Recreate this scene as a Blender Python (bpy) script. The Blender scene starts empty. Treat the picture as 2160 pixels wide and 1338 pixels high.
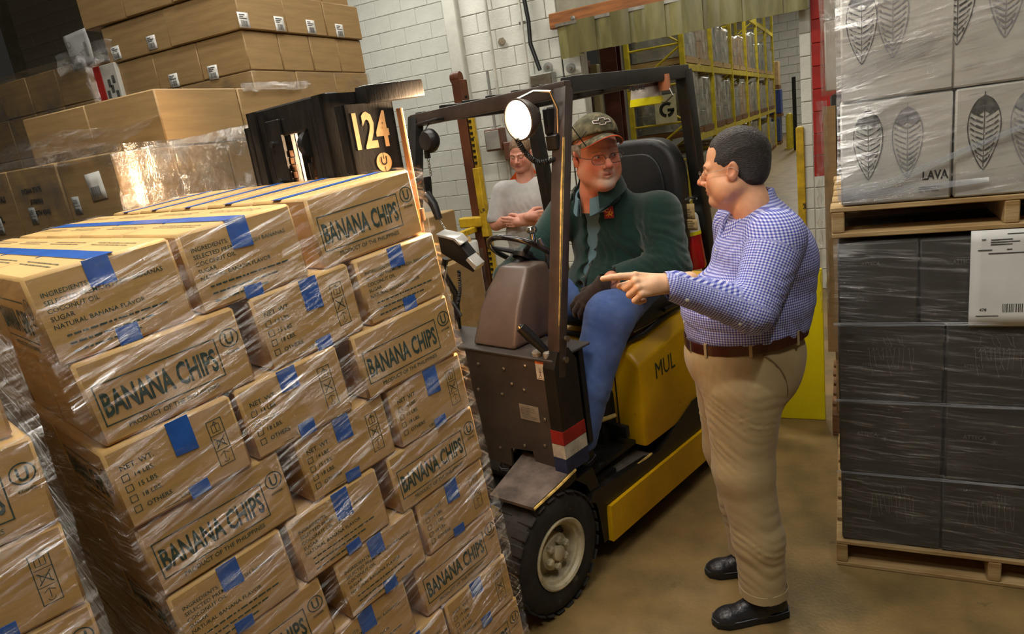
import bpy, bmesh, math, random
import numpy as np
from math import sin, cos, pi, radians
from mathutils import Vector, Matrix
random.seed(7); np.random.seed(7)
S = bpy.context.scene
COL = S.collection

# ------------------------------------------------------------------ camera, world, lights
CF, CP, CR, CY, CH = 1440.0, radians(14.9), radians(8.3), radians(27.1), 1.9
_f = Vector((-sin(CY)*cos(CP), cos(CY)*cos(CP), -sin(CP)))
_r = Vector((cos(CY), sin(CY), 0)); _d = _f.cross(_r)
CRt = cos(CR)*_r + sin(CR)*_d; CDn = -sin(CR)*_r + cos(CR)*_d
cam = bpy.data.objects.new('camera', bpy.data.cameras.new('camera')); COL.objects.link(cam)
m = Matrix.Identity(4)
for i in range(3):
    m[i][0] = CRt[i]; m[i][1] = -CDn[i]; m[i][2] = -_f[i]
m[0][3], m[1][3], m[2][3] = 0, 0, CH
cam.matrix_world = m
cam.data.sensor_width = 36; cam.data.lens = 24.0; cam.data.clip_start = 0.05; cam.data.clip_end = 200
S.camera = cam
def ray(px, py):
    return CRt*((px-1080)/CF) + CDn*((py-669)/CF) + _f
def at(px, py, depth):
    return Vector((0, 0, CH)) + ray(px, py)*depth
def on_x(px, py, X):
    d = ray(px, py); return Vector((0, 0, CH)) + d*(X/d.x)
def on_y(px, py, Y):
    d = ray(px, py); return Vector((0, 0, CH)) + d*(Y/d.y)

w = bpy.data.worlds.new('warehouse_air'); S.world = w; w.use_nodes = True
w.node_tree.nodes['Background'].inputs[0].default_value = (1.0, 0.93, 0.80, 1)
w.node_tree.nodes['Background'].inputs[1].default_value = 0.02
S.view_settings.view_transform = 'Standard'; S.view_settings.look = 'None'
S.view_settings.gamma = 1; S.view_settings.exposure = -0.08
S.view_settings.use_curve_mapping = False

def area(name, loc, sx, sy, power, color=(1, .93, .82), rot=(0, 0, 0)):
    l = bpy.data.lights.new(name, 'AREA'); l.shape = 'RECTANGLE'; l.size = sx; l.size_y = sy
    l.energy = power; l.color = color
    o = bpy.data.objects.new(name, l); COL.objects.link(o); o.location = loc; o.rotation_euler = rot
    return o
WARM = (1, .945, .84)
area('ceiling_tube_light', (-2.0, 2.8, 4.4), 2.4, .25, 70, WARM)
area('ceiling_tube_light', (-1.0, 5.0, 4.6), 2.4, .25, 78, (1, .93, .80))
area('ceiling_tube_light', (-.7, .5, 4.3), 1.2, .12, 38, (1, .95, .86))
area('ceiling_tube_light', (-1.9, 1.2, 3.7), 2.4, .25, 44, (1, .95, .84))
area('ceiling_tube_light', (-4.5, 6.3, 4.8), 2.4, .25, 105, (1, .97, .88))
area('ceiling_tube_light', (.9, .9, 4.4), .10, 1.2, 40, WARM)
area('ceiling_tube_light', (-1.2, -.8, 4.4), 1.2, .08, 16, WARM)
area('ceiling_tube_light', (-4.6, 1.8, 4.6), 2.4, .25, 18, WARM)
area('aisle_tube_light', (-1.4, 11.0, 6.2), .3, 5, 130, (1, .95, .78))
area('aisle_tube_light', (-1.2, 20.0, 6.2), .3, 6, 190, (1, .95, .78))
area('aisle_tube_light', (-1.2, 31.0, 6.2), .3, 6, 240, (1, .95, .84))

# ------------------------------------------------------------------ materials
def lin(c):
    return tuple(((v/255)/12.92 if v/255 <= .04045 else (((v/255)+.055)/1.055)**2.4) for v in c)
def rgba(c):
    return tuple(lin(c)) + (1,)
MATS = {}
def mat(name, c, rough=.6, metal=0, var=.12, scale=6, stretch=(1, 1, 1), bump=0, bscale=40, c2=None, spots=None, coat=0, emit=0, space='Object', spec=.5):
    if name in MATS: return MATS[name]
    M = bpy.data.materials.new(name); M.use_nodes = True; nt = M.node_tree; N = nt.nodes; L = nt.links
    b = N['Principled BSDF']; b.inputs['Roughness'].default_value = rough; b.inputs['Metallic'].default_value = metal
    b.inputs['Specular IOR Level'].default_value = spec
    if coat: b.inputs['Coat Weight'].default_value = coat; b.inputs['Coat Roughness'].default_value = .15
    tc = N.new('ShaderNodeTexCoord'); mp = N.new('ShaderNodeMapping'); L.new(tc.outputs[space], mp.inputs[0]); mp.inputs['Scale'].default_value = stretch
    n = N.new('ShaderNodeTexNoise'); L.new(mp.outputs[0], n.inputs['Vector']); n.inputs['Scale'].default_value = scale; n.inputs['Detail'].default_value = 5
    n.inputs['Roughness'].default_value = .62
    mx = N.new('ShaderNodeMix'); mx.data_type = 'RGBA'
    base = lin(c); lo = lin(c2) if c2 else tuple(v*(1-var*1.6) for v in base); hi = base if c2 else tuple(min(1, v*(1+var)) for v in base)
    mx.inputs['A'].default_value = lo+(1,); mx.inputs['B'].default_value = hi+(1,)
    cr = N.new('ShaderNodeValToRGB'); cr.color_ramp.elements[0].position = .35; cr.color_ramp.elements[1].position = .65
    L.new(n.outputs[0], cr.inputs[0]); L.new(cr.outputs[0], mx.inputs['Factor'])
    out = mx.outputs['Result']
    if spots:                                    # (colour, scale, threshold)
        n2 = N.new('ShaderNodeTexNoise'); L.new(tc.outputs[space], n2.inputs['Vector']); n2.inputs['Scale'].default_value = spots[1]; n2.inputs['Detail'].default_value = 8
        n2.inputs['Roughness'].default_value = .7
        r2 = N.new('ShaderNodeValToRGB'); r2.color_ramp.elements[0].position = spots[2]; r2.color_ramp.elements[1].position = spots[2]+.04
        L.new(n2.outputs[0], r2.inputs[0]); m2 = N.new('ShaderNodeMix'); m2.data_type = 'RGBA'
        L.new(r2.outputs[0], m2.inputs['Factor']); L.new(out, m2.inputs['A']); m2.inputs['B'].default_value = rgba(spots[0]); out = m2.outputs['Result']
    L.new(out, b.inputs['Base Color'])
    if emit:
        L.new(out, b.inputs['Emission Color']); b.inputs['Emission Strength'].default_value = emit
    if bump:
        n3 = N.new('ShaderNodeTexNoise'); L.new(mp.outputs[0], n3.inputs['Vector']); n3.inputs['Scale'].default_value = bscale; n3.inputs['Detail'].default_value = 4
        bp = N.new('ShaderNodeBump'); bp.inputs['Strength'].default_value = bump; bp.inputs['Distance'].default_value = .01
        L.new(n3.outputs[0], bp.inputs['Height']); L.new(bp.outputs[0], b.inputs['Normal'])
    MATS[name] = M; return M

CARD = mat('cardboard_tan', (206, 166, 104), .55, var=.10, scale=3, stretch=(1, 1, 12), bump=.06, bscale=60)
CARDB = mat('cardboard_brown', (156, 127, 84), .6, var=.10, scale=3, stretch=(1, 1, 12), bump=.06, bscale=60)
CARDG = mat('cardboard_grey_white', (196, 194, 186), .5, var=.06, scale=3, bump=.04)
CARDK = mat('cardboard_black', (58, 56, 52), .5, var=.15, scale=4, bump=.05)
INK = mat('dark_green_ink', (54, 78, 68), .6, var=.2, scale=60)
INKK = mat('black_marker_ink', (28, 26, 24), .6, var=.2, scale=60)
INKG = mat('grey_print_ink', (86, 86, 84), .6, var=.3, scale=50)
INKL = mat('pale_print_ink', (150, 150, 146), .6, var=.25, scale=50)
TAPE = mat('blue_packing_tape', (44, 100, 190), .28, var=.15, scale=12, bump=.1, bscale=30)
TAPEC = mat('clear_brown_tape', (182, 146, 100), .3, var=.1)
WOOD = mat('pallet_wood', (205, 178, 128), .7, var=.22, scale=2.2, stretch=(1, 9, 9), bump=.2, bscale=20, c2=(160, 126, 78))
WOODD = mat('dark_pallet_wood', (120, 84, 52), .75, var=.25, scale=2, stretch=(1, 9, 9), bump=.2)
WOODR = mat('stained_header_board', (150, 92, 44), .5, var=.25, scale=3, stretch=(1, 8, 8), bump=.1)
PAPER = mat('white_paper', (226, 226, 222), .55, var=.04, bump=.05, bscale=12)
PAPERG = mat('worn_grey_paper', (176, 178, 178), .55, var=.12, bump=.1, bscale=12)
STEEL = mat('steel', (160, 158, 150), .35, 1, var=.15, scale=14)
CHROME = mat('chrome', (220, 220, 216), .12, 1, var=.03)
BLK = mat('black_paint', (26, 25, 23), .38, var=.25, scale=12, bump=.05, bscale=30)
MASTB = mat('mast_black_paint', (34, 32, 30), .33, var=.3, scale=8, stretch=(3, 3, 1), bump=.06, spots=((90, 72, 56), 9, .66))
BLKP = mat('black_plastic', (22, 22, 22), .42, var=.15, scale=20, bump=.05)
RUB = mat('tyre_rubber', (38, 36, 34), .82, var=.3, scale=10, bump=.25, bscale=50, spots=((82, 76, 66), 7, .62))
VINYL = mat('black_seat_vinyl', (22, 22, 23), .45, var=.12, scale=30, bump=.1, bscale=150)
BROWN = mat('guard_brown_paint', (62, 50, 44), .42, var=.25, scale=9, bump=.05, spots=((120, 102, 78), 14, .70))
BROWNP = mat('brown_plate_paint', (66, 60, 56), .45, var=.16, scale=6, bump=.06, spots=((104, 92, 80), 16, .72))
DASH = mat('dash_brown_plastic', (92, 76, 66), .38, var=.10, scale=10, bump=.06, bscale=90)
YEL = mat('yellow_truck_paint', (222, 172, 8), .38, var=.08, scale=5, bump=.04, spots=((52, 44, 22), 11, .69))
YELD = mat('worn_yellow_paint', (196, 160, 30), .5, var=.2, scale=8, spots=((60, 50, 34), 9, .60))
YELR = mat('rack_yellow_paint', (206, 186, 44), .5, var=.15, scale=8)
YELB = mat('bright_yellow_paint', (236, 222, 10), .4, var=.05, scale=4, spots=((120, 110, 20), 12, .74))
YELS = mat('scraped_yellow_edge', (206, 176, 96), .6, var=.3, scale=30)
CREAM = mat('cream_wheel_paint', (190, 180, 150), .4, var=.2, scale=12, spots=((70, 58, 44), 14, .63))
CREAMN = mat('cream_stencil_paint', (238, 196, 138), .55, var=.14, scale=14)
RED = mat('red_wall_paint', (168, 28, 20), .55, var=.15, scale=4)
REDT = mat('red_tape', (150, 34, 30), .4, var=.2, scale=14)
WHT = mat('white_tape', (190, 186, 172), .4, var=.2, scale=14, spots=((70, 60, 40), 16, .62))
BLU = mat('navy_tape', (34, 44, 78), .4, var=.2, scale=14)
BLOCK = mat('painted_block', (216, 217, 208), .5, var=.06, scale=3, bump=.22, bscale=60, space='Object', spots=((176, 172, 158), 8, .74))
MORT = mat('painted_mortar', (186, 184, 176), .8, var=.12, scale=5, bump=.2)
BLOCKG = mat('grey_block', (150, 150, 142), .7, var=.12, scale=4, bump=.25)
FILMR = mat('film_roll_white', (214, 216, 214), .25, var=.04, scale=3, bump=.04, coat=.5)
RUST = mat('rust_brown_paint', (98, 54, 30), .5, var=.3, scale=6, stretch=(1, 1, .3), bump=.08)
MAROON = mat('maroon_steel', (82, 34, 22), .5, var=.25, scale=6)
GREYM = mat('grey_enamel', (140, 140, 134), .45, var=.1)
ORNG = mat('orange_plastic', (216, 84, 26), .45, var=.1)
SILV = mat('silver_plastic', (176, 176, 172), .3, .4, var=.05)
DARK = mat('dark_void', (16, 15, 13), .8, var=.1)
REDX = mat('extinguisher_red', (178, 20, 18), .25, var=.05, coat=.6)
TAGM = mat('manila_tag', (200, 170, 112), .6, var=.1)

# floor: stained warehouse concrete
FLOOR = mat('stained_concrete', (150, 124, 78), .42, var=.2, scale=3.4, c2=(112, 94, 60), bump=.15, bscale=70, spots=((98, 82, 54), 5.5, .64), space='Object')

def film_mat(name, streak=(1, 1, 14), amount=.55, tint=(.92, .93, .92), thr=.52, rough=.16, base=.05, bump=.8, scale=9):
    """clear stretch film: mostly transparent, glossy where the film is drawn into ridges"""
    M = bpy.data.materials.new(name); M.use_nodes = True; nt = M.node_tree; N = nt.nodes; L = nt.links
    N.remove(N['Principled BSDF']); out = N['Material Output']
    tr = N.new('ShaderNodeBsdfTransparent'); gl = N.new('ShaderNodeBsdfAnisotropic' if False else 'ShaderNodeBsdfGlossy'); gl.inputs['Roughness'].default_value = rough
    gl.inputs['Color'].default_value = (1, 1, 1, 1); tr.inputs['Color'].default_value = (.97, .97, .96, 1)
    df = N.new('ShaderNodeBsdfDiffuse'); df.inputs['Color'].default_value = tint+(1,)
    tc = N.new('ShaderNodeTexCoord'); mp = N.new('ShaderNodeMapping'); L.new(tc.outputs['UV'], mp.inputs[0]); mp.inputs['Scale'].default_value = streak
    n = N.new('ShaderNodeTexNoise'); n.inputs['Scale'].default_value = scale; n.inputs['Detail'].default_value = 6; n.inputs['Roughness'].default_value = .65; n.inputs['Distortion'].default_value = .3
    L.new(mp.outputs[0], n.inputs['Vector'])
    n2 = N.new('ShaderNodeTexNoise'); n2.inputs['Scale'].default_value = 2.3; n2.inputs['Detail'].default_value = 2; L.new(tc.outputs['UV'], n2.inputs['Vector'])
    r = N.new('ShaderNodeMapRange'); r.inputs[1].default_value = thr-.08; r.inputs[2].default_value = thr+.2; L.new(n.outputs[0], r.inputs[0])
    r2 = N.new('ShaderNodeMapRange'); r2.inputs[1].default_value = .42; r2.inputs[2].default_value = .68; L.new(n2.outputs[0], r2.inputs[0])
    mu = N.new('ShaderNodeMath'); mu.operation = 'MULTIPLY'; L.new(r.outputs[0], mu.inputs[0]); L.new(r2.outputs[0], mu.inputs[1])
    ma = N.new('ShaderNodeMath'); ma.operation = 'MULTIPLY_ADD'; L.new(mu.outputs[0], ma.inputs[0]); ma.inputs[1].default_value = amount; ma.inputs[2].default_value = base
    bp = N.new('ShaderNodeBump'); bp.inputs['Strength'].default_value = bump; bp.inputs['Distance'].default_value = .012; L.new(n.outputs[0], bp.inputs['Height'])
    L.new(bp.outputs[0], gl.inputs['Normal'])
    m1 = N.new('ShaderNodeMixShader'); m1.inputs[0].default_value = .04; L.new(gl.outputs[0], m1.inputs[1]); L.new(df.outputs[0], m1.inputs[2])
    m2 = N.new('ShaderNodeMixShader'); L.new(ma.outputs[0], m2.inputs[0]); L.new(tr.outputs[0], m2.inputs[1]); L.new(m1.outputs[0], m2.inputs[2])
    L.new(m2.outputs[0], out.inputs[0]); return M
FILM = film_mat('stretch_film')
FILMD = film_mat('stretch_film_heavy', streak=(1.5, 1, 20), amount=.75, thr=.47, base=.13, bump=1.0, scale=7)
FILMC = film_mat('stretch_film_crumpled', streak=(2.2, 1, 3), amount=.9, thr=.44, base=.14, rough=.12, bump=1.6, scale=8)

# ------------------------------------------------------------------ mesh helpers
def rotm(rx=0, ry=0, rz=0):
    return Matrix.Rotation(rz, 3, 'Z') @ Matrix.Rotation(ry, 3, 'Y') @ Matrix.Rotation(rx, 3, 'X')
class MB:
    def __init__(s): s.v = []; s.f = []; s.uv = None
    def add(s, vs, fs):
        b = len(s.v); s.v += [tuple(v) for v in vs]; s.f += [tuple(b+i for i in f) for f in fs]; return s
    def box(s, c, d, R=None, bev=0):
        hx, hy, hz = d[0]/2, d[1]/2, d[2]/2; c = Vector(c); R = R or Matrix.Identity(3)
        if not bev:
            vs = [(x, y, z) for z in (-hz, hz) for y in (-hy, hy) for x in (-hx, hx)]
            fs = [(0, 2, 3, 1), (4, 5, 7, 6), (0, 1, 5, 4), (2, 6, 7, 3), (0, 4, 6, 2), (1, 3, 7, 5)]
        else:
            b = min(bev, hx*.9, hy*.9, hz*.9); vs = []; idx = {}
            for sx in (-1, 1):
                for sy in (-1, 1):
                    for sz in (-1, 1):
                        for k in range(3):
                            p = [sx*hx, sy*hy, sz*hz]
                            for j in range(3):
                                if j != k: p[j] -= (sx, sy, sz)[j]*b
                            idx[(sx, sy, sz, k)] = len(vs); vs.append(tuple(p))
            fs = []
            def q(*a):
                p = [Vector(vs[i]) for i in a]; n = (p[1]-p[0]).cross(p[2]-p[0]); m_ = sum(p, Vector())/len(p)
                fs.append(tuple(a) if n.dot(m_) > 0 else tuple(reversed(a)))
            for k in range(3):
                i, j = [a for a in range(3) if a != k]
                for sg in (-1, 1):
                    a = []
                    for si, sj in ((-1, -1), (1, -1), (1, 1), (-1, 1)):
                        t = [0, 0, 0]; t[k] = sg; t[i] = si; t[j] = sj; a.append(idx[(*t, k)])
                    q(*a)
                for si in (-1, 1):
                    for sj in (-1, 1):
                        t0 = [0, 0, 0]; t0[i] = si; t0[j] = sj; t1 = list(t0); t0[k] = -1; t1[k] = 1
                        q(idx[(*t0, i)], idx[(*t1, i)], idx[(*t1, j)], idx[(*t0, j)])
            for sx in (-1, 1):
                for sy in (-1, 1):
                    for sz in (-1, 1): q(*[idx[(sx, sy, sz, k)] for k in range(3)])
        return s.add([c + R @ Vector(v) for v in vs], fs)
    def tube(s, pts, r, n=10, cap=True):
        pts = [Vector(p) for p in pts]; rs = r if isinstance(r, (list, tuple)) else [r]*len(pts)
        vs = []; fs = []; up = None
        for i, p in enumerate(pts):
            t = (pts[min(i+1, len(pts)-1)]-pts[max(i-1, 0)]).normalized()
            if up is None:
                up = Vector((0, 0, 1)) if abs(t.z) < .9 else Vector((1, 0, 0))
            a = t.cross(up).normalized(); up = a.cross(t).normalized()
            for k in range(n):
                an = 2*pi*k/n; vs.append(p + (a*cos(an)+up*sin(an))*rs[i])
        for i in range(len(pts)-1):
            for k in range(n):
                k2 = (k+1) % n; fs.append((i*n+k, i*n+k2, (i+1)*n+k2, (i+1)*n+k))
        if cap:
            fs.append(tuple(reversed(range(n)))); fs.append(tuple(range((len(pts)-1)*n, len(pts)*n)))
            fs = [tuple(reversed(f)) for f in fs]
        return s.add(vs, fs)
    def lathe(s, prof, c=(0, 0, 0), axis='Z', n=32, R=None, cap=True):
        """prof: (radius, height) pairs about the axis"""
        vs = []; fs = []; c = Vector(c)
        for r_, h in prof:
            for k in range(n):
                a = 2*pi*k/n; p = Vector((r_*cos(a), r_*sin(a), h))
                if axis == 'X': p = Vector((p.z, p.x, p.y))
                if axis == 'Y': p = Vector((p.y, p.z, p.x))
                if R: p = R @ p
                vs.append(c+p)
        m_ = len(prof)
        for i in range(m_-1):
            for k in range(n):
                k2 = (k+1) % n; fs.append((i*n+k, i*n+k2, (i+1)*n+k2, (i+1)*n+k))
        if cap: fs.append(tuple(reversed(range(n)))); fs.append(tuple(range((m_-1)*n, m_*n)))
        return s.add(vs, fs)
    def prism(s, poly, a, b, plane='XY'):
        """extrude 2-D polygon from a to b along the remaining axis"""
        n = len(poly)
        def P(u, v, w):
            return {'XY': (u, v, w), 'XZ': (u, w, v), 'YZ': (w, u, v)}[plane]
        vs = [P(u, v, a) for u, v in poly]+[P(u, v, b) for u, v in poly]
        fs = [tuple(reversed(range(n))), tuple(range(n, 2*n))]+[(i, (i+1) % n, n+(i+1) % n, n+i) for i in range(n)]
        return s.add(vs, fs)
    def hull(s, bot, top):
        """two matching point loops joined into a solid"""
        n = len(bot); return s.add(list(bot)+list(top), [tuple(reversed(range(n))), tuple(range(n, 2*n))]+[(i, (i+1) % n, n+(i+1) % n, n+i) for i in range(n)])
    def xf(s, M):
        s.v = [tuple(M @ Vector(v)) for v in s.v]; return s
    def mesh(s, name, mt, smooth=30):
        me = bpy.data.meshes.new(name); me.from_pydata(s.v, [], s.f); me.materials.append(mt)
        bm = bmesh.new(); bm.from_mesh(me); bmesh.ops.recalc_face_normals(bm, faces=bm.faces); bm.to_mesh(me); bm.free()
        if smooth:
            me.polygons.foreach_set('use_smooth', [True]*len(me.polygons)); me.set_sharp_from_angle(angle=radians(smooth))
        return me
    def build(s, name, mt, parent=None, smooth=30, **kw):
        return put(name, s.mesh(name, mt, smooth), parent, **kw)
def put(name, me, parent=None, loc=None, rot=None, label=None, cat=None, group=None, kind=None):
    o = bpy.data.objects.new(name, me); COL.objects.link(o)
    if parent: o.parent = parent
    if loc is not None: o.location = loc
    if rot is not None: o.rotation_euler = rot
    if label: o['label'] = label
    if cat: o['category'] = cat
    if group: o['group'] = group
    if kind: o['kind'] = kind
    return o
def thing(name, label, cat, loc=(0, 0, 0), rz=0, group=None, rot=None):
    return put(name, None, None, loc, rot or (0, 0, rz), label, cat, group)

_dg = None
_gc = {}
def glyphs(txt, bold=0.0, sx=1.0):
    """text as flat triangles, unit height font, origin at left baseline"""
    key = (txt, bold, sx)
    if key in _gc: return _gc[key]
    cu = bpy.data.curves.new('t', 'FONT'); cu.body = txt; cu.size = 1; cu.resolution_u = 2; cu.offset = bold
    ob = bpy.data.objects.new('t', cu); COL.objects.link(ob)
    dg = bpy.context.evaluated_depsgraph_get(); dg.update()
    me = bpy.data.meshes.new_from_object(ob.evaluated_get(dg))
    vs = [(v.co.x*sx, v.co.y) for v in me.vertices]; fs = [tuple(p.vertices) for p in me.polygons]
    bpy.data.objects.remove(ob); bpy.data.curves.remove(cu); bpy.data.meshes.remove(me)
    x1 = max(v[0] for v in vs); x0 = min(v[0] for v in vs)
    vs = [(v[0]-x0, v[1]) for v in vs]; _gc[key] = (vs, fs, x1-x0); return _gc[key]
class Flat:
    """flat print laid out in (u, v) and mapped onto a plane"""
    def __init__(s): s.v = []; s.f = []
    def text(s, t, u, v, h, width=None, bold=.02, sx=1.0, rot=0, center=False):
        vs, fs, wd = glyphs(t, bold, sx); k = h/.72; kx = (width/wd) if width else k
        ww = wd*kx; off = -ww/2 if center else 0; b = len(s.v); c_, s_ = cos(rot), sin(rot)
        for x, y in vs:
            X, Y = x*kx+off, y*k; s.v.append((u+X*c_-Y*s_, v+X*s_+Y*c_))
        s.f += [tuple(b+i for i in f) for f in fs]; return s
    def rect(s, u0, v0, u1, v1):
        b = len(s.v); s.v += [(u0, v0), (u1, v0), (u1, v1), (u0, v1)]; s.f.append((b, b+1, b+2, b+3)); return s
    def frame(s, u0, v0, u1, v1, t):
        return s.rect(u0, v0, u1, v0+t).rect(u0, v1-t, u1, v1).rect(u0, v0+t, u0+t, v1-t).rect(u1-t, v0+t, u1, v1-t)
    def line(s, pts, t):
        for (a, b_) in zip(pts, pts[1:]):
            dx, dy = b_[0]-a[0], b_[1]-a[1]; L_ = math.hypot(dx, dy) or 1; nx, ny = -dy/L_*t/2, dx/L_*t/2
            b = len(s.v); s.v += [(a[0]-nx, a[1]-ny), (b_[0]-nx, b_[1]-ny), (b_[0]+nx, b_[1]+ny), (a[0]+nx, a[1]+ny)]; s.f.append((b, b+1, b+2, b+3))
        return s
    def poly(s, pts):
        b = len(s.v); s.v += list(pts); s.f.append(tuple(range(b, b+len(pts)))); return s
    def ring(s, u, v, r, t, n=24, a0=0, a1=2*pi):
        return s.line([(u+r*cos(a0+(a1-a0)*i/n), v+r*sin(a0+(a1-a0)*i/n)) for i in range(n+1)], t)
    def barcode(s, u0, v0, u1, v1, n=16, seed=3):
        rr = random.Random(seed); x = u0
        while x < u1:
            wd = (u1-u0)/n*rr.uniform(.25, .8); s.rect(x, v0, min(x+wd, u1), v1); x += wd+(u1-u0)/n*rr.uniform(.25, .7)
        return s
    def mesh(s, name, mt, o, eu, ev, off=0.0):
        o, eu, ev = Vector(o), Vector(eu), Vector(ev); n = eu.cross(ev).normalized()*off
        me = bpy.data.meshes.new(name); me.from_pydata([tuple(o+eu*a+ev*b+n) for a, b in s.v], [], s.f); me.materials.append(mt); return me
    def build(s, name, mt, o, eu, ev, parent=None, off=0.0, **kw):
        return put(name, s.mesh(name, mt, o, eu, ev, off), parent, **kw)
def sheet(o, eu, ev, W, Hh, mt, name, parent=None, t=.0012, nx=6, ny=6, wav=.002, **kw):
    """a thin sheet of paper, wavy, with thickness"""
    o, eu, ev = Vector(o), Vector(eu), Vector(ev); n = eu.cross(ev).normalized(); rr = random.Random(int(W*1e4)+nx)
    ph = rr.uniform(0, 6); vs = []; fs = []
    for s_ in (0, 1):
        for j in range(ny+1):
            for i in range(nx+1):
                u, v = i/nx, j/ny; vs.append(o+eu*(u*W)+ev*(v*Hh)+n*(wav*(1+sin(u*5+ph+v*3)*cos(v*4+ph))+t*s_))
    N1 = (nx+1)*(ny+1)
    for j in range(ny):
        for i in range(nx):
            a = j*(nx+1)+i; fs.append((a, a+nx+1, a+nx+2, a+1)); fs.append((N1+a, N1+a+1, N1+a+nx+2, N1+a+nx+1))
    for i in range(nx):
        a = i; fs.append((a, a+1, N1+a+1, N1+a)); a = ny*(nx+1)+i; fs.append((a, N1+a, N1+a+1, a+1))
    for j in range(ny):
        a = j*(nx+1); fs.append((a, N1+a, N1+a+nx+1, a+nx+1)); a += nx; fs.append((a, a+nx+1, N1+a+nx+1, N1+a))
    me = bpy.data.meshes.new(name); me.from_pydata([tuple(v) for v in vs], [], fs); me.materials.append(mt)
    me.polygons.foreach_set('use_smooth', [True]*len(fs))
    return put(name, me, parent, **kw)
# ------------------------------------------------------------------ the setting
def struct(o): o['kind'] = 'structure'; return o
floor = MB().box((-4, 17, -.05), (22, 50, .1)).build('floor', FLOOR, smooth=0); struct(floor)
ceil = MB().box((-4, 3.2, 5.5), (22, 9, .1)).box((-2.5, 24, 7.5), (22, 34, .1)).build('ceiling', mat('ceiling_grey', (120, 118, 108), .8), smooth=0); struct(ceil)

def block_mesh(w_, h_, t_, m_):
    return MB().box((0, 0, 0), (w_, t_, h_), bev=.005).mesh('block', m_, 0)
def block_field(wall, X0, X1, Z0, Z1, Y, bw=.40, bh=.20, mt=BLOCK, t_=.02, g=.007, axis='x', bond=1):
    """running-bond blocks as separate parts, sharing one mesh per width"""
    cache = {}; r = 0; z = Z0
    while z < Z1-.05:
        x = X0-(bw/2 if (r % 2 and bond) else 0)
        while x < X1-.02:
            a, b = max(x, X0), min(x+bw, X1)
            if b-a > .05:
                k = round(b-a, 3)
                if k not in cache: cache[k] = block_mesh(k-g, bh-g, t_, mt)
                o = bpy.data.objects.new('block', cache[k]); COL.objects.link(o); o.parent = wall
                if axis == 'x': o.location = ((a+b)/2, Y+random.uniform(-.0015, .0015), z+bh/2)
                else: o.location = (Y, (a+b)/2, z+bh/2); o.rotation_euler = (0, 0, pi/2)
            x += bw
        z += bh; r += 1
wl = struct(MB().box((-8.6, 8.215, 2.7), (9.6, .2, 5.6)).build('wall_far_left', MORT, smooth=0))
block_field(wl, -6.9, -3.9, 0.6, 4.4, 8.117)
block_field(wl, -13.0, -8.3, 3.3, 5.5, 8.117)
mb = MB().box((-3.34, 7.3, 2.7), (1.12, .2, 5.6))
wb = struct(mb.build('wall_back', MORT, smooth=0))
block_field(wb, -3.78, -2.66, 0.0, 4.2, 7.201, bw=.40)
# return face of the pilaster, and the jamb left of the opening
struct(MB().box((-3.87, 7.62, 2.7), (.16, 1.0, 5.6), bev=.01).build('wall_pilaster', mat('pilaster_paint', (206, 206, 196), .5, var=.06, bump=.1), smooth=0))
wj = struct(MB().box((-2.545, 7.30, 1.4), (.19, .2, 2.9)).build('wall_door_jamb', MORT, smooth=0))
block_field(wj, -2.65, -2.45, 0, 2.8, 7.201, bw=.21)
struct(MB().box((-1.4, 7.3, 4.3), (2.8, .2, 2.6)).build('wall_lintel', mat('lintel_paint', (150, 146, 128), .6), smooth=0))
wr = struct(MB().box((1.9, 7.4, 2.7), (4.5, .4, 5.6)).build('wall_back_right', MORT, smooth=0))
block_field(wr, -.36, -.26, 0, 3.4, 7.20, bw=.101, bond=0)
block_field(wr, -.26, .10, 1.1, 3.4, 7.19, bw=.40, mt=RED, g=.004)
block_field(wr, -.26, .14, 0, 1.1, 7.19, bw=.40, mt=BLOCK)
struct(MB().box((-.375, 7.18, .80), (.07, .06, 1.56), bev=.006).box((-.375, 7.32, .80), (.06, .30, 1.56)).build('trim_1', YELD, smooth=0))
# far end of the aisle
we = struct(MB().box((-4, 38.1, 3.7), (16, .2, 7.4)).build('wall_aisle_end', mat('far_wall_paint', (206, 204, 190), .6, var=.05, scale=2), smooth=0))
block_field(we, -4.0, 1.2, 0, 6.6, 37.98, bw=.8, bh=.4, t_=.05, g=.025)
struct(MB().box((1.4, 22.9, 3.7), (.2, 30.2, 7.4)).build('wall_aisle_side', mat('aisle_side_paint', (200, 198, 184), .6, var=.05), smooth=0))

# wall fittings
def fit(name, label, cat, parts, m0=None):
    t = thing(name, label, cat)
    for pn, mb_, mt_ in parts: mb_.build(pn, mt_, t)
    return t
mb = MB().tube([(-3.0, 7.12, 5.0), (-2.99, 7.12, 3.5), (-2.95, 7.12, 3.0), (-2.96, 7.12, 2.78), (-2.88, 7.10, 2.50)], .022, 10)
o = mb.build('power_cable', BLKP); o['label'] = 'black cable hanging down the white block wall beside the doorway'; o['category'] = 'cable'
fit('junction_box', 'grey metal junction box mounted at the end of the black cable', 'electrical box',
    [('box', MB().box((-2.86, 7.11, 2.40), (.26, .12, .13), bev=.008), GREYM), ('cover', MB().box((-2.86, 7.045, 2.40), (.24, .012, .11), bev=.004), STEEL)])
for i, (x, z, lb) in enumerate(((-2.81, 2.52, 'round steel washer plate on the block wall above the junction box'), (-2.56, 2.47, 'round steel washer plate on the block jamb below the curtain strips'))):
    t = thing('wall_plate', lb, 'washer', (x, 7.165, z))
    MB().lathe([(.052, 0), (.052, -.006), (.045, -.010)], axis='Y', n=24).build('washer', GREYM, t)
    MB().lathe([(.018, -.010), (.018, -.024)], axis='Y', n=6).build('nut', STEEL, t)
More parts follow.
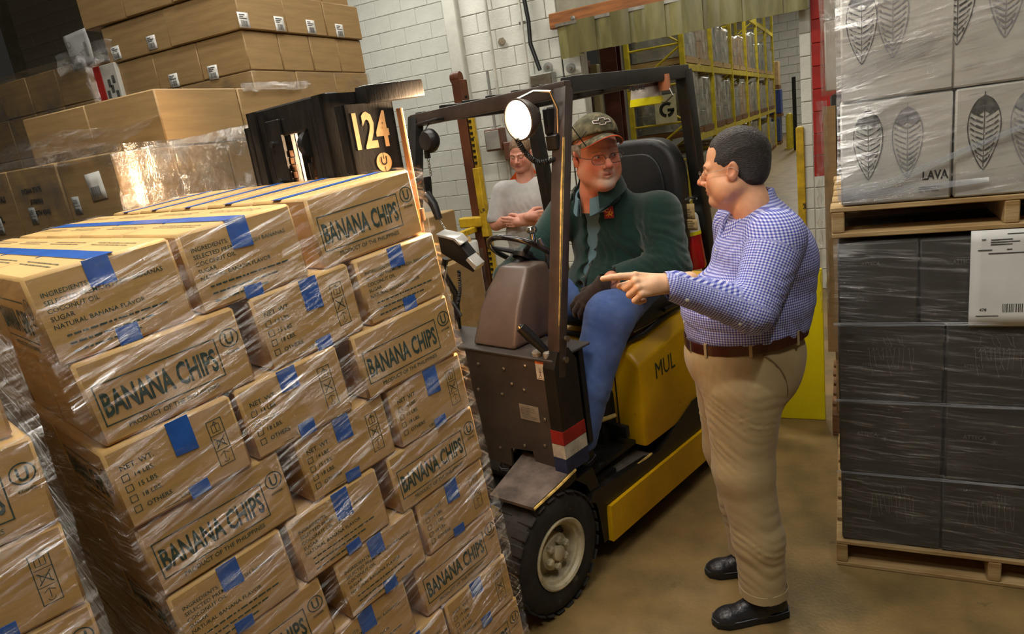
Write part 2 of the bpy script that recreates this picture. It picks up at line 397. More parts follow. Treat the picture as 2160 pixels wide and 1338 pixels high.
fit('conduit', 'thin painted conduit running down the white block wall', 'pipe',
    [('pipe', MB().tube([(-3.03, 7.13, 5.2), (-3.03, 7.13, 1.0)], .014, 10), mat('pipe_paint', (196, 194, 182), .5)),
     ('clamp', MB().box((-3.03, 7.14, 3.0), (.07, .02, .03)), STEEL), ('clamp', MB().box((-3.03, 7.14, 2.1), (.07, .02, .03)), STEEL)])
fit('wall_pipe', 'painted vertical pipe close to the pilaster', 'pipe',
    [('pipe', MB().tube([(-3.42, 7.13, 5.2), (-3.42, 7.13, 1.3)], .018, 10), mat('pipe_paint', (196, 194, 182), .5))])
o = MB().prism([(-.035, -.03), (.02, -.036), (.045, 0), (.02, .035), (-.025, .032), (-.045, .0)], 7.168, 7.176, 'XZ').xf(Matrix.Translation((-3.31, 0, 2.87))).build('wall_patch', mat('chipped_block', (132, 120, 100), .9, var=.3), smooth=0)
o['label'] = 'chipped bare patch in the painted block wall'; o['category'] = 'wall damage'
fit('switch_box', 'rust brown switch box with conduit behind the standing worker', 'electrical box',
    [('box', MB().box((-3.50, 7.08, 1.86), (.20, .16, .24), bev=.01), mat('box_brown', (104, 66, 50), .5)), ('box_door', MB().box((-3.50, 6.995, 1.86), (.17, .012, .20), bev=.004), mat('box_grey', (150, 146, 138), .5)),
     ('hub', MB().tube([(-3.50, 7.1, 1.98), (-3.50, 7.1, 2.6)], .016), GREYM)])
fit('breaker_box', 'smaller brown breaker box lower on the wall behind the worker', 'electrical box',
    [('box', MB().box((-3.28, 7.08, 1.72), (.22, .15, .20), bev=.01), mat('box_brown', (104, 66, 50), .5)), ('lever', MB().box((-3.16, 7.05, 1.72), (.02, .04, .10), bev=.004), BLKP)])
t = thing('safety_vest_hook', 'orange plastic safety flag hung on the wall behind the worker', 'flag')
MB().prism([(-.20, -.06), (-.02, .10), (.16, .12), (.20, .04), (.0, -.02), (-.10, -.16)], 7.10, 7.13, 'XZ').xf(Matrix.Translation((-3.28, 0, 1.40))).build('flag_sheet', ORNG, t)
MB().tube([(-3.2, 7.17, 1.55), (-3.2, 7.08, 1.55), (-3.2, 7.07, 1.58)], .006, 6).build('hook', STEEL, t)

# timber header and the bunched strip curtain
t = thing('door_header_board', 'reddish stained timber header board with a steel bolt above the strip curtain', 'board')
MB().box((-1.45, 7.10, 2.94), (2.5, .09, .15), bev=.008).build('board', WOODR, t)
MB().lathe([(.026, 0), (.026, -.006), (.012, -.008), (.012, -.016)], (-2.44, 7.055, 2.925), 'Y', 16).build('bolt', STEEL, t)
t = thing('strip_curtain', 'yellowed translucent plastic strip curtain bunched over the doorway', 'curtain')
CURT = mat('curtain_plastic', (158, 152, 100), .3, var=.2, scale=2.0, stretch=(3, 1, .6), c2=(104, 100, 58), coat=.4)
CURT.node_tree.nodes['Principled BSDF'].inputs['Alpha'].default_value = .90
CURT.node_tree.nodes['Principled BSDF'].inputs['Transmission Weight'].default_value = .12
CURT2 = mat('curtain_plastic_dark', (112, 106, 66), .3, var=.2, scale=2.0, stretch=(3, 1, .6), coat=.4)
CURT2.node_tree.nodes['Principled BSDF'].inputs['Alpha'].default_value = .88
x = -2.60; i = 0
while x < -.36:
    wd = .13+.03*((i*7) % 3); zb = 2.58+random.uniform(-.005, .005)+(.0 if i > 1 else -.02); bow = random.uniform(.002, .010)
    vs = []; fs = []; n = 8
    for s_ in (0, 1):
        for j, zz in enumerate((2.90, zb)):
            for k in range(n+1):
                u = k/n; vs.append((x+u*wd, 7.03-.012*(i % 3)-bow*sin(u*pi)*(.6+.7*j)-.004*s_, zz))
    for k in range(n): fs.append((k, k+1, n+2+k, n+1+k)); b = 2*(n+1); fs.append((b+k+1, b+k, b+n+1+k, b+n+2+k))
    for k in range(n): b = 2*(n+1); fs.append((n+1+k, n+2+k, b+n+2+k, b+n+1+k))
    MB().add(vs, fs).build('strip', CURT2 if i in (1, 2, 5, 12) else CURT, t, smooth=60)
    x += wd*.72; i += 1
MB().box((-1.48, 7.02, 2.885), (2.28, .03, .03)).build('mounting_rail', STEEL, t)

# things standing in the doorway
t = thing('dock_door_track', 'yellow edged steel door track standing in the doorway opening', 'door track', (-2.60, 7.75, 0))
MB().box((-.10, 0, 1.3), (.035, .12, 2.56), bev=.004).build('yellow_edge', YELR, t)
MB().box((-.02, .03, 1.3), (.12, .10, 2.52), bev=.004).build('channel', RUST, t)
MB().box((.10, .05, 1.27), (.07, .12, 2.48), bev=.004).build('post', mat('tan_post', (140, 128, 92), .5), t)
for z in (.4, 1.0, 1.6, 2.2): MB().box((-.02, -.03, z), (.14, .03, .05)).build('bracket', STEEL, t)
t = thing('steel_column', 'dark maroon steel column just beyond the doorway', 'column', (-2.55, 8.6, 0))
MB().box((0, -.09, 2.4), (.20, .016, 4.8)).box((0, .09, 2.4), (.20, .016, 4.8)).box((0, 0, 2.4), (.016, .18, 4.8)).build('web', MAROON, t)
MB().box((0, 0, .01), (.34, .34, .02)).build('base_plate', MAROON, t)
t = thing('grey_cladding_post', 'grey column beside the maroon steel column', 'post', (-2.76, 9.6, 0))
MB().box((0, 0, 2.4), (.13, .15, 4.8), bev=.03).build('column_shell', mat('post_grey', (100, 96, 84), .5), t)

# ------------------------------------------------------------------ pallet rack along the aisle
XA, XB = -3.28, -2.36                                # back and aisle faces
bays = [12.0, 14.8, 17.6, 20.4, 23.2, 26.0, 28.8]
LV = [1.42, 2.62, 4.1]
def rack_frame(Y, label):
    t = thing('rack_upright', label, 'rack upright', (0, Y, 0), group=None)
    for X in (XA, XB): MB().box((X, 0, 2.6), (.085, .08, 5.2), bev=.006).build('post', YELR, t, smooth=0); MB().box((X, 0, .006), (.14, .14, .012)).build('foot_plate', YELR, t, smooth=0)
    z = .45
    k = 0
    while z < 4.8:
        MB().tube([(XA, 0, z), (XB, 0, z)], .02, 6).build('brace', YELR, t)
        a, b = (XA, XB) if k % 2 else (XB, XA)
        MB().tube([(a, 0, z), (b, 0, z+.6)], .02, 6).build('brace', YELR, t)
        z += .62; k += 1
    return t
def rack_beam(Y0, Y1, Z, X, label, group):
    t = thing('rack_beam', label, 'rack beam', (0, 0, 0), group=group)
    MB().box((X, (Y0+Y1)/2, Z-.06), (.05, Y1-Y0-.09, .12), bev=.006).build('beam', YELR, t, smooth=0)
    for yy in (Y0+.06, Y1-.06): MB().box((X+.03, yy, Z-.06), (.012, .05, .19)).build('end_plate', YELR, t, smooth=0)
ordn = ['first', 'second', 'third', 'fourth', 'fifth', 'sixth', 'seventh', 'eighth', 'ninth']
for i, y in enumerate(bays):
    rack_frame(y, 'yellow rack upright frame with diagonal braces, %s along the aisle' % ordn[i])
lvn = ['lower', 'middle', 'upper']
for i in range(len(bays)-1):
    for k, z in enumerate(LV):
        rack_beam(bays[i], bays[i+1], z, XB, 'yellow rack beam on the aisle side, %s level of the %s bay' % (lvn[k], ordn[i]), 'rack beams on the aisle side')
        if i < 2: rack_beam(bays[i], bays[i+1], z, XA, 'yellow rack beam on the wall side, %s level of the %s bay' % (lvn[k], ordn[i]), 'rack beams on the wall side')
# bay sign with a stencilled G
t = thing('bay_sign', 'cream bay sign with a black stencilled letter G on the first rack upright', 'sign', (0, 11.93, 0))
MB().box((-2.68, 0, 1.93), (.36, .012, .46), bev=.002).build('board', mat('sign_cream', (206, 200, 164), .5), t, smooth=0)
f = Flat(); f.ring(-.0, 0, .10, .055, 22, radians(50), radians(262)).ring(0, 0, .10, .055, 12, radians(278), radians(352)).rect(.01, -.035, .125, .015)
f.build('letter', INKK, (-2.66, -.0072, 1.92), (1, 0, 0), (0, 0, 1), t)

def flatpallet(loc, W, D, label, group=None, m_=WOOD, rz=0, parts=True, H_=.13):
    """stringer pallet: front along X, stringers along Y"""
    t = thing('pallet', label, 'pallet', loc, rz, group)
    nb = 6; bw = D/nb*.74
    dk = MB().box((0, 0, 0), (W, bw, .018), bev=.003).mesh('deck_board', m_, 0)
    dkb = MB().box((0, 0, 0), (W, bw*1.1, .018), bev=.003).mesh('bottom_board', m_, 0)
    st = MB().box((0, 0, 0), (.042, D, H_-.036), bev=.004).mesh('stringer', m_, 0)
    for i in range(nb): put('deck_board', dk, t, (random.uniform(-.004, .004), -D/2+bw/2+i*(D-bw)/(nb-1), H_-.009))
    for i in range(3): put('bottom_board', dkb, t, (0, -D/2+bw*.55+i*(D-bw*1.1)/2, .009))
    for i in range(3): put('stringer', st, t, (-W/2+.021+i*(W-.042)/2, 0, H_/2))
    return t
PALS = {}
rr = random.Random(5)
wr_m = film_mat('rack_film', streak=(1, 1, 5), amount=.9, thr=.42, base=.25, rough=.2, bump=1.2, scale=6)
def uvbox(W, D, H, seg=8, off=0, top=True, name='film', mt=FILM, jit=.004, seed=1):
    """shell of film around a load, gridded, with uv in metres; origin at the centre of the base"""
    rg = random.Random(seed); vs = []; fs = []; uv = []
    cs = [(-W/2, -D/2), (W/2, -D/2), (W/2, D/2), (-W/2, D/2)]
    nz = max(2, int(H/.07)); run = 0
    per = []
    for i in range(4):
        a, b = cs[i], cs[(i+1) % 4]; L_ = math.hypot(b[0]-a[0], b[1]-a[1]); n = max(2, int(L_/.12))
        for k in range(n): per.append((a[0]+(b[0]-a[0])*k/n, a[1]+(b[1]-a[1])*k/n, run+L_*k/n))
        run += L_
    np_ = len(per)
    for j in range(nz+1):
        for (x, y, u) in per:
            r_ = 1+rg.uniform(-jit, jit)/max(W, D)*2; vs.append((x*r_, y*r_, H*j/nz))
    for j in range(nz):
        for k in range(np_):
            k2 = (k+1) % np_; fs.append((j*np_+k, j*np_+k2, (j+1)*np_+k2, (j+1)*np_+k))
            u0 = per[k][2]; u1 = per[k2][2] if k2 else run; uv += [(u0, H*j/nz), (u1, H*j/nz), (u1, H*(j+1)/nz), (u0, H*(j+1)/nz)]
    if top:
        fs.append(tuple(nz*np_+k for k in range(np_))); uv += [(per[k][0]*.3, per[k][1]*.3) for k in range(np_)]
    me = bpy.data.meshes.new(name); me.from_pydata(vs, [], fs); me.materials.append(mt)
    ul = me.uv_layers.new(name='UVMap'); ul.data.foreach_set('uv', [c for p in uv for c in p])
    me.polygons.foreach_set('use_smooth', [True]*len(fs)); return me
cb_c = {}
def carton_mesh(W, D, H, mt, seam=True, key=None):
    k = (round(W, 3), round(D, 3), round(H, 3), mt.name)
    if k not in cb_c:
        mb_ = MB().box((0, 0, 0), (W-.004, D-.004, H-.003), bev=.006)
        cb_c[k] = mb_.mesh('carton', mt, 40)
    return cb_c[k]
# goods standing on the rack levels
goods = [mat('goods_tan', (176, 132, 84), .6), mat('goods_grey', (150, 150, 146), .45, spots=((210, 210, 210), 6, .6)), mat('goods_brown', (130, 92, 56), .6), mat('goods_dark', (90, 92, 92), .4, spots=((200, 204, 206), 7, .62))]
nm = ['tan', 'grey', 'brown', 'dark']
for i in range(len(bays)-1):
    for k, z in enumerate([0]+LV[:2]):
        for s_ in range(2):
            y = bays[i]+.75+s_*1.3
            hh = rr.uniform(.62, .98) if k else rr.uniform(.8, 1.15); g = rr.choice([0, 0, 1, 2, 3, 3])
            if i == 0 and s_ == 0 and k: g = 3 if k == 1 else 1
            lb = '%s shrink wrapped load on the %s, %s position of the %s rack bay' % (nm[g], ['floor', 'lower beams', 'middle beams'][k], ['first', 'second'][s_], ordn[i])
            t = thing('wrapped_load', lb, 'pallet load', (-2.82, y, z), group='wrapped loads on the rack')
            mb_ = MB(); mb_.box((0, 0, .06), (.98, 1.05, .1)); mb_.build('pallet_base', WOODD if k != 2 else WOOD, t, smooth=0)
            # cartons of the load, stacked in a few tiers
            nt_ = 3
            for q in range(nt_):
                for e in range(2):
                    MB().box((.0, -.25+.5*e, .12+hh/nt_*(q+.5)), (.90-.03*q, .49, hh/nt_-.012), bev=.01).build('carton', goods[g], t, smooth=0)
            put('film', uvbox(.94, 1.04, hh+.02, mt=wr_m, seed=i*7+k), t, (0, 0, .12))
# loads at the end of the aisle and a yellow bollard
for i, (x, y, z, s_, c, lb) in enumerate(((-2.0, 30.2, 0, 1.0, (54, 72, 130), 'blue wrapped load low at the far end of the aisle'), (-1.95, 30.3, 1.06, 1.0, (40, 62, 140), 'blue load stacked at the far end of the aisle'), (-2.0, 30.3, 2.12, .9, (190, 160, 116), 'pale carton load with a red mark on top of the blue loads'))):
    t = thing('end_load', lb, 'pallet load', (x-.52, y, z))
    t.scale = (.55, 1, 1)
    MB().box((0, 0, .06), (1.0, 1.0, .12)).build('pallet_base', WOODD, t, smooth=0)
    for e in range(2): MB().box((-.24+.48*e, 0, .12+.46), (.47, .96, .90), bev=.02).build('carton', mat('end%d' % i, c, .5), t, smooth=0)
    if i == 2:
        MB().lathe([(.13, 0), (.13, -.01)], (0, -.5, .6), 'Y', 20).build('red_mark', RED, t)
t = thing('bollard', 'yellow safety bollard at the far end of the aisle', 'bollard', (-1.73, 27.0, 0))
MB().lathe([(.13, 0), (.13, 1.1), (.09, 1.2), (.01, 1.24)], n=16).build('post', YELR, t)
MB().lathe([(.20, 0), (.20, .03)], n=16).build('base', YELR, t)
t = thing('far_upright', 'dark protective post beside the yellow bollard', 'post', (-1.50, 26, 0))
MB().box((0, 0, 1.2), (.12, .12, 2.4), bev=.01).build('upright', DARK, t)

# yellow steel guard plate by the dock
t = thing('yellow_guard_plate', 'bright yellow steel guard plate standing on the floor behind the man in khakis', 'guard plate', (-.33, 4.12, 0))
MB().box((0, 0, .465), (.42, .02, .93), bev=.004).build('plate', YELB, t, smooth=0)
MB().box((-.1, .09, .012), (.12, .18, .024)).build('foot', YELB, t, smooth=0)
MB().box((.1, .09, .012), (.12, .18, .024)).build('foot', YELB, t, smooth=0)
MB().prism([(.01, .02), (.17, .02), (.01, .3)], -.11, -.09, 'YZ').build('gusset', YELB, t, smooth=0)
MB().prism([(.01, .02), (.17, .02), (.01, .3)], .09, .11, 'YZ').build('gusset', YELB, t, smooth=0)

# stretch wrapping machine
t = thing('stretch_wrap_machine', 'rusty brown stretch wrapping mast with yellow carriage against the block wall', 'wrapping machine', (-2.95, 5.42, 0))
MB().box((0, 0, 1.20), (.09, .12, 2.4), bev=.005).build('mast', RUST, t, smooth=0)
MB().box((.075, -.02, 1.12), (.04, .06, 2.2), bev=.003).build('yellow_rail', YELD, t, smooth=0)
mbc = MB()
for k in range(44): mbc.box((.075, -.055, .1+k*.05), (.022, .014, .022))
mbc.build('chain', BLK, t, smooth=0)['kind'] = 'stuff'
MB().lathe([(.05, -.04), (.055, 0), (.05, .04)], (-.02, 0, 2.42), 'X', 16).build('pulley', RUST, t)
MB().box((0, 0, .03), (.6, .7, .06), bev=.01).build('base', RUST, t, smooth=0)
MB().box((-.02, -.12, 1.20), (.22, .09, .09), bev=.01).box((.10, -.10, 1.36), (.06, .07, .60), bev=.006).build('carriage', YELD, t, smooth=0)
MB().box((.0, -.30, 1.135), (.05, .35, .05), bev=.006).build('roll_arm', YELD, t, smooth=0)
MB().box((.02, -.3, .52), (.14, .2, .05), bev=.006).box((.06, -.1, .5), (.05, .3, .08), bev=.006).build('lower_arm', YELD, t, smooth=0)
t2 = thing('film_roll', 'white roll of stretch film on the wrapping machine', 'film roll', (-2.93, 5.10, .55))
MB().lathe([(.03, -.015), (.03, 0), (.082, 0), (.086, .01), (.086, .50), (.082, .51), (.03, .51), (.03, .53)], n=28).build('film', FILMR, t2)
MB().lathe([(.032, .50), (.032, .55)], n=16).build('core', CARD, t2)
# ------------------------------------------------------------------ forklift frame of reference: +x its left side, +y its rear
FT = radians(17.7)
FO = Vector((-1.083, 2.006, 0)); FX = Vector((cos(FT), -sin(FT), 0)); FY = Vector((sin(FT), cos(FT), 0))
def fl(x, y, z=0): return FO+FX*x+FY*y+Vector((0, 0, z))
def to_fl(p):
    d = Vector(p)-FO; return Vector((d.dot(FX), d.dot(FY), p[2]))
FRZ = -FT

# ------------------------------------------------------------------ the load of banana chip cartons
BH, BL, BS = .188, .35, .29
BD = BS*5/4                                            # the cartons' long side seen across the load
mL = MB().box((0, 0, 0), (BS-.004, BL-.006, BH-.002), bev=.007).mesh('carton', CARD, 40)
mS = MB().box((0, 0, 0), (BD-.004, BS-.008, BH-.002), bev=.007).mesh('carton', CARD, 40)
def banana_face(W):
    f = Flat(); s = W/.35
    f.frame(-.155*s, -.052, .107*s, .040, .0028)
    f.text('BANANA CHIPS', -.147*s, -.032, .052, width=.246*s, bold=.028)
    f.ring(.140*s, .028, .021, .003).text('U', .140*s, .014, .028, width=.020, bold=.02, center=True)
    f.text('KOSHER', .140*s, -.008, .006, center=True)
    f.text('PRODUCT OF THE PHILIPPINES', -.115*s, -.071, .011, width=.20*s, bold=.01)
    return f
def netwt_face():
    f = Flat(); f.text('NET. WT.', -.118, .040, .012, bold=.01)
    for i, t_ in enumerate(('14 LBS.', '15 LBS.', '18 LBS.', 'OTHERS')):
        z = .014-.025*i; f.frame(-.122, z, -.107, z+.016, .0016); f.text(t_, -.096, z+.003, .0105, bold=.01)
    f.text('LBS.', -.030, -.080, .010, bold=.01); f.rect(-.068, -.082, -.034, -.0805)
    f.frame(.070, -.058, .106, .056, .0018)
    for z in (-.020, .018): f.rect(.070, z, .106, z+.0016)
    f.line([(.079, .026), (.097, .026), (.097, .044), (.079, .044), (.079, .026)], .0014).line([(.088, .026), (.088, .050)], .0014).line([(.083, .044), (.088, .051), (.093, .044)], .0014)
    f.line([(.076, -.014), (.100, .012)], .0022).line([(.100, -.014), (.076, .012)], .0022).line([(.080, -.012), (.080, .004), (.096, .004), (.096, -.012)], .0013)
    f.line([(.078, -.032), (.088, -.025), (.098, -.032)], .0014).line([(.088, -.026), (.088, -.046)], .0014).ring(.088, -.046, .006, .0013, 10, pi, 2*pi)
    return f
def ingr_face():
    f = Flat()
    for i, t_ in enumerate(('INGREDIENTS:', 'SELECTED PREMIUM FRESH BANANAS', 'COCONUT OIL', 'SUGAR', 'NATURAL BANANA FLAVOR')):
        f.text(t_, -.120, .046-.0165*i, .0098, bold=.008)
    rg = random.Random(3)
    for k in range(3):
        x = -.105
        while x < .02+.03*(2-k):
            wd = rg.uniform(.006, .02); f.rect(x, -.040-.017*k, x+wd, -.036-.017*k); x += wd+.003
    return f
def fl_mesh(f, name, W, mt=INK, eu=(0, 1, 0), ev=(0, 0, 1), off=.0008, o=None):
    return f.mesh(name, mt, o or (W/2-.002, 0, 0), eu, ev, off)
pL = fl_mesh(banana_face(BL), 'printing', BS)
pN = fl_mesh(netwt_face(), 'printing', BD)
pI = fl_mesh(ingr_face(), 'printing', BD)
pEnd = banana_face(BD).mesh('printing', INK, (0, -BS/2+.004, 0), (1, 0, 0), (0, 0, 1), .0008)   # long side seen at the end of the load
def top_print(W, D, along):
    f = Flat(); rg = random.Random(9)
    for r_ in (-.3, .28):
        for q in (0, 1):
            x = -.36
            while x < .34:
                wd = rg.uniform(.02, .07); f.rect(x*along, r_*min(W, D)*.9+q*.016, min(x+wd, .36)*along, r_*min(W, D)*.9+q*.016+.0045); x += wd+.012
    return f
ptS = top_print(BD, BS, BD).mesh('top_printing', INK, (0, 0, BH/2), (1, 0, 0), (0, 1, 0), .0006)
ptL = top_print(BS, BL, BL).mesh('top_printing', INK, (0, 0, BH/2), (0, 1, 0), (-1, 0, 0), .0006)
def tape_mesh(W, D, axis, top, drop, rise, wd, sh, seed):
    """tape along the top seam that folds over the visible end, and the tail of the bottom tape"""
    mb_ = MB(); t = .0012; rg = random.Random(seed); j = rg.uniform(-.004, .004)
    if axis == 'x':
        if top: mb_.box((0, j, BH/2+.0004), (W-.004, wd, t))
        z1 = BH/2
        mb_.add([(W/2-.0015, j+sh-wd/2, z1), (W/2-.0015, j+sh+wd/2, z1+.0006), (W/2-.0015, j+sh+wd/2+rg.uniform(-.004, .004), z1-drop+rg.uniform(-.006, .006)), (W/2-.0015, j+sh-wd/2+rg.uniform(-.003, .003), z1-drop),
                 (W/2+.0004, j+sh-wd/2, z1), (W/2+.0004, j+sh+wd/2, z1+.0006), (W/2+.0004, j+sh+wd/2, z1-drop+rg.uniform(-.006, .006)), (W/2+.0004, j+sh-wd/2, z1-drop)],
                [(0, 1, 2, 3), (4, 7, 6, 5), (0, 4, 5, 1), (1, 5, 6, 2), (2, 6, 7, 3), (3, 7, 4, 0)])
    else:
        if top: mb_.box((j, 0, BH/2+.0004), (wd, D-.006, t))
    return mb_.mesh('tape', TAPE, 0)
TS = [[tape_mesh(BD, BS, 'x', tp, .055+.012*(k % 3), .030+.008*(k % 2), .05, .012*(k-1), 20+k) for k in range(3)] for tp in (0, 1)]
TLow = [MB().box((BD/2-.0003, .012*(k-1), -BH/2+(.030+.008*(k % 2))/2), (.0012, .045, .030+.008*(k % 2)), rotm(rx=.05*(k-1))).mesh('tape', TAPE, 0) for k in range(3)]
TLm = tape_mesh(BS, BL, 'y', 1, 0, 0, .042, 0, 3)
TILT = radians(4.6)
SP = fl(.10, -.272, 1.112)
SR = Matrix.Rotation(FRZ, 3, 'Z') @ Matrix.Rotation(TILT, 3, 'X')
def sw(u, v, z): return SP + SR @ Vector((u, v, z-1.1))
LN = ['top', 'second', 'third', 'fourth', 'fifth', 'sixth', 'seventh', 'eighth', 'bottom']
rg = random.Random(11)
def banana_carton(kind, face, u, v, z, k, label, group=None, top=False, end=False, tf=sw, rot=None, tapes=True):
    me = mL if kind == 'L' else mS
    o = put('carton', me, None, tf(u, v, z), rot or (TILT+rg.uniform(-.004, .004), rg.uniform(-.004, .004), FRZ+rg.uniform(-.008, .008)), label, 'carton', group)
    if face: put('printing', {'B': pL, 'N': pN, 'I': pI}[face], o)
    if kind == 'S' and tapes and face: put('tape', TS[1 if top else 0][k % 3], o); put('tape', TLow[(k*2+1) % 3], o)
    elif kind == 'S' and top: put('tape', TS[1][k % 3], o)
    if kind == 'L' and top: put('tape', TLm, o)
    if end: put('printing', pEnd, o)
    if top: put('top_printing', ptS if kind == 'S' else ptL, o)
    return o
ROWS = ['IIB', 'BNI', 'NNB', 'BNN', 'IIB', 'BIN', 'IIB', 'BIN', 'NIB']
FD = {'B': 'name panel', 'N': 'weight checkboxes', 'I': 'ingredients panel'}
CD = ['far end corner', 'middle', 'mast corner']
zt = 1.837
for li, row in enumerate(ROWS):
    z = zt-BH*(li+.5); v = -.975
    oy = {0: -.006, 1: .012}.get(li, rg.uniform(-.006, .006)); ox = {0: -.012, 1: .004, 2: .012}.get(li, rg.uniform(-.004, .006))
    widths = [BL if c == 'B' else BS for c in row]
    gap = (.975-sum(widths))/2
    for ci, c in enumerate(row):
        wv = widths[ci]; vc = v+wv/2+oy+(rg.uniform(-.002, .003)); deep = BS if c == 'B' else BD; n = 5 if c == 'B' else 4
        for q in range(n):
            if li > 1 and q > 0 and ci == 1: continue
            if li > 3 and q > 1 and ci: continue
            gp = 'banana chip cartons on the forklift'
            if q == 0: lb = 'banana chip carton on the forks, %s layer, %s, %s showing' % (LN[li], CD[ci], FD[c])
            else: lb = 'banana chip carton on the forks, %s layer, %s, %s in' % (LN[li], ['far end row', 'middle row', 'mast row'][ci], ['', 'second', 'third', 'fourth', 'fifth'][q])
            if li > 0 and (q > 0): gp = 'inner banana chip cartons'
            banana_carton('L' if c == 'B' else 'S', c if q == 0 else None, -deep*(q+.5)+ox+(rg.uniform(-.004, .003) if q == 0 else 0), vc, z, li+ci, lb, gp, top=(li == 0), end=(ci == 0 and c != 'B' and q == 0))
        v += wv+(gap*2*(.85 if (li+ci) % 2 else .15))
zb = zt-BH*9
slip = put('slip_sheet', MB().box((0, 0, 0), (1.46, .95, .02), bev=.003).mesh('slip_sheet', CARDB, 0), None, sw(-.725, -.47, zb-.012), (TILT, 0, FRZ), 'brown slip sheet under the carton load on the forks', 'slip sheet')
def ubox_at(name, label, W, D, H, mt, loc, rot, seed=1, top=False, cat='stretch film'):
    return put(name, uvbox(W, D, H, mt=mt, seed=seed, top=top, jit=.003), None, loc, rot, label, cat)

# the uv is sheared so the drawn ridges run diagonally, as film wound on a turning load does
def shear_uv(me, k):
    ul = me.uv_layers[0].data; a = np.zeros(len(ul)*2, 'f'); ul.foreach_get('uv', a); a = a.reshape(-1, 2); out = a.copy()
    out[:, 1] = a[:, 1]*14+a[:, 0]*k; out[:, 0] = a[:, 0]*1.0; ul.foreach_set('uv', out.ravel())
film_load = film_mat('stretch_film_front', streak=(1.3, 1, 1), amount=.90, thr=.525, base=.015, bump=1.9, scale=6.5, rough=.07)
me = uvbox(1.478, 1.002, BH*9+.004, mt=film_load, seed=4, top=False, jit=.003); shear_uv(me, -3.0)
put('stretch_film', me, None, sw(-.725, -.487, zb+.0), (TILT, 0, FRZ), 'glossy clear stretch film wound round the banana chip carton load', 'stretch film')

# neighbouring load of the same cartons, ahead of the first
def sw2(u, v, z): return fl(.10+u, -1.365+v, z)
for li in range(9):
    z = 1.852-BH*(li+.5)-.0; c = 'BIBIBIBIB'[li] if li else 'I'
    c = ['I', 'I', 'B', 'N', 'B', 'I', 'B', 'I', 'B'][li]
    ox = -.03 if li == 1 else 0; kd = 'L' if c == 'B' else 'S'; wv = BL if c == 'B' else BS; dp = BS if c == 'B' else BD
    if li == 0: continue
    for q in range(3):
        banana_carton(kd, c if q == 0 else None, -dp*(q+.5)+ox, -wv/2+(-.02 if li == 1 else .0), z, li, 'neighbouring load banana chip carton, %s layer, %s' % (LN[li-1], ['printed side', 'second in', 'third in'][q]), 'cartons of the neighbouring load', top=(li == 1), tf=sw2, rot=(0, 0, FRZ+rg.uniform(-.006, .006)))
    banana_carton('S' if c == 'B' else 'L', 'N' if c == 'B' else 'B', -(BD if c == 'B' else BS)/2+ox, -wv-(BS if c == 'B' else BL)/2-.004, z, li, 'neighbouring load banana chip carton, %s layer, far end' % LN[li-1], 'cartons of the neighbouring load', tf=sw2, rot=(0, 0, FRZ), top=(li == 1))
me = uvbox(1.12, .68, BH*8+.004, mt=film_load, seed=9, top=False, jit=.004); shear_uv(me, -3.2)
put('stretch_film', me, None, sw2(-.545, -.325, .16), (0, 0, FRZ), 'clear stretch film round the neighbouring banana chip load', 'stretch film')
p_ = flatpallet(tuple(sw2(-.54, -.33, 0)), 1.08, .66, 'wooden pallet under the neighbouring banana chip load', rz=FRZ, H_=.155)

# ------------------------------------------------------------------ generic wrapped loads standing square to the building
def load(X0, X1, Y0, Y1, zs, nx, ny, mt, desc, group, faces=('f', 'r'), jit=.004, offs=None, seed=1):
    """carton tiers; zs = tier boundaries from the bottom; only cartons that show are built"""
    r0 = random.Random(seed); out = []
    for k in range(len(zs)-1):
        ex, ey0 = (offs or {}).get(k, (0, 0)); x0, x1, y0, y1 = X0, X1+ex, Y0+ey0, Y1
        n1, n2 = (nx[k % len(nx)] if isinstance(nx, (list, tuple)) else nx), (ny[k % len(ny)] if isinstance(ny, (list, tuple)) else ny)
        bw, bd, bh = (x1-x0)/n1, (y1-y0)/n2, zs[k+1]-zs[k]; tp = (k == len(zs)-2) or ((offs or {}).get(k+1, (0, 0)) != (ex, ey0))
        for i in range(n1):
            for j in range(n2):
                if not (tp or j == 0 or i == n1-1): continue
                tier = ['bottom', 'second', 'third', 'fourth', 'fifth', 'sixth', 'seventh', 'eighth', 'ninth', 'tenth', 'eleventh', 'twelfth', 'thirteenth'][k]
                lb = '%s, %s tier, %s column, %s row' % (desc, tier, ['first', 'second', 'third', 'fourth', 'fifth', 'sixth'][n1-1-i], ['front', 'second', 'third', 'fourth', 'fifth'][j])
                c = (x0+bw*(i+.5)+r0.uniform(-jit, jit), y0+bd*(j+.5)+r0.uniform(-jit, jit)*.6, zs[k]+bh/2)
                o = put('carton', carton_mesh(bw, bd, bh, mt), None, c, (0, 0, r0.uniform(-.006, .006)), lb, 'carton', group)
                out.append((o, c, (bw, bd, bh)))
    return out
def hit(cs, p, tol=.03):
    best = None
    for o, c, d in cs:
        e = max(abs(p[i]-c[i])-d[i]/2 for i in range(3))
        if best is None or e < best[0]: best = (e, o, c)
    return best[1], best[2]
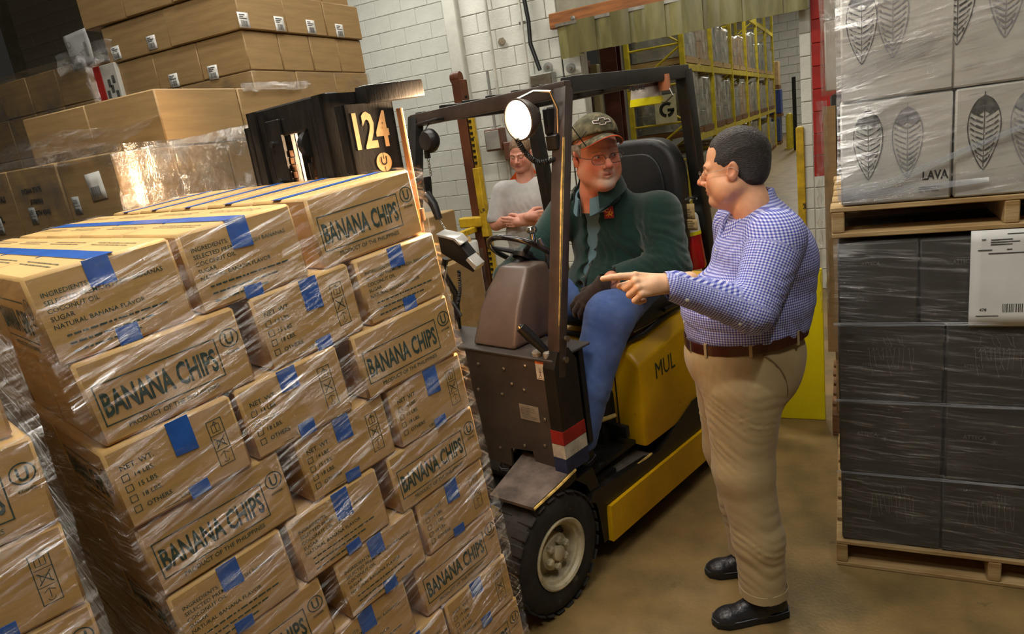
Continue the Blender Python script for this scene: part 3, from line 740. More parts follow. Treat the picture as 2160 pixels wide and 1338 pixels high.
def sticker(cs, px, py, Y=None, X=None, w_=.09, h_=.09, kind='barcode', mt=PAPER, name='label', tilt=0, lift=.003):
    p = on_y(px, py, Y) if Y is not None else on_x(px, py, X)
    o, c = hit(cs, p); q = p-Vector(c)
    eu = Vector((1, 0, 0)) if Y is not None else Vector((0, 1, 0)); ev = Vector((0, 0, 1)); n = eu.cross(ev)
    # ride just proud of the carton's own face
    d = [x for x in cs if x[0] is o][0][2]
    if Y is not None: q.y = -d[1]/2-.0005
    else: q.x = d[0]/2+.0005
    R = Matrix.Rotation(tilt, 3, n); eu, ev = R @ eu, R @ ev
    s = sheet(q-eu*w_/2-ev*h_/2, eu, ev, w_, h_, mt, name, o, t=.0008, wav=.0006, nx=3, ny=3)
    f = Flat()
    if kind == 'barcode':
        f.barcode(w_*.2, h_*.1, w_*.8, h_*.48, 9, int(px)); [f.rect(w_*.12, h_*v, w_*(.5+.3*((i*37+int(px)) % 3)/2), h_*(v+.06)) for i, v in enumerate((.58, .70, .82))]
    if kind == 'sheet':
        f.barcode(w_*.12, h_*.14, w_*.72, h_*.5, 18, int(px)); f.rect(w_*.3, h_*.07, w_*.5, h_*.10)
    if kind == 'split':
        f.rect(0, h_*.45, w_, h_*.475); f.text('1000', w_*.15, h_*.1, h_*.2, width=w_*.6, bold=.03); [f.rect(w_*.15, h_*v, w_*.7, h_*(v+.03)) for v in (.6, .7, .8)]
    f.build('print', INKG, q-eu*w_/2-ev*h_/2, eu, ev, s, off=.003)
    return s
random.seed(21)
# A: tall load of plain cartons
flatpallet((-3.925, 4.02, 0), 1.25, 1.2, 'pallet under the tall load of plain brown cartons', m_=WOODD)
zsA = [.14+.2365*i for i in range(13)]
load(-4.68, -3.34, 3.38, 4.60, [2.982, 3.218, 3.455], 3, 4, CARDB, 'plain brown carton topping the tall load', 'top cartons of the tall load', jit=.006, seed=33)
A = load(-4.55, -3.30, 3.42, 4.62, zsA, [3, 2], [4, 3], CARDB, 'plain brown carton of the tall load by the wall', 'cartons of the tall load', offs={9: (.0, .0), 11: (.02, -.02), 12: (.02, -.02)}, jit=.006, seed=3)
for px, py in ((250, 112), (325, 90), (368, 170), (450, 153), (322, 4)): sticker(A, px, py, Y=3.42, w_=.085, h_=.085, tilt=random.uniform(-.06, .06))
for px, py in ((509, 44), (585, 52), (652, 58), (713, 66)): sticker(A, px, py, X=-3.30, w_=.088, h_=.09)
# white wrapped bags and papers on the corner of the tall load
# B: load beside the mast, its top layer set back
flatpallet((-3.32, 2.58, 0), 1.15, 1.25, 'pallet under the marked carton load behind the forklift mast', m_=WOODD)
zsB = [.14, .46, .78, 1.10, 1.42, 1.74, 2.06]
Bc = load(-3.90, -2.75, 1.95, 3.20, zsB, 3, [3, 4], CARDB, 'carton of the marked load behind the mast', 'cartons of the marked load', seed=5)
Bt = load(-3.76, -2.75, 2.236, 3.20, [2.062, 2.315], 2, 2, CARDB, 'carton of the marked load set back on top', 'cartons of the marked load', seed=6)
sticker(Bc, 203, 393, Y=1.95, w_=.105, h_=.115, kind='sheet', tilt=.07)
sticker(Bc, 163, 433, Y=1.95, w_=.050, h_=.075, kind='split', mt=PAPERG)
sticker(Bc, 72, 455, Y=1.95, w_=.050, h_=.075, kind='split', mt=PAPERG)
sticker(Bc, 2, 478, Y=1.95, w_=.050, h_=.075, kind='split', mt=PAPERG)
# hand lettering
def marker(txt, px, py, h, cs, Y=1.95, rot=0.0, width=None):
    p = on_y(px, py, Y); o, c = hit(cs, p); q = p-Vector(c)
    d = [x for x in cs if x[0] is o][0][2]
    f = Flat(); f.text(txt, 0, 0, h, width=width, bold=.05, rot=rot)
    f.build('lettering', INKK, (q.x, -d[1]/2-.001, q.z), (1, 0, 0), (0, 0, 1), o)
marker('OCEAN STATE', 48, 410, .021, Bc, rot=.02, width=.155)
marker('JOBBERS', 66, 430, .019, Bc, rot=-.02, width=.10)
marker('NORTH KING', 70, 456, .021, Bc, rot=.02, width=.145)
marker('TALS', 0, 428, .026, Bc, rot=.02, width=.055)
marker('IL', 4, 470, .03, Bc, rot=.0, width=.03)
# films over A (lower part) and B
put('stretch_film', uvbox(1.27, 1.22, 2.36, mt=FILM, seed=3, top=False), None, (-3.925, 4.02, .14), None, 'clear stretch film round the lower tiers of the tall carton load', 'stretch film')
put('stretch_film', uvbox(1.17, 1.275, 1.95, mt=FILMD, seed=5, top=False), None, (-3.325, 2.575, .14), None, 'heavily glinting stretch film round the marked carton load', 'stretch film')
def crumple(name, label, pts_fn, nu, nv, amp, mt, seed, parent=None):
    rr_ = random.Random(seed); vs = []; fs = []; uv = []
    for j in range(nv+1):
        for i in range(nu+1):
            p = pts_fn(i/nu, j/nv); e = amp*(.2+.8*sin(pi*j/nv)); vs.append(tuple(p+Vector((rr_.uniform(-e, e), rr_.uniform(-e, e), rr_.uniform(-e, e)))))
    for j in range(nv):
        for i in range(nu):
            a = j*(nu+1)+i; fs.append((a, a+1, a+nu+2, a+nu+1)); uv += [(i/nu*1.3, j/nv*.8), ((i+1)/nu*1.3, j/nv*.8), ((i+1)/nu*1.3, (j+1)/nv*.8), (i/nu*1.3, (j+1)/nv*.8)]
    me = bpy.data.meshes.new(name); me.from_pydata(vs, [], fs); me.materials.append(mt); ul = me.uv_layers.new(name='UVMap'); ul.data.foreach_set('uv', [c for p in uv for c in p])
    me.polygons.foreach_set('use_smooth', [True]*len(fs))
    return put(name, me, None, None, None, label, 'stretch film')
V3 = Vector
# bunched film at the aisle corner and down the aisle side, lit by the lamp
crumple('bunched_film', 'bunched crumpled stretch film hanging on the lamp lit side of the marked load', lambda u, v: V3((-2.735+.012*sin(v*9), 1.94+u*1.22, 2.05-v*(.42+.0*u)+.13*u)), 26, 12, .014, FILMC, 1)
crumple('loose_film', 'loose film stretched from the set back layer down over the marked front tier', lambda u, v: V3((-3.92+u*1.19, 2.235-.30*v, 2.21-.155*v+.02*sin(u*6))), 20, 6, .008, FILMD, 2)
crumple('twisted_film', 'twisted film tail gathered on top of the marked load beside the mast', lambda u, v: V3((-2.735+.018*cos(v*2*pi), 2.75+u*.50, 2.315+.012*u+.022*sin(v*2*pi))), 16, 6, .010, FILMC, 7)
# D: wrapped loads at the far side
flatpallet((-5.45, 4.0, 0), 1.2, 1.2, 'pallet under the low wrapped load beside the tall one', m_=WOODD)
D = load(-6.15, -4.72, 3.35, 4.4, [.14+.30*i for i in range(9)]+[2.80], 4, 3, CARDB, 'carton of the low wrapped load beside the tall one', 'cartons of the low wrapped load', seed=8)
put('stretch_film', uvbox(1.45, 1.07, 2.70, mt=FILMD, seed=8, top=True), None, (-5.435, 3.875, .14), None, 'glinting stretch film over the low wrapped load', 'stretch film')
t = sheet(on_y(158, 150, 3.36), (.995, 0, .05), (-.05, 0, .995), .25, .23, PAPERG, 'shipping_paper', None, t=.003, nx=8, ny=8, wav=.006)
t['label'] = 'creased white shipping paper with handwriting stuck on the wrapped load'; t['category'] = 'paper'
f = Flat(); f.ring(.045, .165, .020, .0025).barcode(.195, .05, .225, .15, 8, 3).text('Cntrl', .04, .050, .026, bold=.01, rot=.08).text('Supply', .055, .016, .026, bold=.01, rot=.08)
f.build('handwriting', INKG, on_y(158, 150, 3.36), (.995, 0, .05), (-.05, 0, .995), t, off=.017)
crumple('film_bunch', 'bunch of film gathered over the low wrapped load below the shipping paper', lambda u, v: V3((-4.95+.60*u, 3.30+.03*sin(u*7), 2.86-.14*v+.02*sin(u*9))), 14, 6, .016, FILMC, 17)
t = thing('printed_carton', 'red and grey printed carton tucked beside the tall load', 'carton', on_y(226, 178, 3.38)+V3((0, .16, 0)))
MB().box((-.10, 0, 0), (.10, .3, .26), bev=.004).build('red_side', RED, t); MB().box((.03, 0, 0), (.16, .298, .258), bev=.004).build('grey_side', CARDG, t)
f = Flat(); [f.rect(a, b, a+.03, b+.05) for a, b in ((-.03, -.09), (.02, -.06), (.06, -.10), (.0, -.02), (.05, .0))]; f.build('print', INKG, (0, -.151, 0), (1, 0, 0), (0, 0, 1), t)
# E: small load between the carton load and the wrapping machine
flatpallet((-2.55, 3.62, 0), .8, .5, 'pallet under the small carton load behind the terminal', m_=WOODD)
E_ = load(-2.90, -2.13, 3.40, 3.84, [.14, .67, 1.20], 2, 1, CARDB, 'carton of the small load behind the terminal', 'cartons of the small load', seed=9)
E_ += load(-2.90, -2.19, 3.40, 3.72, [1.203, 1.50], 2, 1, CARDB, 'upper carton of the small load behind the terminal', 'cartons of the small load', seed=10)
put('stretch_film', uvbox(.80, .48, 1.08, mt=FILM, seed=12, top=False), None, (-2.515, 3.62, .14), None, 'clear film round the small load behind the terminal', 'stretch film')

# ------------------------------------------------------------------ stacked loads on the near side
random.seed(5)
flatpallet((.49, 3.20, 0), 1.08, 1.0, 'pine pallet on the floor under the black wine cartons', H_=.118)
K = load(-.03, 1.01, 2.71, 3.69, [.120, .425, .730, 1.040, 1.350], [3, 3, 3, 4], 2, CARDK, 'black wine carton of the floor pallet', 'black wine cartons', seed=12, jit=.003)
def onface(cs, u, z, f, name='printing', mt=INKL, Y=2.71, w0=0):
    p = V3((u, Y, z)); o, c = hit(cs, p); d = [x for x in cs if x[0] is o][0][2]; q = p-V3(c)
    return f.build(name, mt, (q.x, -d[1]/2-.0002, q.z), (1, 0, 0), (0, 0, 1), o)
INKD = mat('faint_grey_print', (104, 102, 98), .6, var=.25, scale=40)
def attega(): return Flat().text('ATTECA', 0, 0, .018, width=.072, bold=.01).ring(.096, -.008, .0085, .0016, 16).rect(.092, -.012, .100, -.004)
for u, z in ((.03, .590), (.375, .60), (.72, .60)): onface(K, u, z, attega(), mt=INKD)
for u, z in ((.05, 1.265), (.33, 1.26)): onface(K, u, z, Flat().text('ATTECA', 0, 0, .014, width=.06), mt=INKD)
def strokes(seed):
    f = Flat(); r_ = random.Random(seed)
    for i in range(11):
        x = .014*i+r_.uniform(-.003, .003); L_ = r_.uniform(.04, .11); b = r_.uniform(-.012, .02)
        f.line([(x-.006, 0-r_.uniform(0, .012)), (x, .006), (x+b*.3, -L_*.5), (x+b, -L_)], .0017)
    for i in range(5): x = r_.uniform(.01, .12); f.line([(x, .05), (x+r_.uniform(-.01, .02), .02), (x+r_.uniform(-.02, .03), .008)], .0013)
    return f
for u, z, s_ in ((.075, .945, 1), (.405, .945, 1), (.735, .945, 1), (.08, .335, 2), (.40, .335, 2), (.74, .335, 2)): onface(K, u, z, strokes(s_), mt=INKD)
for u in (.05, .37): onface(K, u, .92, Flat().text('ATTECA', 0, -.04, .010, width=.05), mt=INKD)
mf = uvbox(1.062, 1.002, 1.235, mt=film_mat('stretch_film_tight', streak=(1.2, 1, 1), amount=.42, thr=.525, base=.04, bump=.9, scale=7, rough=.2), seed=2, top=True, jit=.002); shear_uv(mf, 1.3)
put('stretch_film', mf, None, (.49, 3.20, .118), None, 'tight film with pale ridges round the black wine cartons', 'stretch film')
ROPE = mat('film_rope_plastic', (190, 194, 204), .18, var=.1, coat=.8); ROPE.node_tree.nodes['Principled BSDF'].inputs['Alpha'].default_value = .30
# drawn film ropes between the tiers
for i, (za, zb_) in enumerate(((.738, .728), (.432, .418), (1.046, 1.040))):
    mb_ = MB()
    for q in range(3): mb_.tube([(-.045, 2.695-.002*q, za+.004*q), (.3, 2.692, za-.003+.005*q*sin(q)), (.7, 2.692, (za+zb_)/2+.003*q), (1.03, 2.695, zb_+.003*q)], .0013, 5)
    o = mb_.build('film_rope', ROPE); o['label'] = 'drawn film rope across the black cartons at the %s tier joint' % ['second', 'lowest', 'upper'][i]; o['category'] = 'stretch film'
s = sheet((.378, 2.694, 1.038), (1, 0, 0), (0, 0, 1), .34, .335, PAPER, 'address_sheet', None, t=.001, nx=10, ny=8, wav=.0015)
s['label'] = 'white address sheet with barcode under the film of the black wine cartons'; s['category'] = 'paper'
f = Flat(); f.barcode(.095, .05, .30, .08, 40, 4).text('478', .03, .055, .010).rect(.02, .036, .085, .039)
for i, (a, b, wd) in enumerate(((.10, .318, .18), (.03, .302, .012), (.055, .300, .06), (.055, .292, .08), (.055, .284, .06), (.02, .266, .04), (.10, .266, .015), (.05, .254, .14))): f.rect(a, b, a+wd, b+.0035)
f.build('print', INKG, (.378, 2.690, 1.038), (1, 0, 0), (0, 0, 1), s)
# upper pallet and leaf printed cartons
flatpallet((.49, 3.20, 1.372), 1.07, 1.0, 'new pine pallet resting on top of the black wine cartons', H_=.112)
UP = load(-.012, .99, 2.70, 3.68, [1.486, 1.838], 3, 2, CARDG, 'grey leaf printed carton on the upper pallet, lower row', 'leaf printed cartons', seed=14, jit=.003)
UP += load(-.012, .97, 2.695, 3.68, [1.840, 2.19, 2.54], [3, 4], 2, CARDG, 'grey leaf printed carton on the upper pallet, upper rows', 'leaf printed cartons', seed=15, jit=.003)
def leaf(h, fade=1, seed=0):
    """a block-print leaf: dark cap, outline, midrib and broken side veins"""
    f = Flat(); r_ = random.Random(seed); w2 = h*.19
    def wid(t): return w2*(sin(pi*min(1, t**.75)))**.8*(1-.0*t)
    out = [(wid(t/20), h/2-h*t/20) for t in range(21)]; inn = [(-a, b) for a, b in reversed(out)]
    f.line(out, h*.014); f.line(inn, h*.014)
    cap = [(wid(t/20), h/2-h*t/20) for t in range(0, 5)]+[(w2*.3, h/2-h*.25), (0, h/2-h*.20), (-w2*.4, h/2-h*.26)]+[(-wid(t/20), h/2-h*t/20) for t in range(4, -1, -1)]
    f.poly(cap); f.line([(0, h*.55), (0, -h*.46)], h*.012)
    for k in range(9):
        y = h*.26-k*h*.075; wv = wid((h/2-y)/h)
        for s_ in (-1, 1):
            a = (s_*wv*.08, y-h*.05); b = (s_*wv*.55, y+h*.0); c = (s_*wv*.86, y+h*.045)
            f.line([a, b], h*.018*r_.uniform(.6, 1.5)); f.line([(b[0]+s_*.002, b[1]), c], h*.02*r_.uniform(.4, 1.3))
    return f
INKF = mat('faded_leaf_ink', (152, 152, 156), .6, var=.15, scale=30)
for u, z, hh, m_ in ((.073, 1.69, .235, INKG), (.19, 1.685, .235, INKF), (.405, 1.69, .235, INKG), (.52, 1.69, .235, INKF), (.735, 1.69, .235, INKG),
                     (.055, 2.075, .235, INKG), (.145, 2.08, .235, INKF), (.325, 2.09, .235, INKG), (.45, 2.09, .235, INKF), (.69, 2.08, .235, INKG)):
    onface(UP, u, z, leaf(hh, seed=int(u*100)), mt=m_, Y=2.70)
onface(UP, .235, 1.556, Flat().text('LAVA', 0, 0, .030, width=.075, bold=.03), mt=INKK, Y=2.70)
onface(UP, .225, 1.512, Flat().rect(0, .004, .058, .0075).rect(0, .012, .05, .0155).rect(0, .018, .064, .021), mt=INKG, Y=2.70)
mf = uvbox(1.018, 1.0, .72, mt=film_mat('stretch_film_upper', streak=(1.3, 1, 1), amount=.9, thr=.50, base=.06, bump=1.5, scale=6.5, rough=.12), seed=6, top=True, jit=.003); shear_uv(mf, -1.6)
put('stretch_film', mf, None, (.485, 3.19, 1.50), None, 'cloudy stretch film with bright ridges round the leaf printed cartons', 'stretch film')
mb_ = MB()
for q in range(5): mb_.tube([(-.022, 2.688-.002*q, 1.515+.007*q), (.14, 2.684, 1.545+.006*q), (.34, 2.684, 1.63+.004*q), (.62, 2.686, 1.735+.003*q), (.98, 2.69, 1.86)], [.0022, .002, .0018, .0015, .0012], 5)
for q in range(7): mb_.tube([(-.022, 2.686, 1.51+.003*q), (.08, 2.684-.003*(q % 2), 1.512+.0035*q), (.22, 2.684, 1.520+.004*q), (.42, 2.686, 1.535+.002*q)],   .0014, 5)
o = mb_.build('film_rope', ROPE); o['label'] = 'thick twisted film rope rising diagonally across the leaf printed cartons'; o['category'] = 'stretch film'
mb_ = MB()
for q in range(6): mb_.tube([(-.022, 2.686, 1.872+.014*q), (.1, 2.682, 1.915+.014*q), (.26, 2.684, 1.982+.006*q)], .0011, 5)
o = mb_.build('film_rope', ROPE); o['label'] = 'fan of thin film ropes low on the upper row of leaf cartons'; o['category'] = 'stretch film'
# G: load standing behind them
flatpallet((.42, 4.36, 0), 1.0, .9, 'pallet under the load behind the black wine cartons', m_=WOODD)
G = load(-.06, .90, 3.92, 4.80, [.14, .45, .76, 1.07, 1.30], 3, 2, CARDB, 'brown carton of the load behind the wine cartons', 'cartons of the load behind', seed=17)
for i in range(2): flatpallet((.42, 4.36, 1.302+.118*i), .98, .9, ['lower', 'upper'][i]+' of the two spare pallets on the load behind the wine cartons', H_=.116)
flatpallet((.42, 4.36, 1.54), .98, .9, 'pallet under the white wrapped cartons behind the leaf cartons', m_=WOODD, H_=.116)
G2 = load(-.06, .90, 3.92, 4.80, [1.66, 1.86], 2, 2, CARDK, 'dark carton below the white wrapped ones behind', 'dark cartons behind', seed=18)
G2 = load(-.08, .90, 3.90, 4.80, [1.88, 2.21, 2.54], 2, 2, CARDG, 'white wrapped carton behind the leaf cartons', 'white wrapped cartons behind', seed=18)
put('stretch_film', uvbox(1.0, .94, .70, mt=FILMC, seed=16), None, (.40, 4.34, 1.86), None, 'crumpled film round the white cartons behind the leaf cartons', 'stretch film')
t = thing('corner_board', 'tan cardboard corner board strapped with film to the load behind the wine cartons', 'corner board', (-.085, 3.90, 0))
MB().box((.02, 0, 1.16), (.055, .006, 1.30)).box((-.006, .03, 1.16), (.006, .06, 1.30)).build('board', CARDB, t, smooth=0)
crumple('film_tail', 'crumpled film tail hanging on the cardboard corner board', lambda u, v: V3((-.125+.05*u, 3.875+.01*sin(u*6), 1.84-v*1.1)), 4, 34, .010, FILMC, 4)
# ------------------------------------------------------------------ the forklift, modelled in its own frame
random.seed(4)
def fx(px, py, X):                                     # point on the plane x = X of the truck
    d = ray(px, py); c = Vector((0, 0, CH)); k = (X-(c-FO).dot(FX))/d.dot(FX); return to_fl(c+d*k)
def fy(px, py, Y):
    d = ray(px, py); c = Vector((0, 0, CH)); k = (Y-(c-FO).dot(FY))/d.dot(FY); return to_fl(c+d*k)
FK = thing('forklift', 'yellow and brown counterbalance forklift numbered 124 carrying the carton load', 'forklift', tuple(FO), FRZ)
def bevmesh(mb_, name, mt, w_, seg=2, ang=35, parent=None, smooth=40, **kw):
    me = bpy.data.meshes.new(name); me.from_pydata(mb_.v, [], mb_.f); bm = bmesh.new(); bm.from_mesh(me); bmesh.ops.recalc_face_normals(bm, faces=bm.faces)
    es = [e for e in bm.edges if len(e.link_faces) == 2 and e.calc_face_angle() > radians(ang)]
    bmesh.ops.bevel(bm, geom=es, offset=w_, segments=seg, affect='EDGES', profile=.6, clamp_overlap=True); bm.to_mesh(me); bm.free()
    me.materials.append(mt); me.polygons.foreach_set('use_smooth', [True]*len(me.polygons)); me.set_sharp_from_angle(angle=radians(smooth))
    return put(name, me, parent, **kw)
# wheels
def wheel(name, x, y, r, wd, side):
    prof = [(r*.56, -wd*.42), (r*.60, -wd*.48), (r*.74, -wd*.5), (r*.9, -wd*.47), (r*.975, -wd*.40), (r*.985, -wd*.2), (r*.985, wd*.2), (r*.975, wd*.40), (r*.9, wd*.47), (r*.74, wd*.5), (r*.60, wd*.48), (r*.56, wd*.42)]
    c = (x, y, r)
    ty = MB().lathe(prof, c, 'X', 56, cap=False)
    o = ty.build(name, RUB, FK, smooth=40)
    lug = MB(); n = 26
    for k in range(n):                                 # tread lugs over the shoulders
        a = 2*pi*k/n
        for s_ in (-1, 1):
            R = Matrix.Rotation(a+(.06 if s_ > 0 else 0), 3, 'X'); p = R @ Vector((s_*wd*.29, 0, r*.980)); lug.box(Vector(c)+p, (wd*.40, r*.17, r*.034), R, bev=.006)
    q = lug.build('tread', RUB, o, smooth=0); q['kind'] = 'stuff'
    s = side
    MB().lathe([(r*.575, s*wd*.46), (r*.585, s*wd*.50), (r*.56, s*wd*.515), (r*.52, s*wd*.49), (r*.50, s*wd*.42), (r*.455, s*wd*.40), (r*.44, s*wd*.36), (r*.41, s*wd*.10), (r*.02, s*wd*.08), (r*.02, 0), (r*.41, 0), (r*.57, s*wd*.30)], c, 'X', 48, cap=False).build('rim', CREAM, o, smooth=35)
    h = MB().lathe([(r*.30, s*wd*.08), (r*.30, s*wd*.30), (r*.27, s*wd*.34), (r*.13, s*wd*.35), (r*.12, s*wd*.44), (r*.09, s*wd*.46), (r*.01, s*wd*.46)], c, 'X', 32).build('hub', CREAM, o, smooth=30)
    for k in range(6):
        a = 2*pi*k/6+.3; MB().lathe([(.017, s*wd*.33), (.017, s*wd*.42), (.010, s*wd*.45)], (c[0], c[1]+r*.215*cos(a), c[2]+r*.215*sin(a)), 'X', 6).build('lug_nut', CREAM, o, smooth=0)
    return o
wheel('front_wheel', -.10, .165, .255, .19, 1)
wheel('front_wheel', -.86, .165, .255, .19, -1)
wheel('rear_wheel', -.14, 1.72, .20, .14, 1)
wheel('rear_wheel', -.82, 1.72, .20, .14, -1)
# chassis
MB().prism([(.505, .115), (.515, .285), (1.9, .285), (1.98, .25), (1.98, .105)], -.05, -.005, 'YZ').xf(Matrix.Identity(4)).build('side_skirt', YEL, FK, smooth=0)
MB().prism([(.505, .115), (.515, .285), (1.9, .285), (1.98, .25), (1.98, .105)], -.965, -.92, 'YZ').build('side_skirt', YEL, FK, smooth=0)
MB().box((-.485, 1.20, .20), (.84, 1.5, .17)).box((-.485, .42, .33), (.82, .5, .10)).build('chassis', BLK, FK, smooth=0)
# black running board frame above the skirt, with the wheel arch
MB().prism([(.40, .36), (.52, .288), (1.95, .288), (1.95, .47), (1.30, .47), (.96, .345), (.42, .395)], -.055, -.022, 'YZ').build('running_board', BLK, FK, smooth=0)
MB().prism([(.33, .50), (.40, .44), (.455, .30), (.47, .12), (.505, .12), (.515, .30), (.45, .50)], -.30, -.03, 'YZ').build('wheel_arch', BLK, FK, smooth=0)
MB().box((-.165, .745, .347), (.27, .33, .012), bev=.003).build('step_plate', mat('worn_step', (104, 96, 86), .5, var=.25, scale=10, spots=((120, 106, 84), 9, .64)), FK, smooth=0)
MB().tube([(-.03, .60, .356), (-.028, .74, .357), (-.03, .90, .356)], .006, 6).tube([(-.28, .595, .356), (-.15, .592, .357), (-.03, .595, .356)], .005, 6).build('scraped_step_edge', YELS, FK)
bevmesh(MB().box((-.30, .90, .53), (.22, .30, .28)), 'floor_riser', BLKP, .02, parent=FK)
bevmesh(MB().box((-.13, .80, .50), (.10, .03, .06)), 'brake_pedal', BLKP, .008, parent=FK)
MB().tube([(-.33, .63, .53), (-.22, .70, .555), (-.14, .80, .575)], [.012, .013, .010], 8).build('scraped_bar', YELS, FK)
MB().box((-.50, .62, .42), (.82, .60, .02)).build('floor_plate', BLK, FK, smooth=0)
# fender plate over the front wheel
fp = MB().hull([(-.31, .34, .548), (-.025, .34, .545), (-.018, .05, .512), (-.235, .035, .512)], [(-.31, .34, .560), (-.025, .34, .557), (-.018, .05, .524), (-.235, .035, .524)])
fp.build('fender_plate', mat('fender_metal', (112, 100, 92), .5, .3, var=.3, scale=10, bump=.15), FK, smooth=0)
MB().tube([(-.016, .055, .515), (-.018, .2, .530), (-.022, .33, .548)], .006, 6).build('scraped_fender_edge', YELS, FK)
MB().hull([(-.03, .34, .545), (-.018, .05, .512), (-.018, .06, .475), (-.03, .34, .50)], [(-.045, .34, .545), (-.033, .05, .512), (-.033, .06, .475), (-.045, .34, .50)]).build('fender_lip', BLK, FK, smooth=0)
# axle, mast pivots, tilt cylinder
MB().box((-.48, .165, .26), (.58, .14, .14), bev=.01).build('front_axle', BLK, FK, smooth=0)
for x in (-.26, -.70):
    MB().prism([(-.10, .16), (.10, .16), (.12, .40), (.02, .50), (-.08, .46)], x-.02, x+.02, 'YZ').build('mast_pivot', YEL, FK, smooth=0)
    MB().lathe([(.045, -.03), (.045, .03), (.02, .035)], (x+.02, -.03, .50), 'X', 20).build('pivot_pin', GREYM, FK)
    MB().tube([(x-.02, -.06, .52), (x-.02, .35, .40)], .03, 12).build('tilt_cylinder', BLK, FK)
# front cowl plate and its fasteners
YP = .30
cw = MB().prism([(-.95, .50), (-.66, .50), (-.60, .50), (-.36, .495), (-.35, .585), (-.22, .60), (-.20, .50), (-.03, .56), (-.03, 1.02), (-.95, 1.03)], YP, YP+.012, 'XZ')
cw.build('front_cowl', BROWNP, FK, smooth=0)
MB().box((-.49, .50, .80), (.86, .03, .42)).build('inner_cowl', BLK, FK, smooth=0)
MB().box((-.49, .42, 1.025), (.90, .25, .012), bev=.003).build('cowl_top', BROWNP, FK, smooth=0)
for px, py in ((1010, 768), (1063, 778), (1108, 772), (1080, 810), (1010, 822), (1060, 832), (1106, 823), (1150, 885), (1107, 940), (1150, 940), (1056, 945), (985, 800), (975, 770)):
    p = fy(px, py, YP); MB().lathe([(.0085, 0), (.008, -.004), (.004, -.007)], (p.x, YP, p.z), 'Y', 10).build('rivet', STEEL, FK)
a, b = fy(1128, 757, YP), fy(1162, 805, YP)
o = MB().box(((a.x+b.x)/2, YP-.0015, (a.z+b.z)/2), (b.x-a.x, .001, a.z-b.z)).build('warning_label', WHT, FK, smooth=0)
W_, H_ = b.x-a.x, a.z-b.z
Flat().rect(0, H_*.78, W_, H_).build('orange_band', mat('label_orange', (205, 104, 40), .5), (a.x, YP-.0022, b.z), (1, 0, 0), (0, 0, 1), o)
f = Flat().text('WARNING', W_*.12, H_*.82, H_*.12, width=W_*.76)
for cx_ in (.3, .7): f.ring(W_*cx_, H_*.52, H_*.05, .0016, 10).line([(W_*cx_, H_*.46), (W_*cx_, H_*.26)], .003).line([(W_*(cx_-.1), H_*.12), (W_*cx_, H_*.28), (W_*(cx_+.1), H_*.12)], .0025).line([(W_*(cx_-.12), H_*.36), (W_*(cx_+.12), H_*.40)], .0022)
f.rect(W_*.08, H_*.05, W_*.92, H_*.075).build('print', mat('dark_red_print', (96, 40, 30), .6), (a.x, YP-.0024, b.z), (1, 0, 0), (0, 0, 1), o)
a, b = fy(1095, 851, YP), fy(1140, 892, YP); W_, H_ = b.x-a.x, a.z-b.z
o = MB().box(((a.x+b.x)/2, YP-.0015, (a.z+b.z)/2), (W_, .0015, H_)).build('data_plate', mat('plate_silver', (166, 160, 146), .4, .4, var=.15, scale=20), FK, smooth=0)
f = Flat(); rg2 = random.Random(2)
for k in range(7): f.rect(W_*.08, H_*(.12+.11*k), W_*rg2.uniform(.5, .92), H_*(.12+.11*k)+.0018)
f.build('engraving', INKG, (a.x, YP-.0026, b.z), (1, 0, 0), (0, 0, 1), o)
# guard: pillars, cross bar, roof bars
def bar(name, a, b, w_, d_, mt, parent=FK):
    a, b = Vector(a), Vector(b); t = (b-a).normalized(); X_ = Vector((1, 0, 0)) if abs(t.x) < .9 else Vector((0, 1, 0)); u = X_-t*X_.dot(t); u.normalize(); v_ = t.cross(u); vs = []
    for p in (a, b):
        for su, sv in ((-1, -1), (1, -1), (1, 1), (-1, 1)): vs.append(p+u*su*w_/2+v_*sv*d_/2)
    return bevmesh(MB().add(vs, [(3, 2, 1, 0), (4, 5, 6, 7), (0, 1, 5, 4), (1, 2, 6, 5), (2, 3, 7, 6), (3, 0, 4, 7)]), name, mt, .008, 2, parent=parent)
PT = (-.055, .575, 2.035); PB = (-.055, .335, 1.0)
bar('front_pillar', (-.055, .325, .95), (-.055, .58, 2.04), .062, .050, BROWN)
bar('front_pillar', (-.945, .325, .95), (-.945, .58, 2.04), .062, .050, BLK)
gs = [(.285, .55), (.425, .55), (.425, 1.00), (.385, 1.06), (.315, 1.06), (.285, 1.0)]
MB().prism(gs, -.085, -.025, 'YZ').build('pillar_foot', BLK, FK, smooth=0)
MB().prism(gs, -.975, -.915, 'YZ').build('pillar_foot', BLK, FK, smooth=0)
for z0, z1, m_, nm_ in ((.675, .735, REDT, 'red tape band'), (.615, .675, WHT, 'worn white tape band'), (.55, .615, BLU, 'navy tape band')):
    MB().box((-.055, .355, (z0+z1)/2), (.064, .146, z1-z0-.002)).build('tape_band', m_, FK, smooth=0, label=nm_)
for z in (1.10, 1.02): MB().lathe([(.013, 0), (.013, .012)], (-.024, .352+.022*(z > 1.05), z), 'X', 12).build('pillar_bolt', STEEL, FK)
def pil(z): return .325+(z-.95)*(.58-.325)/1.09
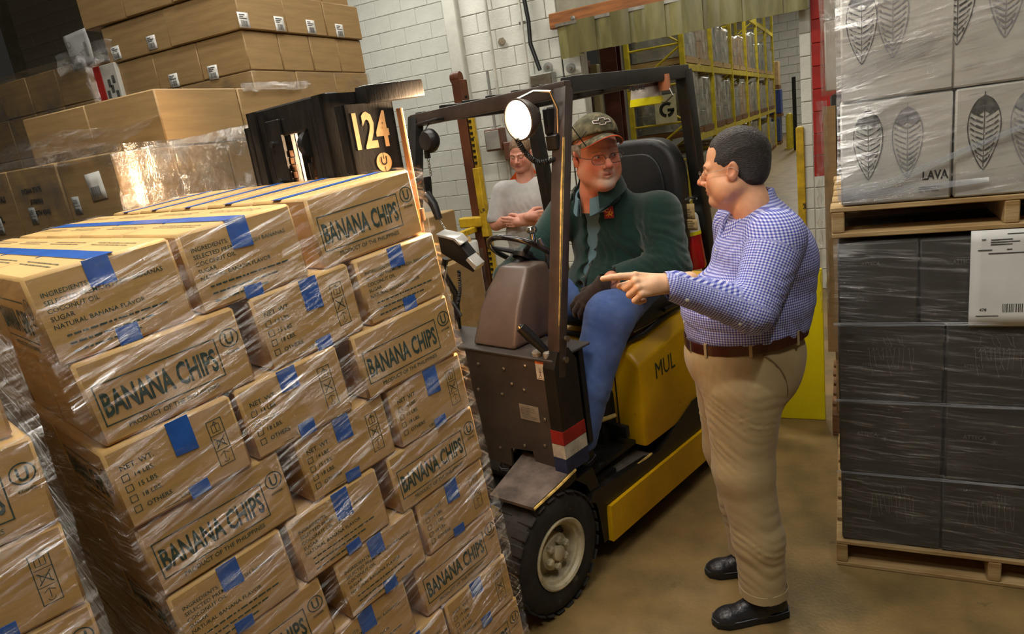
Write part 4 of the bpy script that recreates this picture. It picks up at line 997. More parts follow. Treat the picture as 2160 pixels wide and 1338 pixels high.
MB().add([(-.0245, pil(z)-.026, z) for z in (1.16, 1.4, 1.66, 1.86)]+[(-.0245, pil(z)-.026+d, z) for z, d in ((1.16, .002), (1.4, .006), (1.66, .013), (1.86, .004))], [(0, 1, 5, 4), (1, 2, 6, 5), (2, 3, 7, 6)]).add(
    [(-.026, pil(z)-.0275, z) for z in (1.16, 1.4, 1.66, 1.86)]+[(-.026-d, pil(z)-.0275, z) for z, d in ((1.16, .002), (1.4, .005), (1.66, .010), (1.86, .004))], [(0, 1, 5, 4), (1, 2, 6, 5), (2, 3, 7, 6)]).build('scraped_edge', YELS, FK, smooth=0, label='scraped bare yellow edge of the pillar')
bar('cross_bar', (-.03, .583, 2.035), (-.965, .583, 2.020), .055, .058, BROWN)
bar('roof_rail', (-.055, .60, 2.048), (-.055, 1.51, 2.066), .055, .062, BLK)
bar('roof_rail', (-.945, .60, 2.030), (-.945, 1.45, 2.040), .055, .058, BLK)
bar('rear_cross_bar', (-.07, 1.50, 2.062), (-.93, 1.45, 2.040), .045, .045, BLK)
for k in range(5): bar('roof_slat', (-.19-.15*k, .60, 2.055), (-.19-.15*k, 1.47, 2.06), .016, .030, BLK)
bar('rear_pillar', (-.055, 1.50, 2.075), (-.055, 1.665, .86), .060, .070, BLK)
bar('rear_pillar', (-.955, 1.42, 2.04), (-.955, 1.54, .86), .060, .070, BLK)
# dash housing, column, steering wheel
dv = [(-.535, .335, 1.032), (-.275, .335, 1.032), (-.275, .63, 1.032), (-.535, .63, 1.032), (-.515, .405, 1.20), (-.285, .405, 1.20), (-.285, .66, 1.20), (-.515, .66, 1.20), (-.49, .52, 1.345), (-.31, .52, 1.345), (-.31, .655, 1.345), (-.49, .655, 1.345)]
bevmesh(MB().add(dv, [(3, 2, 1, 0), (8, 9, 10, 11)]+[(k+i, k+(i+1) % 4, k+4+(i+1) % 4, k+4+i) for k in (0, 4) for i in range(4)]), 'dash_housing', DASH, .022, 3, 20, FK)
WC = fy(1105, 534, .66); AX = Vector((0, .60, .80)).normalized()
MB().tube([(WC.x, .58, 1.30), tuple(WC-AX*.03)], [.034, .026], 14).build('steering_column', BLKP, FK)
u0 = Vector((1, 0, 0)); v0 = AX.cross(u0).normalized(); RW = .165
sw_ = MB().tube([tuple(WC+u0*RW*cos(2*pi*k/40)+v0*RW*sin(2*pi*k/40)) for k in range(41)], .0125, 12, cap=False).build('steering_wheel', mat('wheel_plastic', (24, 20, 18), .2, var=.1, coat=.5), FK)
MB().lathe([(.045, -.03), (.05, -.01), (.042, .008), (.02, .014)], WC, 'Z', 24, Matrix(((u0.x, v0.x, AX.x), (u0.y, v0.y, AX.y), (u0.z, v0.z, AX.z)))).build('boss', BLKP, sw_)
for k in range(3):
    a = radians(200+120*k); MB().tube([tuple(WC), tuple(WC+(u0*cos(a)+v0*sin(a))*RW)], [.015, .009], 8).build('spoke', BLKP, sw_)
kp = WC+(u0*cos(radians(118))+v0*sin(radians(118)))*RW*-1
kp = fy(1126, 518, .74); MB().tube([tuple(kp), tuple(kp+AX*.03)], .012, 12).lathe([(.014, .03), (.013, .055), (.024, .062), (.027, .075), (.022, .086), (.008, .09)], kp, 'Z', 24).build('spinner_knob', CHROME, sw_)
a, b = fy(1098, 690, .27), fy(1152, 742, .325)
MB().tube([tuple(a), tuple(a+(b-a)*.35), tuple(b)], [.021, .023, .017], 14).build('brake_lever', BLKP, FK)
MB().tube([tuple(a-(b-a)*.06), tuple(a+(b-a)*.03)], [.013, .016], 14).build('lever_button', CHROME, FK)
MB().lathe([(.02, 0), (.022, .02), (.014, .028)], (b.x-.05, b.y, b.z-.028), 'Z', 14).lathe([(.014, 0), (.016, .03), (.010, .036)], (b.x+.012, b.y-.01, b.z-.03), 'Z', 14).build('lever_mount', GREYM, FK)
MB().tube([(-.36, .70, 1.29), (-.33, .68, 1.37), (-.345, .66, 1.44)], .008, 8).build('direction_lever', STEEL, FK)
# hood, seal and counterweight
def hood_sec(y, zs, zt, xo): return [(xo, y, .405), (xo, y, zs), (xo-.055, y, zs+.055), (xo-.17, y, zt), (-.485, y, zt+.008), (-.97-xo+.17, y, zt), (-.97-xo+.055, y, zs+.055), (-.97-xo, y, zs), (-.97-xo, y, .405)]
secs = [hood_sec(.865, .80, .885, -.035), hood_sec(.89, .815, .90, -.03), hood_sec(1.25, .865, .935, -.028), hood_sec(1.60, .90, .95, -.028)]
mb_ = MB(); n = 9; vs = [p for s in secs for p in s]; fs = [tuple(reversed(range(n))), tuple(range(3*n, 4*n))]
for i in range(3):
    for k in range(n): fs.append((i*n+k, i*n+(k+1) % n, (i+1)*n+(k+1) % n, (i+1)*n+k))
bevmesh(mb_.add(vs, fs), 'hood', YEL, .012, 2, 25, FK)
MB().box((-.17, .863, .62), (.004, .008, .42)).box((-.30, .858, .62), (.002, .006, .40)).build('hood_seam', DARK, FK, smooth=0)
MB().tube([(-.60, .90, .925), (-.20, .885, .915), (-.115, .90, .905), (-.085, 1.0, .915), (-.085, 1.25, .948), (-.085, 1.58, .968)], .013, 10).build('hood_seal', BLKP, FK)
bevmesh(MB().prism([(1.60, .16), (2.00, .16), (2.06, .34), (2.06, .82), (1.98, .98), (1.60, .985)], -.965, -.005, 'YZ'), 'counterweight', YEL, .03, 2, 25, FK)
p = fx(1384, 800, -.029)
f = Flat().text('MUL', 0, 0, .085, width=.175, bold=.0, rot=.02); f.build('lettering', mat('dark_green_decal', (30, 50, 36), .45), (-.0265, p.y, p.z), (0, 1, 0), (0, 0, 1), FK)
# seat
SX = -.31
st = bevmesh(MB().box((SX, 1.14, 1.0), (.48, .46, .11)), 'seat_cushion', VINYL, .035, 3, 30, FK)
sb = [(-.24, 0), (.24, 0), (.255, .06), (.258, .40)]+[(.258*abs(cos(a))**.55, .40+.335*abs(sin(a))**.75) for a in [radians(v) for v in range(12, 90, 8)]]; sb += [(-x, z) for x, z in reversed(sb[2:])]
def seatback(poly, y0, y1, lean, z0, name, mt, w_, parent):
    vs = [(SX+x, y0+lean*z, z0+z) for x, z in poly]+[(SX+x, y1+lean*z, z0+z) for x, z in poly]; n = len(poly)
    return bevmesh(MB().add(vs, [tuple(reversed(range(n))), tuple(range(n, 2*n))]+[(i, (i+1) % n, n+(i+1) % n, n+i) for i in range(n)]), name, mt, w_, 3, 50, parent)
back = seatback(sb, 1.33, 1.44, .10, 1.05, 'backrest', VINYL, .03, FK)
seatback([(x*.72, .05+z*.84) for x, z in sb], 1.318, 1.335, .10, 1.05, 'back_pad', VINYL, .012, back)
MB().box((SX, 1.46, 1.02), (.30, .06, .20), bev=.01).build('seat_bracket', BLK, FK, smooth=0)
MB().box((SX+.21, 1.15, .955), (.03, .44, .025)).box((SX-.21, 1.15, .955), (.03, .44, .025)).build('seat_rail', STEEL, FK, smooth=0)
MB().tube([(-.075, 1.36, 1.0), (-.05, 1.30, .985), (-.06, 1.16, .99)], .011, 8).build('seat_belt_stalk', BLKP, FK)
# mast
ML = -.20
def channel(x, s, y0, y1, z0, z1, t_=.014, fl_=.055, name='outer_channel'):
    mb_ = MB().box((x-s*t_/2, (y0+y1)/2, (z0+z1)/2), (t_, y1-y0, z1-z0)).box((x-s*fl_/2, y0+t_/2, (z0+z1)/2), (fl_, t_, z1-z0)).box((x-s*fl_/2, y1-t_/2, (z0+z1)/2), (fl_, t_, z1-z0))
    return mb_.build(name, MASTB, FK, smooth=0)
channel(ML, 1, -.315, -.13, .09, 2.055); channel(-.862, -1, -.315, -.13, .09, 2.055)
channel(-.285, 1, -.335, -.20, .12, 2.10, name='inner_channel'); channel(-.785, -1, -.335, -.20, .12, 2.10, name='inner_channel')
channel(-.345, 1, -.325, -.22, .12, 2.085, name='carriage_rail'); channel(-.74, -1, -.325, -.22, .12, 2.085, name='carriage_rail')
MB().box((-.545, -.285, 2.055), (.50, .05, .10), bev=.006).build('crosshead', MASTB, FK, smooth=0)
MB().box((-.68, -.29, 1.75), (.06, .02, .70)).build('mast_guard_plate', MASTB, FK, smooth=0)
bar('top_tie_beam', (-.215, -.235, 2.080), (-.215, .002, 2.090), .060, .056, MASTB)
bar('top_tie_beam', (-.84, -.235, 2.080), (-.84, .002, 2.09), .060, .056, MASTB)
MB().box((-.53, -.12, 2.06), (.58, .05, .05), bev=.006).build('rear_tie', MASTB, FK, smooth=0)
MB().box((-.72, -.15, 1.62), (.10, .012, .84)).box((-.345, -.15, 1.62), (.12, .012, .84)).box((-.53, -.155, 1.50), (.30, .012, .5)).build('mast_cross_plate', MASTB, FK, smooth=0)
MB().box((-.64, -.318, 1.60), (.09, .014, .92), bev=.003).box((-.395, -.318, 1.60), (.03, .016, .92)).build('mast_guard_plate', MASTB, FK, smooth=0)
for z in (1.55, 1.70, 1.85, 1.98): MB().lathe([(.012, 0), (.012, -.010)], (-.655, -.326, z), 'Y', 10).build('mast_bolt', MASTB, FK)
MB().tube([(-.52, -.25, .15), (-.52, -.25, 1.90)], .032, 16).tube([(-.52, -.25, 1.90), (-.52, -.25, 2.03)], .018, 12).build('lift_cylinder', MASTB, FK)
for x in (-.60, -.45):
    mb_ = MB()
    for k in range(70): mb_.box((x, -.30, .25+k*.0245), (.022 if k % 2 else .014, .014, .021))
    mb_.build('lift_chain', mat('oily_chain', (92, 66, 46), .3, .8, var=.4, scale=30), FK, smooth=0)['kind'] = 'stuff'
MB().lathe([(.045, -.015), (.03, -.006), (.03, .006), (.045, .015)], (-.45, -.30, 1.96), 'X', 20).build('chain_roller', MASTB, FK)
MB().tube([(-.40, -.28, .3), (-.40, -.28, 1.85), (-.43, -.29, 1.98), (-.49, -.29, 1.93)], .010, 8).tube([(-.64, -.27, .3), (-.64, -.27, 1.8), (-.62, -.28, 1.93)], .010, 8).build('hydraulic_hose', BLKP, FK)
MB().tube([(-.195, -.105, 1.45), (-.195, -.11, 2.03)], .011, 10).lathe([(.02, 0), (.02, .04)], (-.195, -.105, 1.66), 'Z', 12).build('tilt_rod', mat('copper_rod', (186, 140, 100), .35, .8), FK)
a, b = fx(741, 322, ML), fx(822, 233, ML)
f = Flat(); a = fx(752, 318, ML); 
f.text('124', .004, 0, .108, width=.132, bold=.03)
zt0 = fx(770, 312, ML).z
f.build('number_stencil', CREAMN, (ML+.0012, -.300, zt0), (0, 1, 0), (0, 0, 1), FK, label='pale stencilled number 124')
c0 = fx(803, 341, ML); f = Flat(); f.poly([(.030*cos(2*pi*k/28), .030*sin(2*pi*k/28)) for k in range(28)])
o = f.build('round_logo', CREAMN, (ML+.0012, -.205, zt0-.052), (0, 1, 0), (0, 0, 1), FK)
Flat().ring(0, .003, .010, .005, 16, pi, 2*pi).rect(-.0125, .003, -.0075, .018).rect(.0075, .003, .0125, .018).rect(-.0015, -.03, .0015, -.014).rect(-.0015, .010, .0015, .03).build('logo_mark', MASTB, (ML+.002, -.205, zt0-.052), (0, 1, 0), (0, 0, 1), o)
# carriage and forks
MB().box((-.545, -.36, .28), (.80, .04, .12), bev=.006).box((-.545, -.36, .62), (.80, .04, .10), bev=.006).box((-.2, -.35, .45), (.05, .03, .4)).box((-.89, -.35, .45), (.05, .03, .4)).build('fork_carriage', MASTB, FK, smooth=0)
for x in (-.30, -.79):
    MB().hull([(x-.05, -.40, .085), (x+.05, -.40, .085), (x+.05, -1.30, .012), (x-.05, -1.30, .012)], [(x-.05, -.40, .118), (x+.05, -.40, .118), (x+.05, -1.30, .024), (x-.05, -1.30, .024)]).box((x, -.385, .37), (.10, .03, .56), bev=.004).build('fork', MASTB, FK, smooth=0)

# head lamp on its bracket
LP_ = fy(1094, 253, .40)
ND = Vector((-.10, -.99, -.07)).normalized()           # where the lamp points, in the truck frame
def basis(n):
    n = Vector(n).normalized(); u = Vector((0, 0, 1)).cross(n).normalized(); v = n.cross(u); return Matrix(((u.x, v.x, n.x), (u.y, v.y, n.y), (u.z, v.z, n.z)))
HL = bevmesh(MB().lathe([(.02, -.085), (.045, -.075), (.070, -.035), (.078, -.006), (.078, .004), (.072, .006), (.070, -.004)], LP_, 'Z', 36, basis(ND)), 'head_lamp', mat('lamp_shell', (60, 50, 44), .4), .001, 1, 80, FK, label='round work lamp glowing warm white')
LENS = bpy.data.materials.new('lamp_glow'); LENS.use_nodes = True; bb = LENS.node_tree.nodes['Principled BSDF']
bb.inputs['Emission Color'].default_value = (1, .80, .55, 1); bb.inputs['Emission Strength'].default_value = 22; bb.inputs['Base Color'].default_value = (1, .9, .8, 1)
MB().lathe([(.070, .0), (.060, .006), (.035, .011), (.002, .013)], LP_, 'Z', 36, basis(ND)).build('lamp_lens', LENS, HL)
MB().tube([tuple(LP_+Vector((-.02, .03, .075))), tuple(LP_+Vector((.03, .07, .095))), tuple(LP_+Vector((.085, .10, .085))), tuple(LP_+Vector((.10, .115, .02))), (-.06, .52, 1.85)], .006, 8).build('lamp_bracket', STEEL, FK)
MB().box((LP_.x+.05, LP_.y+.13, LP_.z-.02), (.03, .07, .10), bev=.006).box((LP_.x+.065, LP_.y+.12, LP_.z-.10), (.06, .05, .06), bev=.006).build('lamp_mount', MASTB, FK, smooth=0)
def coil(pts, r, R_, turns, n, mt, name, parent):
    pts = [Vector(p) for p in pts]; out = []
    for k in range(n+1):
        t = k/n*(len(pts)-1); i = min(int(t), len(pts)-2); f_ = t-i
        p0, p1, p2, p3 = pts[max(i-1, 0)], pts[i], pts[i+1], pts[min(i+2, len(pts)-1)]
        p = .5*((2*p1)+(-p0+p2)*f_+(2*p0-5*p1+4*p2-p3)*f_*f_+(-p0+3*p1-3*p2+p3)*f_**3)
        d = (p2-p1).normalized(); u = d.orthogonal().normalized(); v = d.cross(u); a = 2*pi*turns*k/n
        out.append(tuple(p+(u*cos(a)+v*sin(a))*R_))
    return MB().tube(out, r, 6).build(name, mt, parent)
coil([fy(1090, 292, .40), fy(1108, 322, .42), fy(1135, 343, .46), fy(1172, 336, .50)], .0035, .008, 26, 300, BLKP, 'lamp_cable', FK)
sp = bpy.data.lights.new('head_lamp_beam', 'SPOT'); sp.energy = 330; sp.color = (1, .66, .38); sp.spot_size = radians(150); sp.spot_blend = .6; sp.shadow_soft_size = .06
so = bpy.data.objects.new('head_lamp_beam', sp); COL.objects.link(so); so.location = fl(*(LP_+ND*.03))
wd_ = FX*ND.x+FY*ND.y+Vector((0, 0, ND.z)); so.rotation_euler = wd_.to_track_quat('-Z', 'Y').to_euler()

# mirror plate, reel, scanner, terminal
a = fy(915, 256, .56)
bevmesh(MB().box(tuple(a), (.15, .10, .012), rotm(ry=-.05)), 'visor_plate', BLKP, .004, parent=FK)
def fthing(name, label, cat):
    return thing(name, label, cat, tuple(FO), FRZ)
RC = fy(906, 297, .50)
t = fthing('tool_balancer', 'round black retractor reel hanging from the guard cross bar', 'reel')
MB().lathe([(.01, -.030), (.040, -.028), (.052, -.012), (.054, 0), (.052, .012), (.040, .028), (.01, .030)], RC, 'Y', 32).build('reel_case', BLKP, t)
MB().tube([(RC.x-.03, RC.y+.0, RC.z+.04), (RC.x-.02, RC.y+.03, RC.z+.075), (RC.x-.025, RC.y+.06, 2.0)], .003, 6).build('hanger', BLKP, t)
MB().tube([(RC.x-.03, RC.y, RC.z-.04), (RC.x-.032, RC.y, RC.z-.075)], .014, 8).build('cable_stop', BLKP, t)
mb_ = MB()
for k in range(6): mb_.tube([(RC.x-.03+.006*cos(a_)*(k % 2)+.0, RC.y+.006*cos(a_)*((k+1) % 2), RC.z-.082-.013*k+.009*sin(a_)) for a_ in [2*pi*q/8 for q in range(9)]], .0017, 5, cap=False)
mb_.build('chain', STEEL, t)['kind'] = 'stuff'
t = fthing('barcode_scanner', 'black pistol grip barcode scanner hanging by a chain from the reel', 'scanner')
H0 = fy(895, 398, .50)
bevmesh(MB().hull([(H0.x-.045, H0.y-.03, H0.z-.02), (H0.x+.02, H0.y-.03, H0.z-.045), (H0.x+.02, H0.y+.03, H0.z-.045), (H0.x-.045, H0.y+.03, H0.z-.02)],
                  [(H0.x-.03, H0.y-.03, H0.z+.035), (H0.x+.035, H0.y-.028, H0.z+.055), (H0.x+.035, H0.y+.028, H0.z+.055), (H0.x-.03, H0.y+.03, H0.z+.035)]), 'scan_head', BLKP, .010, 2, 30, t)
MB().box((H0.x+.01, H0.y-.031, H0.z+.03), (.035, .002, .008), rotm(ry=-.35)).build('scan_label', mat('amber_print', (120, 66, 34), .4), t, smooth=0)
g0, g1, g2 = fy(897, 408, .50), fy(915, 432, .50), fy(926, 462, .50)
MB().tube([tuple(g0), tuple(g1), tuple(g2)], [.026, .021, .017], 14).build('grip', BLKP, t)
g3 = fy(944, 492, .50); coil([g2, g3], .0022, .004, 12, 90, SILV, 'cord', t)
t = fthing('vehicle_terminal', 'silver and black vehicle mounted terminal tilted beside the steering wheel', 'terminal')
T0, T1 = fy(922, 500, .46), fy(1000, 572, .46)
tv = [fy(922, 497, .40), fy(960, 505, .42), fy(1006, 562, .44), fy(998, 576, .44), fy(930, 535, .42)]
d_ = Vector((.0, .05, .012)); body = [Vector(p) for p in tv]
bevmesh(MB().hull([tuple(p) for p in body], [tuple(p+d_) for p in body]), 'terminal_body', BLKP, .008, 2, 30, t)
bz = [fy(921, 493, .39), fy(961, 502, .41), fy(974, 517, .415), fy(969, 519, .415), fy(957, 508, .41), fy(921, 499, .39)]
bevmesh(MB().hull([tuple(Vector(p)+Vector((0, -.004, 0))) for p in bz], [tuple(Vector(p)+d_*1.02) for p in bz]), 'silver_bezel', SILV, .003, 1, 30, t)
kz = [fy(988, 543, .425), fy(1007, 563, .43), fy(1003, 572, .43), fy(983, 549, .425)]
bevmesh(MB().hull([tuple(Vector(p)+Vector((0, -.003, 0))) for p in kz], [tuple(Vector(p)+d_*1.01) for p in kz]), 'keypad_edge', SILV, .002, 1, 30, t)
p0, p1 = fy(955, 560, .48), fy(972, 640, .48)
MB().tube([tuple(fy(940, 545, .50)), tuple(fy(935, 575, .50)), (-.80, .52, 1.20), (-.80, .50, 1.03)], .016, 10).build('mount_arm', BLKP, t)
coil([fy(968, 572, .47), fy(970, 610, .47), fy(966, 640, .47)], .0035, .006, 18, 200, BLKP, 'coiled_cord', t)
MB().tube([tuple(fy(944, 560, .46)), tuple(fy(938, 590, .46)), tuple(fy(948, 630, .46)), tuple(fy(972, 668, .46))], .003, 6).build('power_lead', GREYM, t)
MB().tube([tuple(fy(953, 636, .46)), tuple(fy(972, 667, .46))], [.008, .010], 8).build('stylus', BLKP, t)
# aerial wire in front of the driver's cap
MB().tube([tuple(fy(1202, 262, .60)), tuple(fy(1236, 308, .72))], .0022, 6).tube([tuple(fy(1238, 277, .70)), tuple(fy(1216, 302, .68))], .0018, 6).build('aerial_wire', BLKP, FK)

# hanging horn lamp at the roof rail, and the extinguisher behind the seat
t = fthing('roof_work_light', 'white and yellow bell shaped work light numbered 5872 hanging from the guard roof', 'work light')
B0 = fy(1363, 205, 1.30); 
MB().lathe([(.035, .075), (.060, .070), (.068, .03), (.072, .0), (.072, -.005)], B0, 'Z', 28).build('lamp_body', mat('dirty_white', (190, 180, 168), .45, var=.12, scale=8, bump=.1), t)
MB().lathe([(.070, .078), (.068, .045), (.069, .043), (.071, .078)], (B0.x, B0.y, B0.z), 'Z', 28).build('collar', mat('maroon_collar', (74, 44, 36), .5), t)
MB().lathe([(.074, -.004), (.078, -.032), (.078, -.036), (.07, -.038), (.07, -.004)], B0, 'Z', 28).build('yellow_rim', YELB, t)
MB().tube([tuple(B0+Vector((0, 0, .07))), tuple(B0+Vector((0, 0, .12)))], .012, 8).build('stem', BLK, t)
MB().tube([tuple(B0+Vector((.07, 0, .03))), tuple(B0+Vector((.12, 0, .03))), tuple(B0+Vector((.14, 0, -.01))), tuple(B0+Vector((.10, 0, -.035))), tuple(B0+Vector((.07, 0, -.03)))], .004, 6).build('guard_hoop', STEEL, t)
MB().lathe([(.025, -.03), (.028, 0), (.025, .04)], tuple(B0+Vector((.10, .0, .045))), 'Z', 16).build('amber_lens', mat('amber_lens', (190, 120, 80), .3, coat=.5), t)
f = Flat().text('5872', -.05, 0, .022, width=.09, bold=.03); f.build('number', INKK, tuple(B0+Vector((0, -.074, .035))), (1, 0, 0), (0, 0, 1), t)
t = fthing('fire_extinguisher', 'red and white fire extinguisher with manila tags behind the seat', 'fire extinguisher')
E0 = fy(1463, 528, 1.52); E1 = fy(1449, 453, 1.52); ax = (E1-E0).normalized(); hh_ = (E1-E0).length
Rb = basis(ax)
MB().lathe([(.02, -.10), (.045, -.095), (.052, -.08), (.052, hh_*.45)], E0, 'Z', 28, Rb).build('cylinder_body', REDX, t)
MB().lathe([(.0525, hh_*.45), (.0525, hh_*.92), (.046, hh_*1.0), (.022, hh_*1.07), (.018, hh_*1.12)], E0, 'Z', 28, Rb).build('label_sleeve', PAPER, t)
MB().lathe([(.0532, hh_*.42), (.0532, hh_*.52)], E0, 'Z', 28, Rb).build('yellow_stripe', YELB, t)
f = Flat().text('ABC', -.03, 0, .03, width=.06, bold=.05, rot=1.3); f.build('lettering', INKK, tuple(E0+ax*hh_*.55+Vector((0, -.0545, 0))), (1, 0, 0), tuple(ax), t)
vt = E0+ax*hh_*1.15
MB().lathe([(.018, -.01), (.020, .0), (.016, .03), (.010, .035)], vt, 'Z', 16, Rb).build('valve', CHROME, t)
MB().tube([tuple(vt+ax*.03), tuple(vt+ax*.045+Vector((.05, -.02, .015))), tuple(vt+ax*.05+Vector((.085, -.03, .005)))], [.010, .008, .006], 8).tube([tuple(vt+ax*.02), tuple(vt+Vector((.05, -.03, -.03))), tuple(vt+Vector((.06, -.035, -.075)))], [.009, .009, .011], 8).build('handle', CHROME, t)
MB().tube([tuple(vt+Vector((-.02, -.02, -.02))), tuple(vt+Vector((-.03, -.03, -.05))), tuple(vt+Vector((.03, -.04, -.06)))], .003, 6).build('safety_pin', CHROME, t)
for i, (px, py, w2_, h2_) in enumerate(((1449, 446, .085, .075), (1458, 474, .075, .055))):
    q = fy(px, py, 1.44); s = sheet((q.x-w2_/2, 1.44-.004*i, q.z-h2_/2), (1, 0, .0), (0, 0, 1), w2_, h2_, TAGM, 'tag', t, t=.001, nx=3, ny=3, wav=.002)
    f = Flat(); [f.rect(.008, .01+.012*k, w2_-.012-.01*(k % 2), .013+.012*k) for k in range(4)]; f.build('print', INKG, (q.x-w2_/2, 1.432-.004*i, q.z-h2_/2), (1, 0, 0), (0, 0, 1), s)
MB().box((E0.x-.03, 1.60, E0.z+.05), (.10, .03, .16), bev=.005).build('bracket', BLK, t, smooth=0)
# ------------------------------------------------------------------ people: smooth implicit bodies meshed with surface nets
class Field:
    def __init__(s, lo, hi, h):
        s.lo = np.array(lo, 'f4'); s.h = h; s.n = (np.ceil((np.array(hi)-np.array(lo))/h).astype(int)+1)
        s.v = np.full(tuple(s.n), 9.0, 'f4'); s.ax = [s.lo[i]+h*np.arange(s.n[i], dtype='f4') for i in range(3)]
    def sub(s, lo, hi, pad):
        i0 = [max(0, int((lo[i]-pad-s.lo[i])/s.h)) for i in range(3)]; i1 = [min(int(s.n[i]), int((hi[i]+pad-s.lo[i])/s.h)+2) for i in range(3)]
        if any(a >= b for a, b in zip(i0, i1)): return None
        sl = tuple(slice(a, b) for a, b in zip(i0, i1))
        return sl, (s.ax[0][sl[0]][:, None, None], s.ax[1][sl[1]][None, :, None], s.ax[2][sl[2]][None, None, :])
    def _put(s, sl, d, k, cut):
        v = s.v[sl]
        if cut:
            if k > 0: h = np.clip(.5-.5*(v+d)/k, 0, 1); s.v[sl] = v*(1-h)+(-d)*h+k*h*(1-h)
            else: s.v[sl] = np.maximum(v, -d)
        else:
            if k > 0: h = np.clip(.5+.5*(v-d)/k, 0, 1); s.v[sl] = v*(1-h)+d*h-k*h*(1-h)
            else: s.v[sl] = np.minimum(v, d)
    def rc(s, a, b, ra, rb, k=.02, cut=False, sy=1.0):
        a = np.array(a, 'f4'); b = np.array(b, 'f4'); r = max(ra, rb); q = s.sub(np.minimum(a, b)-r, np.maximum(a, b)+r, k+.04)
        if q is None: return s
        sl, (X, Y, Z) = q; ba = b-a; L2 = float(ba@ba)+1e-9
        t = np.clip(((X-a[0])*ba[0]+(Y-a[1])*ba[1]+(Z-a[2])*ba[2])/L2, 0, 1)
        d = np.sqrt((X-a[0]-ba[0]*t)**2+((Y-a[1]-ba[1]*t)/sy)**2+(Z-a[2]-ba[2]*t)**2)-(ra+(rb-ra)*t)
        s._put(sl, d, k, cut); return s
    def el(s, c, r, k=.02, cut=False, R=None):
        c = np.array(c, 'f4'); r = np.array(r, 'f4'); m_ = r.max() if R is not None else r; q = s.sub(c-m_, c+m_, k+.04)
        if q is None: return s
        sl, (X, Y, Z) = q; x, y, z = X-c[0], Y-c[1], Z-c[2]
        if R is not None:
            R = np.array(R, 'f4'); x, y, z = x*R[0, 0]+y*R[1, 0]+z*R[2, 0], x*R[0, 1]+y*R[1, 1]+z*R[2, 1], x*R[0, 2]+y*R[1, 2]+z*R[2, 2]
        k0 = np.sqrt((x/r[0])**2+(y/r[1])**2+(z/r[2])**2); k1 = np.sqrt((x/r[0]**2)**2+(y/r[1]**2)**2+(z/r[2]**2)**2)+1e-6
        s._put(sl, np.where(k1 > 1e-5, k0*(k0-1)/k1, -float(r.min())), k, cut); return s
    def chain(s, pts, rs, k=.02, sy=1.0):
        for i in range(len(pts)-1): s.rc(pts[i], pts[i+1], rs[i], rs[i+1], k, sy=sy)
        return s
    def plane(s, p, n, k=0):
        """remove everything on the side the normal points to"""
        n = np.array(n, 'f4'); n /= np.linalg.norm(n); X, Y, Z = s.ax[0][:, None, None], s.ax[1][None, :, None], s.ax[2][None, None, :]
        s._put((slice(None),)*3, -((X-p[0])*n[0]+(Y-p[1])*n[1]+(Z-p[2])*n[2]), k, True); return s
    def fold(s, c, rad, d, wl, amp, warp=.6, seed=0):
        c = np.array(c, 'f4'); rad = np.array(rad if hasattr(rad, '__len__') else [rad]*3, 'f4'); q = s.sub(c-rad*1.8, c+rad*1.8, 0)
        if q is None: return s
        sl, (X, Y, Z) = q; w_ = np.exp(-(((X-c[0])/rad[0])**2+((Y-c[1])/rad[1])**2+((Z-c[2])/rad[2])**2)); d = np.array(d, 'f4'); d /= np.linalg.norm(d)
        ph = ((X*d[0]+Y*d[1]+Z*d[2])*2*pi/wl)+warp*np.sin(X*31+seed)+warp*np.sin(Z*27+Y*19+seed*2.3)+warp*np.sin(Y*37+seed*1.7)
        s.v[sl] += 1.9*amp*w_*(np.sin(ph)*.35+(1-2*np.abs(np.sin(ph*.5+.7)))*.45+(1-2*np.abs(np.sin(ph*.83+seed)))*.3); return s
    def nets(s):
        v = s.v; S_ = v < 0; n = np.array(v.shape); c = np.zeros(tuple(n-1), 'u1')
        for i in (0, 1):
            for j in (0, 1):
                for k in (0, 1): c += S_[i:n[0]-1+i, j:n[1]-1+j, k:n[2]-1+k]
        I = np.argwhere((c > 0) & (c < 8)); idx = np.full(tuple(n-1), -1, 'i4'); idx[tuple(I.T)] = np.arange(len(I))
        acc = np.zeros((len(I), 3), 'f8'); cnt = np.zeros(len(I))
        cor = [(i, j, k) for i in (0, 1) for j in (0, 1) for k in (0, 1)]
        for a in cor:
            for ax in range(3):
                if a[ax]: continue
                b = list(a); b[ax] = 1; va = v[I[:, 0]+a[0], I[:, 1]+a[1], I[:, 2]+a[2]]; vb = v[I[:, 0]+b[0], I[:, 1]+b[1], I[:, 2]+b[2]]
                m_ = (va < 0) != (vb < 0); t = np.where(m_, va/(va-vb+1e-12), 0); p = np.tile(np.array(a, 'f8'), (len(I), 1)); p[:, ax] += t
                acc += p*m_[:, None]; cnt += m_
        P = s.lo+s.h*(I+acc/cnt[:, None]); F = []
        for ax in range(3):
            o1, o2 = [(1, 2), (2, 0), (0, 1)][ax]
            sa = [slice(None)]*3; sb = [slice(None)]*3; sa[ax] = slice(0, n[ax]-1); sb[ax] = slice(1, n[ax])
            A, B = S_[tuple(sa)], S_[tuple(sb)]; E = np.argwhere(A != B); ok = (E[:, o1] > 0) & (E[:, o2] > 0) & (E[:, o1] < n[o1]-1) & (E[:, o2] < n[o2]-1); E = E[ok]
            q = []
            for d1, d2 in ((1, 1), (0, 1), (0, 0), (1, 0)):
                e = E.copy(); e[:, o1] -= d1; e[:, o2] -= d2; q.append(idx[tuple(e.T)])
            q = np.stack(q, 1); fl_ = A[tuple(E.T)]; q[~fl_] = q[~fl_][:, ::-1]; F.append(q)
        F = np.concatenate(F); F = F[(F >= 0).all(1)]
        return P, F
